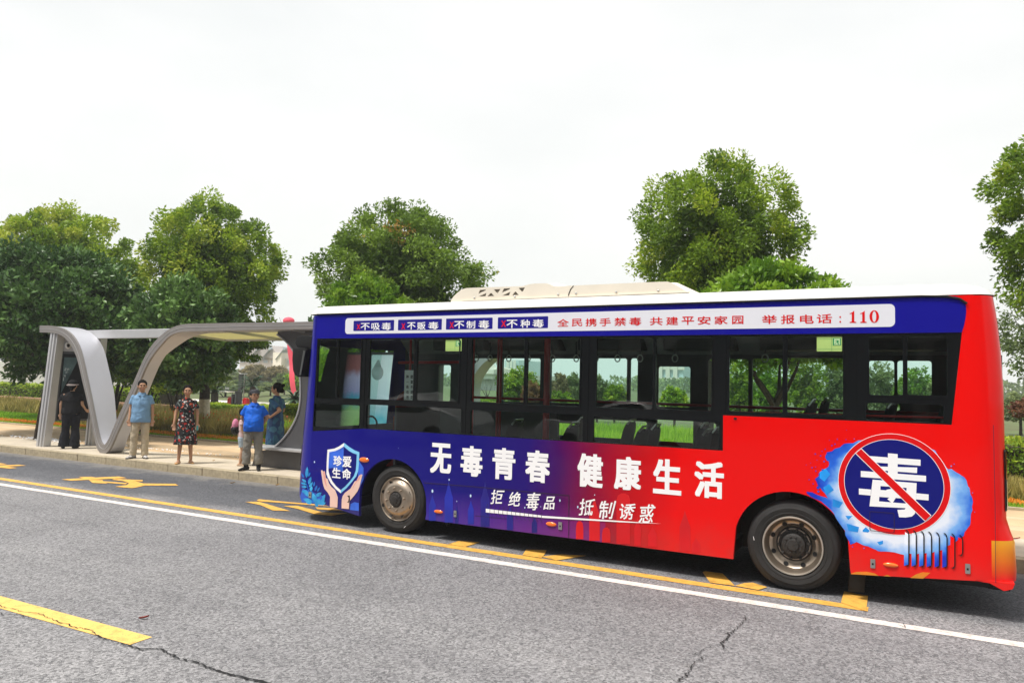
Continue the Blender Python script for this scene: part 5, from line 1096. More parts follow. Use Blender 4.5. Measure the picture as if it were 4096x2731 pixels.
# spiky sago palms by the stage
def sago(label, px, Y, h, n, seed):
    p = at(px, 1600, Y); t = empty('sago_palm', (p.x, Y, .15), label, 'palm', 'sago palms in the park'); rnd = random.Random(seed)
    MB().tube([(p.x, Y, .1), (p.x, Y, .15+h*.45)], [.22, .2], 10).build('trunk', M['bark'], t, smooth=True)
    for k in range(n):
        a = k*2.4+rnd.uniform(-.2, .2); el_ = rnd.uniform(.15, 1.2); L_ = h*.62; pts = []
        for j in range(6):
            s = j/5; pts.append((p.x+math.cos(a)*math.cos(el_)*L_*s, Y+math.sin(a)*math.cos(el_)*L_*s, .15+h*.45+L_*(math.sin(el_)*s-.45*s*s)))
        V = []; fs = []
        for j, q in enumerate(pts):
            w_ = .07*math.sin(math.pi*min(.95, .12+j/5*.85)); V += [(q[0]-math.sin(a)*w_, q[1]+math.cos(a)*w_, q[2]-.03), q, (q[0]+math.sin(a)*w_, q[1]-math.cos(a)*w_, q[2]-.03)]
        for j in range(5): fs += [(j*3, j*3+1, j*3+4, j*3+3), (j*3+1, j*3+2, j*3+5, j*3+4)]
        MB().add(V, fs).build('frond', M['frond'], t)
M['frond'] = mat('sago_frond', (.022, .06, .02), .5, var=.4, vs=5)
sago('spiky sago palm just right of the whitewashed trunk', 858, 22, 1.7, 34, 1); sago('spiky sago palm behind the man in the blue polo', 1010, 26, 2.4, 34, 2); sago('spiky sago palm below the red banner', 1178, 19, 1.5, 34, 3)

# --- grass, meadow, lawn edge
def blades(name, label, x0, x1, y0, y1, n, h, wd, m, seed, z=.15, lean=.35, zf=None, tb=.5):
    g = np.random.default_rng(seed); x = g.uniform(x0, x1, n); y = g.uniform(y0, y1, n); hh = h*g.uniform(.55, 1.15, n)
    if zf is not None: hh = hh*zf(x, y)
    ax = np.stack([g.normal(0, lean, n), g.normal(0, lean, n), np.ones(n)], 1); P = np.stack([x, y, z+hh*.45], 1)
    tone = tb+g.normal(0, .18, n)+.22*np.sin(x*1.3+y)*np.sin(x*.37-1.1*y)
    o = leaves_mesh(name, P, ax, hh, wd*g.uniform(.6, 1.4, n), tone, m); return put(o, label, kind='stuff')
lump = lambda x, y: .75+.35*np.sin(x*1.9+y*1.3)*np.sin(x*.8-y*2.1)
blades('meadow_grass', 'tall dry brownish ornamental grass behind the waiting people', -25.5, -9, 7.35, 12.8, 60000, .62, .03, M['grassb'], 31, zf=lump, tb=.45)
blades('meadow_grass', 'tall dry grass in front of the terracotta wall at the left', -62, -25.5, 9.6, 13.0, 30000, .6, .05, M['grassb'], 32, zf=lump)
blades('meadow_grass', 'fresh green patches of tall grass near the polo shirt', -16.5, -10, 7.1, 9.5, 9000, .5, .03, M['grassg'], 33, zf=lambda x, y: np.clip(np.sin(x*1.4)+.4, 0, 1.2))
blades('bright_grass', 'bright green tall grass seen through the lower bus windows', -9, .5, 7.0, 12.5, 42000, .75, .035, M['grassg'], 34, tb=.6)
blades('lawn_grass', 'mown green lawn grass behind the pavement edge', -50, -9, 7.15, 9.6, 40000, .10, .03, M['grassg'], 35, tb=.35)
blades('lawn_grass', 'narrow green grass verge along the pavement edging', -50, -2, 6.3, 6.66, 12000, .07, .02, M['grassg'], 38, tb=.45)
blades('lawn_grass', 'lawn grass at the right behind the pavement edge', .0, 9, 6.3, 6.66, 5000, .08, .02, M['grassg'], 36, tb=.45)
M['orange_soil'] = mat('orange_marigold_strip', (.75, .24, .02), .9, var=.5, vs=6, c2=(.72, .36, .05), bump=.6, bs=25)
os_ = MB().box(-80, 30, 6.70, 7.12, .10, .17).build('flower_bed', M['orange_soil']); put(os_, 'orange strip of dry flower bed edging the grass', kind='structure')
blades('marigold_strip', 'orange-brown dry plants along the flower strip', -45, 5, 6.68, 7.15, 12000, .11, .035, leafmat('orange_dry_leaves', (.50, .16, .01), (.78, .33, .03), (.80, .48, .10), None, .8, .3), 37)
g = np.random.default_rng(5); n = 420; P = np.stack([g.uniform(-24, -8, n), g.uniform(7, 9.5, n), g.uniform(.45, .75, n)], 1)
put(leaves_mesh('red_poppies', P, g.normal(size=(n, 3)), np.full(n, .05), np.full(n, .045), g.uniform(0, 1, n), leafmat('red_petals', (.55, .01, .01), (.7, .03, .01), (.75, .08, .02))), 'small red flowers scattered in the tall grass', kind='stuff')
g = np.random.default_rng(6); b = MB()
for i in range(150):
    x, y = -19.9+g.normal(0, .75), 3.75+g.normal(0, .14); r = g.uniform(.015, .04); b.ell((x, y, .155), (r, r, r*.6), 6, 4)
put(b.build('white_pebbles', M['white']), 'white pebbles scattered round the foot of the leaning tree', kind='stuff')
b = MB()
for i in range(70):
    x, y = -15.5+g.normal(0, 1.2), 3.95+g.normal(0, .08); r = g.uniform(.01, .025); b.ell((x, y, .155), (r, r, r*.6), 6, 4)
put(b.build('white_pebbles', M['white']), 'white pebbles on the pavement behind the man in light blue', kind='stuff')

# --- low terracotta wall with clipped hedge
M['terra'] = mat('terracotta_wall', (.48, .27, .18), .9, var=.15, vs=2, bump=.2, bs=20, dirt=.15); M['palewall'] = mat('pale_wall', (.60, .58, .53), .9, var=.05)
tw = MB().box(-75, -27, 13.2, 13.5, .1, .60).build('terracotta_wall', M['terra']); put(tw, 'low terracotta wall below the clipped hedge at the left', 'wall')
def hedge(label, x0, x1, y0, y1, z0, z1_, n, sz, m, seed, tb=.5):
    g = np.random.default_rng(seed); t = empty('clipped_hedge', ((x0+x1)/2, (y0+y1)/2, z0), label, 'hedge')
    MB().box(x0+.1, x1-.1, y0+.12, y1-.1, z0, z1_-.15).build('inner_twigs', M['bark'], t)
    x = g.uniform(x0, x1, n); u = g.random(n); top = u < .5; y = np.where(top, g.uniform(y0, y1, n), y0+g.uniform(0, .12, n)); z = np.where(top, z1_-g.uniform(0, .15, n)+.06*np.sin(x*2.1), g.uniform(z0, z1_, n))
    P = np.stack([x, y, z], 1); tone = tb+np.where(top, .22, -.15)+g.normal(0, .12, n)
    leaves_mesh('foliage', P, g.normal(size=(n, 3))+np.array([0, -.3, .5]), sz*g.uniform(.7, 1.3, n), sz*.5*g.uniform(.7, 1.3, n), tone, M[m], t); return t
hedge('long clipped hedge above the terracotta wall at the left', -75, -29, 13.6, 15.2, .15, 1.22, 26000, .14, 'hedge', 41)
hedge('yellow-green hedge seen through the round opening of the shelter end', at(1100, 1700, 9.9).x, at(1420, 1700, 9.9).x, 9.9, 12.0, .15, 1.02, 16000, .09, 'hedge', 42, .7)
hedge('long yellow-green hedge at the back of the tall grass', -26, at(1060, 1700, 13.2).x, 13.2, 14.4, .15, .72, 14000, .10, 'hedge', 45, .6)
hedge('yellow-green hedge at the right edge behind the bus', 1.0, 12, 9.0, 11.8, .15, 1.08, 18000, .09, 'hedge', 43, .6)
bw = MB().box(-120, -45, 24, 24.4, .1, 2.6).build('boundary_wall', M['palewall']); put(bw, 'pale wall far behind the hedge at the left', 'wall')
blades('meadow_grass', 'dry brown undergrowth below the hedge at the right edge', .5, 9, 7.3, 9.0, 9000, .35, .03, M['grassb'], 44)

# --- slender trees at the right edge
tree('slender pale green tree with upright stems at the right edge', 3.35, 16.0, .15, 2.2, .06, [((3.5, 16, 3.5), (1.6, 1.5, 1.9), 9000, .11, 'far1', dict(ncl=60, clr=.24, tonebase=.4))], 51, group=None, name='slender_tree')
tree('small maroon-leaved maple at the right edge', 2.75, 12.9, .15, 1.1, .04, [((2.95, 12.9, 1.62), (.95, .8, .36), 5000, .07, 'maple', dict(ncl=50, clr=.3, tonebase=.5))], 52, group=None, name='maple_tree')

# --- park trees beyond: each its own crown and trunk
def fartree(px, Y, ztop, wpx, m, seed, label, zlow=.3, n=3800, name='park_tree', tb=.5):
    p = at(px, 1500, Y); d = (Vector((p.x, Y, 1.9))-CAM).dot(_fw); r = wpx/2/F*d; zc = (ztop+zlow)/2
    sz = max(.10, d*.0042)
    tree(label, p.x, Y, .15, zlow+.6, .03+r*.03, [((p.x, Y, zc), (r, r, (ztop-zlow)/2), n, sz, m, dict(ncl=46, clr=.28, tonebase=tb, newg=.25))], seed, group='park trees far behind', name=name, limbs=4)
def zt(px, py, Y): return at(px, py, Y).z
FT = [(905, 34, 1535, 150, 'far1', 'pale olive bush-like tree behind the sago palm'), (840, 40, 1530, 130, 'far1', 'pale green tree directly right of the whitewashed trunk'), (960, 46, 1520, 110, 'far1', 'greyish green tree left of the polo man'), (1025, 58, 1455, 130, 'far2', 'brownish-olive tall tree below the pale apartment block'), (1105, 60, 1460, 110, 'far2', 'olive tall tree left of the red banner'),
      (1085, 40, 1530, 120, 'far1', 'rounded green tree above the woman with the bun'), (1140, 44, 1490, 90, 'far1', 'green tree behind the red banner'), (1000, 36, 1548, 110, 'far1', 'low green tree behind the cap of the polo man'), (905, 60, 1480, 140, 'far1', 'misty green tree under the camphor crown'), (1195, 36, 1480, 120, 'bright', 'green tree right of the red banner'), (780, 38, 1530, 110, 'hedge', 'yellowish tree left of the whitewashed trunk'), (720, 42, 1500, 130, 'far1', 'pale tree behind the bright shrub'),
      (2075, 22, 1458, 190, 'camphor', 'round yellow-green tree seen through the third bus window'), (2130, 20, 1520, 90, 'far3', 'rust-tinted tree in the third bus window'),
      (2240, 26, 1490, 80, 'far2', 'russet slender tree right of the red handrail post'), (2290, 28, 1490, 90, 'far1', 'blue-green slender tree through the third window'), (2390, 24, 1500, 90, 'far1', 'loose green tree at the edge of the fourth window'), (2460, 24, 1535, 110, 'camphor', 'round dark green tree in the fourth bus window'), (2700, 18, 1540, 130, 'hedge', 'light green tree below the glass tower'),
      (2960, 20, 1430, 150, 'camphor', 'green tree through the fifth bus window'), (3080, 18, 1420, 160, 'bright', 'lush tree behind the fifth bus window'), (3220, 20, 1400, 200, 'camphor', 'dense tree through the wide fifth window'), (3350, 24, 1440, 140, 'far1', 'soft green tree right of the dense one'), (3520, 30, 1440, 150, 'far1', 'misty tree through the rear window'), (3670, 28, 1460, 170, 'bright', 'green tree behind the rear seats'), (3780, 26, 1480, 150, 'far1', 'pale tree past the rear window'),
      (1950, 30, 1590, 160, 'hedge', 'low green thicket below the white town hall'), (2240, 20, 1560, 150, 'camphor', 'mid-green thicket below the slender trees'), (4080, 30, 1560, 160, 'far1', 'pale green tree far behind at the right edge'), (300, 34, 1480, 160, 'far1', 'pale tree glimpsed between kiosk and V'), (520, 40, 1480, 180, 'far1', 'pale tree glimpsed behind the light blue shirt')]
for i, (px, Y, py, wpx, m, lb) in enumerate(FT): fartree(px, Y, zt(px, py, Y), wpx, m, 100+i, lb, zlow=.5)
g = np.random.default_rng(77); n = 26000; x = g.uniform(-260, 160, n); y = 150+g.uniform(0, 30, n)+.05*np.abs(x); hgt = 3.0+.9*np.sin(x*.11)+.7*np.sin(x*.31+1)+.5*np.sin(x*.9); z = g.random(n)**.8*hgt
put(leaves_mesh('distant_wood', np.stack([x, y, z], 1), g.normal(size=(n, 3)), np.full(n, 1.0), np.full(n, .7), .45+.2*np.sin(x*.2)+g.normal(0, .12, n), M['far1']), 'hazy far-off belt of trees along the horizon', kind='stuff')

# ================================================================ BUILDINGS
M['bwall'] = mat('pale_render_wall', (.66, .62, .57), .9, var=.03, vs=.1); M['bgrey'] = mat('grey_roof_tiles', (.42, .38, .36), .9, var=.06, vs=.2); M['bpink'] = mat('pink_render', (.62, .45, .40), .9, var=.05); M['bglass'] = mat('hazy_window', (.40, .45, .48), .3, var=.15, vs=.3)
M['bmint'] = mat('white_town_hall_wall', (.78, .78, .76), .9, var=.02); M['btower'] = mat('blue_glass_tower', (.42, .56, .62), .5, var=.08, vs=.05)
def bldg(label, px0, px1, ptop, Y, dep, m, rows, cols, name='apartment_block', roof=None, wz=(.35, .75), par=None):
    a, c = at(px0, ptop, Y), at(px1, ptop, Y); zt_ = (a.z+c.z)/2; t = empty(name, ((a.x+c.x)/2, Y, .15), label, 'building')
    MB().box(a.x, c.x, Y, Y+dep, .0, zt_).build('wall', M[m], t)
    W2 = (c.x-a.x)/cols; fh_ = zt_/rows
    for i in range(cols):
        for j in range(rows):
            if zt_-(j+1)*fh_ < -fh_*.5: continue
            x0, z0 = a.x+W2*(i+.25), zt_-(j+1)*fh_+fh_*wz[0]
            f = MB().box(x0-.1, x0+W2*.5+.1, Y-.12, Y-.01, z0-.1, z0+fh_*(wz[1]-wz[0])+.1).build('window', M['bwall'], t); MB().box(x0, x0+W2*.5, Y-.16, Y-.125, z0, z0+fh_*(wz[1]-wz[0])).build('pane', M['bglass'], f)
    return t, a, c, zt_
Yb = 75
t, a, c, zt_ = bldg('pale apartment block with tiled roof and solar heaters behind the camphor', 960, 1210, 1432, Yb, 14, 'bwall', 4, 8)
MB().prism([[(a.x-1, zt_), (c.x-4, zt_), (c.x-6, zt_+1.9), (a.x, zt_+1.9)]], Yb-.6, Yb+8).build('roof', M['bgrey'], t)
q0, q1_ = at(1108, 1410, Yb), at(1142, 1410, Yb); MB().box(q0.x, q1_.x, Yb-.8, Yb+6, .5, q0.z).build('stair_tower', M['cream'], t)
for px in (1019, 1070, 1127):
    p = at(px, 1412, Yb-1); hh = MB().add([(p.x-1.4, Yb-1, p.z-1.0), (p.x+.3, Yb-1, p.z+.6), (p.x+.3, Yb+1.2, p.z+.6), (p.x-1.4, Yb+1.2, p.z-1.0)], [(0, 1, 2, 3)]); hh.tube([(p.x+.4, Yb-1, p.z+.7), (p.x+.4, Yb+1.2, p.z+.7)], .25, 8).box(p.x+.7, p.x+.85, Yb, Yb+.15, p.z-1.4, p.z+.6); hh.build('solar_heater', M['bglass'], t)
zb = at(1000, 1475, Yb-2).z; MB().box(a.x-3, at(1085, 1475, Yb-2).x, Yb-2.5, Yb-.9, .1, zb-1).build('pink_storey', M['bpink'], t)
t, a, c, zt_ = bldg('white town hall with a tapering antenna tower seen through the bus', 1870, 2010, 1515, 110, 20, 'bmint', 7, 8, 'town_hall')
u0, u1 = at(1915, 1495, 110), at(1990, 1495, 110); MB().box(u0.x, u1.x, 108, 122, zt_, u0.z).build('upper_storey', M['bmint'], t); MB().box(a.x-.8, c.x+.8, 109, 131, zt_, zt_+.9).build('cornice', M['bwall'], t); MB().box(u0.x-.8, u1.x+.8, 107.2, 123, u0.z, u0.z+.8).build('cornice', M['bwall'], t)
pc = at(1963, 1450, 112); b = MB(); zb_ = u0.z+.8; zc_ = pc.z
for sx, sy in ((-1, -1), (1, -1), (1, 1), (-1, 1)): b.tube([(pc.x+sx*3, 112+sy*3, zb_), (pc.x+sx*1.4, 112+sy*1.4, zb_+(zc_-zb_)*.4), (pc.x+sx*.8, 112+sy*.8, zc_)], .25, 6)
for k in range(5): zz_ = zb_+(zc_-zb_)*k/5; q = 3-2.2*min(1, k/4); b.box(pc.x-q, pc.x+q, 112-q, 112-q+.2, zz_, zz_+.3)
b.box(pc.x-1.4, pc.x+1.4, 110.6, 113.4, zc_, zc_+.7); b.build('antenna_tower', M['bwall'], t)
for lb, p0, p1, pt, Y in (('blue-grey high-rise tower seen through the fourth window', 2615, 2735, 1380, 230), ('second glass high-rise faint behind the third window', 2020, 2075, 1440, 300)):
    a, c = at(p0, pt, Y), at(p1, pt, Y); t = empty('high_rise', ((a.x+c.x)/2, Y, .15), lb, 'building'); MB().box(a.x, c.x, Y, Y+25, 0, a.z).build('wall', M['btower'], t)
    nfl = int(a.z/3.4)
    for j in range(nfl): MB().box(a.x-.4, c.x+.4, Y-.6, Y-.05, 3.4*j, 3.4*j+.9).build('balcony_slab', M['bwall'], t)
    for i in range(1, 4): x = a.x+(c.x-a.x)*i/4; MB().box(x-.7, x+.7, Y-.8, Y-.61, 0, a.z).build('pier', M['bwall'], t)
t, a, c, zt_ = bldg('reddish low building behind the hedge at the left', -60, 130, 1500, 40, 8, 'palewall', 1, 6, 'low_building')

# ================================================================ STAGE, BANNER
M['redcol'] = mat('red_banner_fabric', (.80, .08, .13), .7, var=.08, vs=1.5, bump=.2, bs=4)
bt = at(1155, 1283, 30); bb = at(1180, 1600, 30)
bnr = empty('balloon_banner', (bb.x, 30, .15), 'tall red fabric banner hanging from a red balloon beyond the shelter', 'banner')
MB().ell((bt.x, 30, bt.z), (.40, .40, .26), 20, 12).build('balloon', M['redcol'], bnr, smooth=True)
V = []; NB = 16
for i in range(NB+1):
    py = 1290+(1625-1290)*i/NB; cxp = 1156+(1178-1156)*(i/NB)**1.2; p = at(cxp, py, 30); w_ = .24; V += [(p.x-w_, 30+.05*math.sin(i), p.z), (p.x, 30.05+.05*math.sin(i+.5), p.z), (p.x+w_, 30+.05*math.sin(i), p.z), (p.x, 30.22, p.z)]
fs = [(i*4+k, i*4+(k+1) % 4, i*4+4+(k+1) % 4, i*4+4+k) for i in range(NB) for k in range(4)]; MB().add(V, fs).build('streamer', M['redcol'], bnr, smooth=True)
Ys = 24
def SX(px, py, Y=Ys): p = at(px, py, Y); return p.x, p.z
M['dkmetal'] = mat('dark_rail_metal', (.03, .03, .035), .5); M['stool'] = mat('red_plastic', (.62, .01, .02), .35); M['boxk'] = mat('black_case', (.02, .02, .022), .5)
rt = empty('park_railing', (SX(880, 1630)[0], Ys, .15), 'dark horizontal railing before the stage in the park', 'railing')
x0, x1 = SX(832, 1600)[0], SX(1000, 1600)[0]
for py in (1612, 1622, 1634): MB().box(x0, x1, Ys, Ys+.04, SX(900, py)[1]-.035, SX(900, py)[1]+.035).build('rail', M['dkmetal'], rt)
nP = 9
for i in range(nP): x = x0+(x1-x0)*i/(nP-1); MB().box(x-.025, x+.025, Ys-.01, Ys+.05, .15, SX(900, 1608)[1]).build('rail_post', M['dkmetal'], rt)
for px, w_, h_, lb, m_, nm, ct in ((923, 20, 22, 'red plastic stool left of the black equipment cases', 'stool', 'stool', 'stool'), (982, 18, 26, 'red plastic stool left of the polo man', 'stool', 'stool', 'stool')):
    z0, zb_ = SX(px, 1640, Ys-1)[1], .15; x = SX(px, 1640, Ys-1)[0]; s = w_/2/F*40
    t = empty('plastic_stool', (x, Ys-1, .15), lb, 'stool', 'red plastic stools'); MB().box(x-s*.8, x+s*.8, Ys-1-s*.8, Ys-1+s*.8, .58, .62).build('seat', M['stool'], t, bevel=.01); MB().add([(x+a*s*k, Ys-1+c*s*k, z) for z, k in ((.58, .74), (.22, .95)) for a, c in ((-1, -1), (1, -1), (1, 1), (-1, 1))], [(0, 1, 5, 4), (1, 2, 6, 5), (2, 3, 7, 6), (3, 0, 4, 7)]).build('side_wall', M['stool'], t)
    for sx in (-1, 1):
        for sy in (-1, 1): MB().tube([(x+sx*s*.8, Ys-1+sy*s*.8, .56), (x+sx*s, Ys-1+sy*s, .15)], [.05, .04], 6).build('leg', M['stool'], t)
for px, w_, zt2, lb in ((938, 12, .82, 'black equipment case beside the red stool'), (952, 14, .98, 'black loudspeaker cabinet right of the equipment case')):
    x = SX(px, 1630, Ys-1)[0]; s = w_/2/F*40; t = empty('equipment_case', (x, Ys-1, .15), lb, 'equipment case'); MB().box(x-s, x+s, Ys-1.2, Ys-.8, .15, zt2).build('case', M['boxk'], t, bevel=.02); MB().box(x-s*.7, x+s*.7, Ys-1.22, Ys-1.201, .3, zt2-.15).build('front_grille', M['inner'], t)
x, z = SX(970, 1570, Ys+2); t = empty('speaker_stand', (x, Ys+2, .15), 'black loudspeaker on a grey stand behind the railing', 'loudspeaker'); MB().box(x-.30, x, Ys+1.9, Ys+2.2, .9, 2.0).build('loudspeaker', M['boxk'], t); MB().tube([(x+.1, Ys+2, .15), (x+.1, Ys+2, 2.0)], .03, 8).build('pole', M['steel'], t); MB().box(x-.25, x+.35, Ys+1.95, Ys+2.05, 2.0, 2.05).build('crossbar', M['steel'], t)
# a table with a laptop on it
x, z = SX(900, 1600, Ys+1); t = empty('folding_table', (x, Ys+1, .15), 'folding table behind the park railing', 'table'); MB().box(x-.7, x+.7, Ys+.7, Ys+1.3, .85, .89).build('tabletop', M['cream'], t)
for sx in (-.65, .65): MB().tube([(x+sx, Ys+1, .15), (x+sx, Ys+1, .85)], .02, 6).build('leg', M['dkmetal'], t)
t = empty('laptop', (x, Ys+1, .89), 'grey open laptop on the folding table', 'laptop'); MB().box(x-.2, x+.2, Ys+.85, Ys+1.1, .892, .91).build('keyboard', M['steel'], t); MB().box(x-.2, x+.2, Ys+1.1, Ys+1.12, .91, 1.15).build('lid', M['steel'], t)
# a red-brown curled leaf on the road, fallen leaves by the kerb
M['redleaf'] = mat('dry_red_leaf', (.28, .03, .015), .7, var=.4, vs=30); M['yleaf'] = mat('dry_yellow_leaf', (.55, .30, .06), .7, var=.4, vs=30)
def fallen(px, py, z, s, a, m, lb):
    p = gnd(px, py, z); b = MB(); V = []
    for i in range(6):
        u = i/5-.5; w_ = .32*s*math.cos(u*3)
        for k in (-1, 0, 1): X_ = u*s*2; Y_ = k*w_; V.append((p.x+X_*math.cos(a)-Y_*math.sin(a), p.y+X_*math.sin(a)+Y_*math.cos(a), z+.004+abs(k)*.012+.02*(u+.5)**2))
    b.add(V, [(i*3+k, i*3+k+1, i*3+k+4, i*3+k+3) for i in range(5) for k in range(2)]); o = b.build('fallen_leaf', M[m], smooth=True); o.data.transform(Matrix.Translation(-p)); o.location = p
    put(o, lb, 'leaf')
fallen(575, 2475, 0, .042, .5, 'redleaf', 'curled dark red leaf lying on the open asphalt'); fallen(930, 1933, 0, .05, .2, 'yleaf', 'yellow leaf on the asphalt below the kerb'); fallen(1110, 1941, 0, .035, 1.2, 'yleaf', 'small yellow leaf on the road nearest the bus front'); fallen(652, 1880, 0, .03, .7, 'redleaf', 'tiny reddish leaf at the foot of the kerb')
fallen(855, 1843, .15, .03, .3, 'yleaf', 'dry leaf on the pavement between the dress and the polo'); fallen(4066, 2157, .15, .04, .1, 'redleaf', 'red leaf on the pavement at the right edge')
# ================================================================ PEOPLE
def skinmat(name, c): return mat(name, c, .5, var=.06, vs=6, spec=.35)
M['skin'] = skinmat('skin', (.52, .31, .20)); M['skint'] = skinmat('tanned_skin', (.46, .25, .15)); M['hair'] = mat('black_hair', (.006, .005, .005), .8, var=.3, vs=40, bump=.4, bs=80, spec=.12)
M['eye'] = mat('dark_eye', (.012, .008, .006), .2); M['lips'] = mat('lips', (.34, .10, .08), .5)
def cloth(name, c, var=.08, c2=None, vs=6, rough=.85): return mat(name, c, rough, var=var, vs=vs, bump=.55, bs=16, c2=c2, spec=.2)
tex = bpy.data.textures.new('folds', 'CLOUDS'); tex.noise_scale = .09; tex.noise_depth = 1
def loft(b, rings, seg=18):
    V = []; n = len(rings)
    for cx, cy, cz, rx, ry in rings:
        for k in range(seg): a = 2*math.pi*k/seg; V.append((cx+rx*math.cos(a), cy+ry*math.sin(a), cz))
    b.add(V, [(i*seg+k, i*seg+(k+1) % seg, (i+1)*seg+(k+1) % seg, (i+1)*seg+k) for i in range(n-1) for k in range(seg)]+[tuple(reversed(range(seg))), tuple((n-1)*seg+k for k in range(seg))])
def cap(b, p0, p1, r0, r1, rd=True):
    p0, p1 = Vector(p0), Vector(p1); d = (p1-p0); L_ = d.length; d.normalize(); pts = []; rs = []
    if rd:
        for t in (-1, -.8, -.45): pts.append(p0+d*t*r0); rs.append(r0*math.sqrt(max(.0016, 1-t*t)))
    for i in range(5): t = i/4; pts.append(p0.lerp(p1, t)); rs.append(r0+(r1-r0)*t)
    if rd:
        for t in (.45, .8, 1): pts.append(p1+d*t*r1); rs.append(r1*math.sqrt(max(.0016, 1-t*t)))
    b.tube(pts, rs, 12)
class Fig:
    def __init__(s, label, loc, rz, H, skin='skin', cat='person'):
        s.loc = Vector(loc); s.k = H/1.70; s.rz = R(rz); s.root = empty('person', loc, label, cat); s.skin = skin; s.head_yaw = 0; s.tilt = 0
    def T(s, v):
        v = Vector(v)*s.k; c, q = math.cos(s.rz), math.sin(s.rz); return (s.loc.x+v.x*c-v.y*q, s.loc.y+v.x*q+v.y*c, s.loc.z+v.z)
    def out(s, b, name, m, vox=None, disp=0, parent=None, smooth=True, label=None, sm=2):
        b.v = [s.T(v) for v in b.v]
        o = b.build(name, m, parent or s.root, smooth=smooth, label=label)
        if vox:
            r = o.modifiers.new('r', 'REMESH'); r.mode = 'VOXEL'; r.voxel_size = vox; r.use_smooth_shade = True
            q = o.modifiers.new('s', 'SMOOTH'); q.factor = .6; q.iterations = sm
            if disp: dd = o.modifiers.new('d', 'DISPLACE'); dd.texture = tex; dd.strength = disp; dd.mid_level = .5; dd.texture_coords = 'LOCAL'
            dg = bpy.context.evaluated_depsgraph_get(); me = bpy.data.meshes.new_from_object(o.evaluated_get(dg)); old = o.data; o.modifiers.clear(); o.data = me; me.name = old.name; bpy.data.meshes.remove(old)
            me.materials.clear(); me.materials.append(m); me.polygons.foreach_set('use_smooth', [True]*len(me.polygons))
        return o
    def hd(s, v):   # head-local point, turned on the neck
        v = Vector(v); v = Vector((v.x*1.13, v.y*1.13, 1.47+(v.z-1.47)*1.13)) if v.z > 1.47 else v; c, q = math.cos(s.head_yaw), math.sin(s.head_yaw); x, y, z = v; z2 = z-1.50
        y, z2 = y*math.cos(s.tilt)-z2*math.sin(s.tilt), y*math.sin(s.tilt)+z2*math.cos(s.tilt)
        return (x*c-y*q, x*q+y*c, z2+1.50)
    def hell(s, b, c, r, seg=14, rg=10):
        n = len(b.v); b.ell(c, r, seg, rg); b.v[n:] = [s.hd(v) for v in b.v[n:]]
    def body(s, arms, legs, w=1.0, belly=.0, sh=1.0, curl=.5, feet=True):
        b = MB()
        s.hell(b, (0, .005, 1.60), (.077, .095, .100)); s.hell(b, (0, -.022, 1.545), (.060, .068, .066)); s.hell(b, (0, -.045, 1.515), (.036, .042, .032))
        for a, c, r in (((0, -.090, 1.592), (0, -.107, 1.562), .0105),): cap(b, s.hd(a), s.hd(c), r*.8, r*1.2)
        for sx in (-1, 1): s.hell(b, (sx*.078, .008, 1.575), (.012, .022, .032), 8, 6); s.hell(b, (sx*.038, -.074, 1.558), (.026, .02, .022), 8, 6); s.hell(b, (sx*.030, -.082, 1.612), (.026, .014, .010), 8, 6)
        s.hell(b, (0, -.088, 1.530), (.022, .012, .010), 8, 6)
        cap(b, (0, .012, 1.40), s.hd((0, .004, 1.52)), .056, .050)
        loft(b, [(0, .01, .84, .10*w, .08), (0, .01, .90, .155*w, .10), (0, -.01*belly*8, 1.04, .135*w+belly*.3, .092+belly), (0, 0, 1.24, .155*w, .10), (0, .005, 1.33, .150*w*sh, .085), (0, .01, 1.39, .112*sh, .064), (0, .01, 1.44, .060, .052), (0, .01, 1.47, .048, .048)])
        for sx, (el_, wr, hdir, up) in zip((-1, 1), arms):
            shp = Vector((sx*.160*sh*w, .005, 1.345)); el_ = Vector(el_); wr = Vector(wr); cap(b, shp, el_, .043*w, .036); cap(b, el_, wr, .036, .024)
            s.hand(b, wr, Vector(hdir).normalized(), Vector(up).normalized(), curl, sx)
        for sx, (kn, an, toe) in zip((-1, 1), legs):
            hp = Vector((sx*.085*w, .01, .88)); kn = Vector(kn); an = Vector(an); cap(b, hp, kn, .082*w, .052*w); mid_ = kn.lerp(an, .3)+Vector((0, .012, 0)); cap(b, kn, mid_, .050*w, .050*w); cap(b, mid_, an, .048*w, .032)
            if feet:
                t = Vector((*toe, 0)).normalized(); c0 = an-t*.03; cap(b, (c0.x, c0.y, an.z-.035), (an.x+t.x*.11, an.y+t.y*.11, an.z-.055), .034, .026)
                for j in range(5):
                    side = Vector((-t.y, t.x, 0))*(j-2)*.016; q = an+t*(.125-abs(j-1.5)*.008)+side; cap(b, (q.x, q.y, an.z-.058), (q.x+t.x*.022, q.y+t.y*.022, an.z-.062), .010, .009)
        return s.out(b, 'body', M[s.skin], vox=.0085*s.k, sm=2)
    def hand(s, b, wr, d, up, curl, sx):
        side = d.cross(up).normalized(); pc = wr+d*.045
        for j in range(4): q = wr+side*(j-1.5)*.019; cap(b, wr+side*(j-1.5)*.010, q+d*.085, .014, .0115)
        for j, ln in enumerate((.060, .072, .068, .052)):
            q = wr+side*(j-1.5)*.0205+d*.088; d2 = (d+up*curl*.35).normalized(); k1 = q+d2*ln*.5; d3 = (d+up*curl*1.0).normalized(); k2 = k1+d3*ln*.5; cap(b, q, k1, .0095, .0088); cap(b, k1, k2, .0088, .0075)
        th = -side*sx*1.0; q = wr+th*.022+d*.02; k1 = q+(d*.7+th*.75+up*.2).normalized()*.036; cap(b, q, k1, .0125, .010); cap(b, k1, k1+(d+th*.15+up*.35).normalized()*.030, .010, .008)
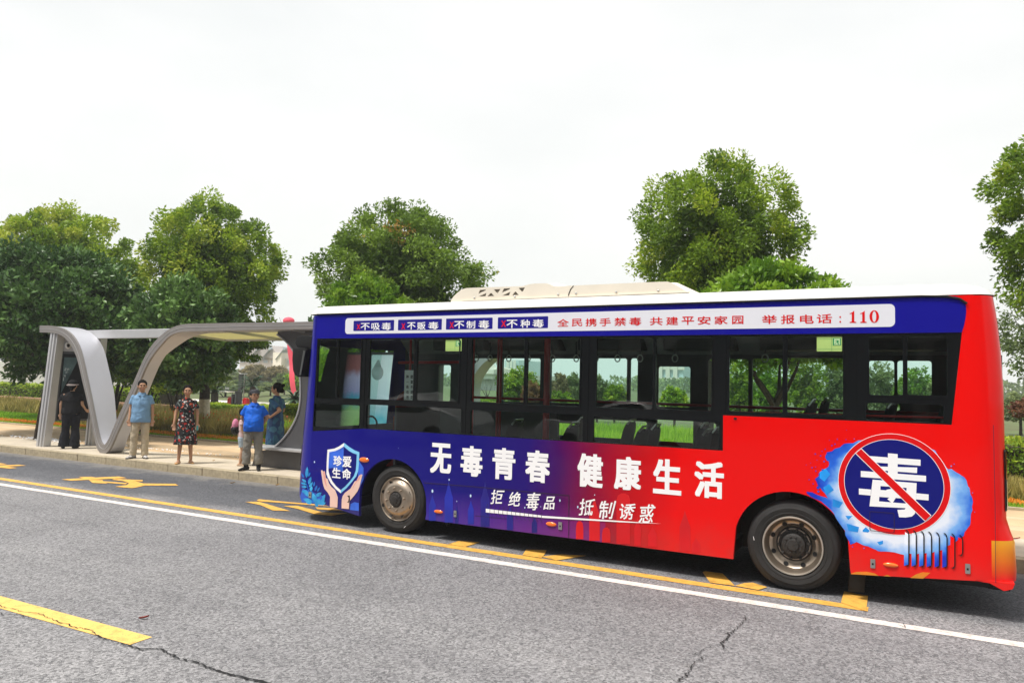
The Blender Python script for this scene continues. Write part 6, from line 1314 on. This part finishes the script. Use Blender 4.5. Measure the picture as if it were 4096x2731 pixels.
    def face(s, brow=True):
        for sx in (-1, 1):
            b = MB(); s.hell(b, (sx*.030, -.0905, 1.592), (.0125, .006, .0045), 10, 6); s.out(b, 'eye', M['eye'])
            b = MB(); cap(b, s.hd((sx*.014, -.0985, 1.610)), s.hd((sx*.046, -.088, 1.612)), .0042, .003); s.out(b, 'eyebrow', M['hair'])
        b = MB(); s.hell(b, (0, -.0985, 1.532), (.021, .006, .0065), 10, 6); s.out(b, 'mouth', M['lips'])
    def hairdo(s, kind='short'):
        b = MB(); s.hell(b, (0, .017, 1.630), (.084, .096, .082), 18, 12)
        if kind == 'short': s.hell(b, (0, .042, 1.60), (.084, .076, .082), 14, 10)
        for sx in (-1, 1): s.hell(b, (sx*.070, .0, 1.625), (.016, .055, .042), 10, 8)
        if kind in ('back', 'bun', 'low'):
            s.hell(b, (0, .045, 1.59), (.082, .072, .085), 14, 10)
            for sx in (-1, 1): s.hell(b, (sx*.07, -.0, 1.605), (.016, .05, .05), 10, 8)
        if kind == 'bun': s.hell(b, (0, .125, 1.655), (.038, .036, .038), 12, 8); s.hell(b, (0, .10, 1.55), (.045, .045, .05), 12, 8)
        if kind == 'low': s.hell(b, (0, .105, 1.52), (.05, .045, .055), 12, 8)
        # carve: keep the hair off the face
        b2 = MB(); keep = [(v) for v in b.v]; o = s.out(b, 'hair', M['hair'], vox=.008*s.k, disp=.006)
        return o
    def top(s, name, m, arms, w=1.0, belly=0, hem=.86, slv=.55, loose=.02, sh=1.0, flare=0, vneck=False, arm_r=.062, disp=.018):
        b = MB(); l = loose
        loft(b, [(0, 0, hem, .165*w+l+flare, .115+l+belly*.6), (0, -belly*.4, hem+.10, .155*w+l+belly*.3, .112+l+belly), (0, -belly*.5, 1.06, .146*w+l+belly*.4, .102+l+belly), (0, 0, 1.22, .158*w+l, .108+l), (0, .005, 1.33, .160*w*sh+l*.6, .095+l*.5), (0, .01, 1.375, .140*sh*w, .084), (0, .012, 1.415, .102, .072), (0, .012, 1.445, .072, .062), (0, .012, 1.458, .062, .056)])
        for sx, (el_, wr, _, _2) in zip((-1, 1), arms):
            shp = Vector((sx*.156*sh*w, .005, 1.345)); el_ = Vector(el_); e = shp.lerp(el_, slv); b.ell(tuple(shp), (.054*w, .058, .054), 12, 8)
            b.tube([shp, shp.lerp(e, .5), e], [.052*w, arm_r*w*.80, arm_r*w*.88], 14)
        return s.out(b, name, m, vox=.010*s.k, disp=disp)
    def pants(s, m, legs, w=1.0, bot=.075, wd=.085, hemr=.075, flare=0, top_=.96, name='trousers', cut=1.0, disp=.022):
        b = MB(); loft(b, [(0, .01, .80, .15*w, .10), (0, .01, .88, .172*w, .118), (0, .005, top_, .150*w, .108)])
        for sx, (kn, an, toe) in zip((-1, 1), legs):
            hp = Vector((sx*.085*w, .01, .86)); kn = Vector(kn); an = Vector(an); e = kn.lerp(an, cut) if cut < 1 else an+Vector((0, 0, bot-an.z))
            if cut < .01: e = hp.lerp(kn, .75); b.tube([hp, e], [.10*w, .085*w], 16)
            else: b.tube([hp, hp.lerp(kn, .5), kn, kn.lerp(e, .5), e], [.098*w, .088*w, wd*w*.86, hemr*w*(.95+flare*.5), hemr*w*(1+flare)], 16)
        return s.out(b, name, m, vox=.010*s.k, disp=disp)
    def shoe(s, m, legs, sole=None, z=.0, h=.07, name='shoe', L_=.26, boot=0):
        for sx, (kn, an, toe) in zip((-1, 1), legs):
            t = Vector((*toe, 0)).normalized(); a = Vector(an); b = MB(); c = Vector((a.x, a.y, 0)); h0 = c-t*.055; h1 = c+t*(L_-.085)
            zb = a.z-.085
            for i in range(7):
                u = i/6; q = h0.lerp(h1, u); r = .036+.010*math.sin(u*math.pi); hh = h*(1-.55*max(0, u-.35)/.65); b.ell((q.x, q.y, zb+hh*.5+.008), (r, r, hh*.5+.006), 12, 8)
            if boot: b.tube([(a.x, a.y, zb+.02), (a.x, a.y, zb+.07+boot)], [.045, .052], 14)
            o = s.out(b, name, m, vox=.008*s.k)
            if sole:
                b = MB(); side = Vector((-t.y, t.x, 0)); b.prism([[tuple((h0.lerp(h1, u)+side*v)[:2]) for u, v in ((-.12, -.03), (0, -.042), (.5, -.044), (.9, -.046), (1.12, -.03), (1.2, 0), (1.12, .03), (.9, .046), (.5, .044), (0, .042), (-.12, .03), (-.17, 0))]], zb, zb+.022, 'z'); s.out(b, 'sole', sole, parent=o)
    def collar(s, m, open_=.05):
        for sx in (-1, 1):
            b = MB(); b.add([(sx*.012, -.085, 1.40), (sx*.070, -.045, 1.462), (sx*.082, -.062, 1.425), (sx*.052, -.098, 1.385), (sx*.060, .055, 1.468), (sx*.078, .05, 1.44)], [(0, 1, 2, 3), (1, 4, 5, 2)]); V = [(x, y-.006, z) for x, y, z in b.v]; b.add(V, [(0, 1, 2, 3), (1, 4, 5, 2)]); s.out(b, 'collar', m, smooth=False)
ZP = .15
dn = (0, 0, -1)
def A(ex, ey, ez, wx, wy, wz, hd=(0, -.12, -1), up=(0, -1, 0)): return ((ex, ey, ez), (wx, wy, wz), hd, up)
# 1. person in black, seen from behind, at the kiosk screen
f = Fig('person in black seen from behind, wearing a grey-brimmed hat, at the kiosk screen', (-17.28, 2.78, ZP), 222, 1.56)
arms = [A(-.245, .02, 1.12, -.30, -.10, .98, (-.2, -.6, -.3)), A(.245, .02, 1.12, .255, -.02, .88)]; legs = [((-.105, 0, .47), (-.115, .02, .085), (-.1, -1)), ((.11, 0, .47), (.14, .02, .085), (.45, -1))]
f.body(arms, legs, w=1.18, belly=.03, sh=1.0); f.hairdo('low'); M['blk'] = cloth('black_cotton', (.008, .008, .010)); M['blk2'] = cloth('black_denim', (.010, .011, .016))
f.top('shirt', M['blk'], arms, w=1.28, belly=.035, hem=.88, slv=.62, loose=.03, sh=1.02, arm_r=.072); f.pants(M['blk2'], legs, w=1.2, hemr=.088, flare=.2, bot=.05); f.shoe(M['black'], legs)
M['hatg'] = cloth('grey_beige_hat', (.19, .16, .15)); b = MB(); n0 = 0
for r0, z in ((.0, 0),):
    pts = []; n = 28
    V = [f.hd((.085*math.cos(2*math.pi*k/n), .01+.10*math.sin(2*math.pi*k/n), 1.625)) for k in range(n)]+[f.hd((.122*math.cos(2*math.pi*k/n), .02+.140*math.sin(2*math.pi*k/n), 1.605-.02*math.sin(2*math.pi*k/n))) for k in range(n)]
    V2 = [(x, y, z_-.008) for x, y, z_ in V]; b.add(V, [(k, (k+1) % n, n+(k+1) % n, n+k) for k in range(n)]); b.add(V2, [(k, (k+1) % n, n+(k+1) % n, n+k) for k in range(n)])
ht = f.out(b, 'hat_brim', M['hatg']); b = MB(); f.hell(b, (0, .012, 1.64), (.092, .108, .078), 18, 12); f.out(b, 'hat_crown', M['blk'])
# 2. man in light blue shirt
f = Fig('man in a light blue shirt and beige trousers beside the V-shaped frame', (-14.35, 2.5, ZP), 47, 1.62, 'skint'); f.head_yaw = R(12)
arms = [A(-.215, .03, 1.10, -.222, -.04, .86, (.05, -.15, -1)), A(.225, .02, 1.11, .240, -.02, .86, (-.05, -.1, -1))]; legs = [((-.11, -.01, .48), (-.125, .02, .085), (-.55, -1)), ((.10, -.01, .48), (.115, .01, .085), (.35, -1))]
f.body(arms, legs, w=1.0, belly=.01); f.face(); f.hairdo('short'); M['ltb'] = cloth('light_blue_shirt_cloth', (.18, .32, .49), .1); M['beige'] = cloth('beige_trouser_cloth', (.50, .42, .30), .1)
f.top('shirt', M['ltb'], arms, w=1.08, belly=.015, hem=.80, slv=.62, loose=.028, flare=.015, arm_r=.075); f.collar(M['ltb']); f.pants(M['beige'], legs, w=1.05, hemr=.072, bot=.07); M['snk'] = mat('sneaker_mesh', (.42, .40, .39), .7, var=.6, vs=30); f.shoe(M['snk'], legs, M['black'])
b = MB(); b.box(-.003, .003, -.142, -.135, .84, 1.38); f.out(b, 'button_placket', M['ltb'], smooth=False); b = MB(); b.box(.05, .13, -.135, -.128, 1.20, 1.30)
# 3. woman in floral dress
def floral(name, base, cols, sc, th):
    m, n, o = newmat(name); N = n.nodes.new; K = n.links.new; p = N('ShaderNodeBsdfPrincipled'); p.inputs['Roughness'].default_value = .85; K(p.outputs[0], o.inputs[0]); t = N('ShaderNodeTexCoord')
    z = N('ShaderNodeTexNoise'); z.inputs['Scale'].default_value = sc*.7; z.inputs['Detail'].default_value = 2; K(t.outputs['Object'], z.inputs['Vector'])
    ad = N('ShaderNodeMix'); ad.data_type = 'RGBA'; ad.blend_type = 'LINEAR_LIGHT'; ad.inputs[0].default_value = .06; K(t.outputs['Object'], ad.inputs[6]); K(z.outputs['Color'], ad.inputs[7])
    v = N('ShaderNodeTexVoronoi'); v.inputs['Scale'].default_value = sc; K(ad.outputs[2], v.inputs['Vector'])
    s = N('ShaderNodeSeparateColor'); K(v.outputs['Color'], s.inputs[0]); r = N('ShaderNodeValToRGB'); r.color_ramp.interpolation = 'CONSTANT'; e = r.color_ramp.elements; e[0].color = (*cols[0], 1); e[1].position = 1/len(cols); e[1].color = (*cols[1], 1)
    for i, c in enumerate(cols[2:]): k = e.new((i+2)/len(cols)); k.color = (*c, 1)
    K(s.outputs[0], r.inputs[0]); g_ = N('ShaderNodeMath'); g_.operation = 'LESS_THAN'; K(v.outputs['Distance'], g_.inputs[0]); g_.inputs[1].default_value = th
    x = N('ShaderNodeMix'); x.data_type = 'RGBA'; K(g_.outputs[0], x.inputs[0]); x.inputs[6].default_value = (*base, 1); K(r.outputs[0], x.inputs[7]); K(x.outputs[2], p.inputs['Base Color'])
    b = N('ShaderNodeBump'); b.inputs['Strength'].default_value = .5; b.inputs['Distance'].default_value = .02; z3 = N('ShaderNodeTexNoise'); z3.inputs['Scale'].default_value = 14; K(t.outputs['Object'], z3.inputs['Vector']); K(z3.outputs['Fac'], b.inputs['Height']); K(b.outputs[0], p.inputs['Normal']); return m
f = Fig('woman in a knee-length black dress with red and white flowers, facing the road', (-12.87, 2.47, ZP), 52, 1.55, 'skint')
arms = [A(-.215, .01, 1.13, -.245, -.05, .88, (.0, -.15, -1)), A(.215, .02, 1.13, .225, -.06, .88, (.0, -.3, -1))]; legs = [((-.10, 0, .47), (-.125, .02, .085), (-.3, -1)), ((.10, 0, .47), (.125, .02, .085), (.3, -1))]
f.body(arms, legs, w=.95); f.face(); f.hairdo('back')
M['flor'] = floral('floral_dress_cloth', (.008, .008, .010), [(.42, .02, .015), (.60, .56, .54), (.50, .08, .03), (.18, .24, .22), (.03, .03, .03), (.55, .50, .48), (.38, .02, .02), (.01, .01, .01)], 21, .42)
b = MB(); loft(b, [(0, 0, .42, .255, .19), (0, 0, .55, .235, .175), (0, 0, .75, .205, .155), (0, 0, .92, .178, .13), (0, 0, 1.07, .152, .115), (0, -.01, 1.22, .165, .13), (0, 0, 1.33, .168, .105), (0, .01, 1.375, .135, .084), (0, .012, 1.42, .095, .07), (0, .012, 1.45, .062, .056)])
for sx in (-1, 1):
    shp = Vector((sx*.152, .005, 1.35)); e = shp.lerp(Vector(arms[0 if sx < 0 else 1][0]), .62); b.ell(tuple(shp), (.053, .056, .052), 12, 8); b.tube([shp, e], [.056, .078], 14)
f.out(b, 'dress', M['flor'], vox=.010*f.k, disp=.025); M['tealp'] = mat('teal_phone_case', (.05, .28, .27), .4); b = MB(); b.box(.205, .250, -.135, -.122, .74, .84); f.out(b, 'phone', M['tealp'], smooth=False); M['sand'] = mat('tan_slippers', (.55, .30, .10), .6)
f.shoe(M['sand'], legs, h=.035, L_=.235)
# 4. man in bright blue polo
f = Fig('man in a bright blue polo shirt, dark cap, grey trousers and black boots', (-11.02, 2.52, ZP), 42, 1.50, 'skint'); f.head_yaw = R(22); f.tilt = R(-8)
arms = [A(-.255, .06, 1.12, -.12, .16, .93, (.8, .2, -.3), (0, 1, 0)), A(.265, .06, 1.12, .14, .17, .93, (-.8, .2, -.3), (0, 1, 0))]; legs = [((-.115, -.01, .48), (-.125, .02, .085), (-.7, -.8)), ((.115, -.02, .48), (.135, .0, .085), (.1, -1))]
f.body(arms, legs, w=1.08, belly=.035); f.face(); f.hairdo('short'); M['polo'] = cloth('bright_blue_polo_cloth', (.008, .12, .62), .1, rough=.6); M['gryt'] = cloth('grey_trouser_cloth', (.24, .225, .195), .12); M['capk'] = cloth('dark_grey_cap_cloth', (.05, .05, .058))
f.top('polo_shirt', M['polo'], arms, w=1.08, belly=.045, hem=.84, slv=.72, loose=.028, arm_r=.074, disp=.024); f.collar(M['polo']); f.pants(M['gryt'], legs, w=1.12, hemr=.082, bot=.14, disp=.03); f.shoe(M['black'], legs, boot=.10, h=.075)
b = MB(); f.hell(b, (0, .008, 1.655), (.092, .108, .062), 18, 12); cp = f.out(b, 'cap', M['capk']); b = MB(); n = 12; V = [f.hd((.086*math.cos(math.pi+math.pi*k/(n-1)), -.03+.09*math.sin(math.pi+math.pi*k/(n-1)), 1.640)) for k in range(n)]+[f.hd((.080*math.cos(math.pi+math.pi*k/(n-1)), -.05+.135*math.sin(math.pi+math.pi*k/(n-1)), 1.622)) for k in range(n)]
V2 = [(x, y, z_-.007) for x, y, z_ in V]; fs = [(k, k+1, n+k+1, n+k) for k in range(n-1)]; b.add(V, fs).add(V2, fs); f.out(b, 'cap_peak', M['capk'], parent=cp)
# 5. woman with bun in blue-green dress, seen from the side
p = at(1102, 1700, 3.62)
f = Fig('woman with a hair bun in a mottled blue-green dress, hand on hip', (p.x, 3.62, ZP), -84, 1.63, 'skint'); f.head_yaw = R(18)
arms = [A(-.21, .02, 1.13, -.10, -.10, 1.0, (.5, -.5, -.4)), A(.20, .27, 1.15, .19, .02, 1.0, (-.3, -.9, .1), (0, -1, 0))]; legs = [((-.09, 0, .47), (-.10, .02, .085), (0, -1)), ((.09, 0, .47), (.10, .02, .085), (0, -1))]
f.body(arms, legs, w=1.0, belly=.02); f.face(); f.hairdo('bun')
M['teald'] = floral('mottled_blue_green_cloth', (.018, .06, .15), [(.022, .085, .19), (.03, .12, .20), (.018, .05, .13), (.05, .15, .22)], 9, .6)
b = MB(); loft(b, [(0, 0, .30, .22, .18), (0, 0, .55, .215, .17), (0, 0, .75, .205, .165), (0, 0, .92, .19, .15), (0, -.01, 1.07, .17, .14), (0, -.01, 1.22, .175, .14), (0, 0, 1.33, .17, .11), (0, .01, 1.375, .14, .084), (0, .012, 1.42, .10, .07), (0, .012, 1.455, .065, .058)])
for sx in (-1, 1):
    shp = Vector((sx*.155, .005, 1.35)); e = shp.lerp(Vector(arms[0 if sx < 0 else 1][0]), .78); b.ell(tuple(shp), (.06, .06, .052), 12, 8); b.tube([shp, e], [.06, .072], 14)
f.out(b, 'dress', M['teald'], vox=.010*f.k, disp=.02); f.shoe(M['black'], legs, h=.04, L_=.235); b = MB(); b.box(.13, .18, -.16, -.148, .95, 1.06); f.out(b, 'phone', M['black'], smooth=False)
# 6. child with backpack behind the polo man
p = at(972, 1700, 2.92)
f = Fig('child with a pink and black backpack half hidden behind the blue polo', (p.x, 2.92, ZP), 128, 1.12)
arms = [A(-.20, .0, 1.13, -.20, -.08, .90), A(.20, .0, 1.13, .20, -.08, .90)]; legs = [((-.09, -.03, .47), (-.10, .03, .085), (0, -1)), ((.09, 0, .47), (.10, .02, .085), (0, -1))]
f.body(arms, legs, w=1.1); f.face(); f.hairdo('back'); M['pink'] = cloth('pink_backpack_cloth', (.55, .20, .30), .15); M['shorts'] = cloth('pale_blue_shorts_cloth', (.42, .52, .60)); M['wsh'] = cloth('pale_pink_shirt_cloth', (.60, .45, .45))
f.top('shirt', M['wsh'], arms, w=1.1, hem=.86, slv=.5, loose=.02); f.pants(M['shorts'], legs, w=1.15, cut=.005, name='shorts'); M['sandal'] = mat('beige_sandals', (.50, .36, .24), .6); f.shoe(M['sandal'], legs, h=.045)
b = MB(); b.ell((0, .22, 1.22), (.15, .10, .20), 16, 12).ell((0, .26, 1.10), (.13, .09, .12), 16, 10); f.out(b, 'backpack', M['pink'], vox=.012); b = MB(); b.ell((0, .22, 1.08), (.185, .13, .15), 16, 12); f.out(b, 'backpack_base', M['black'], vox=.012)
for sx in (-1, 1): b = MB(); b.tube([(sx*.09, .12, 1.40), (sx*.10, -.02, 1.43), (sx*.11, -.12, 1.32), (sx*.13, -.06, 1.10), (sx*.14, .12, 1.02)], .016, 8); f.out(b, 'strap', M['black'])
# 7. person in dark clothes sitting on the bench, nearly hidden by the bus
f = Fig('seated person in dark trousers on the bench, almost hidden by the bus', (-9.60, 3.02, .15), 8, 1.60)
f.loc.z = .15-.33
arms = [A(-.20, -.12, 1.14, -.12, -.36, 1.0, (0, -1, -.2)), A(.20, -.12, 1.14, .12, -.36, 1.0, (0, -1, -.2))]; legs = [((-.11, -.42, .86), (-.12, -.38, .44), (0, -1)), ((.11, -.42, .86), (.12, -.36, .44), (0, -1))]
f.body(arms, legs); f.face(); f.hairdo('short'); f.top('shirt', M['blk2'], arms, hem=.86)
b = MB(); loft(b, [(0, .0, .80, .16, .12), (0, .0, .90, .17, .12), (0, 0, .98, .15, .11)])
for sx, (kn, an, _) in zip((-1, 1), legs): b.tube([(sx*.09, 0, .87), kn], [.10, .085], 16); b.ell(kn, (.085, .085, .085), 12, 8); b.tube([kn, (an[0], an[1], an[2]+.02)], [.082, .075], 16)
f.out(b, 'trousers', M['blk2'], vox=.01, disp=.02); f.shoe(M['black'], legs)
# ================================================================ HAZE
hz = MB().box(-420, 320, -60, 430, -1.2, 62).build('haze', M['white']); put(hz, 'thin pale summer haze over the park', kind='stuff')
hm, hn, ho = newmat('haze_air'); pv = hn.nodes.new('ShaderNodeVolumePrincipled'); pv.inputs['Color'].default_value = (.93, .97, 1, 1); pv.inputs['Density'].default_value = .0009; pv.inputs['Anisotropy'].default_value = .2
hn.links.new(pv.outputs[0], ho.inputs['Volume']); hz.data.materials.clear(); hz.data.materials.append(hm)
SC.cycles.volume_bounces = 1

# ================================================================ ACROSS THE STREET (seen only as reflections in the bus glass)
M['facade'] = mat('dark_glass_facade', (.05, .055, .06), .3, var=.2, vs=.3); M['column'] = mat('grey_stone_column', (.30, .29, .28), .8, var=.1)
ob = empty('office_block', (-12, -26, 0), 'dark glass office block with grey stone columns across the street, behind the camera', 'building')
MB().box(-60, 30, -38, -26, -.02, 13).build('wall', M['facade'], ob)
for i in range(23): MB().box(-60+i*4.0, -59.2+i*4.0, -25.99, -25.5, -.02, 13).build('column', M['column'], ob)
for z in (3.9, 8.2, 12.6): MB().box(-60, 30, -25.98, -25.3, z, z+.5).build('floor_band', M['column'], ob)
M['carw'] = mat('white_car_paint', (.80, .80, .80), .25, var=.01, coat=.6); M['carg'] = mat('car_glass', (.01, .012, .014), .05, coat=1)
def sedan(cx, cy, label):
    t = empty('parked_car', (cx, cy, 0), label, 'car', 'white cars on the far side of the road')
    P = [(-2.25, .45), (-2.28, .7), (-2.1, .92), (-1.2, 1.02), (-.55, 1.42), (.55, 1.46), (1.35, 1.08), (2.1, 1.0), (2.28, .8), (2.28, .45), (1.75, .30), (-1.75, .30)]
    b = MB(); V = []; n = len(P)
    for y, k, zz_ in ((-.88, .97, 0), (-.80, 1, .0), (-.5, 1, .03), (.5, 1, .03), (.80, 1, 0), (.88, .97, 0)):
        V += [(cx+x*k, cy+y*(1 if z < 1.1 else .80), z*(1 if abs(y) < .85 else .97)+zz_*(z > 1.2)) for x, z in P]
    b.add(V, [(i*n+k, i*n+(k+1) % n, (i+1)*n+(k+1) % n, (i+1)*n+k) for i in range(5) for k in range(n)]+[tuple(range(n)), tuple(range(5*n, 6*n))]); b.build('body', M['carw'], t, auto=30)
    for s in (-1, 1): MB().prism([[(cx-1.05, 1.04), (cx-.52, 1.37), (cx+.50, 1.41), (cx+1.2, 1.10)]], cy+s*.80, cy+s*.895).build('side_window', M['carg'], t)
    for x in (-1.4, 1.4):
        for s in (-1, 1): MB().lathe([(0, -.1), (.32, -.1), (.34, -.06), (.34, .06), (.32, .1), (0, .1)], (cx+x, cy+s*.80, .34), 'y', 24).build('wheel', M['tyre'], t, smooth=True)
sedan(-13.4, -10.9, 'white sedan on the far side of the road, mirrored in the front bus windows'); sedan(-6.6, -11.3, 'second white sedan across the road, mirrored in the middle bus windows')
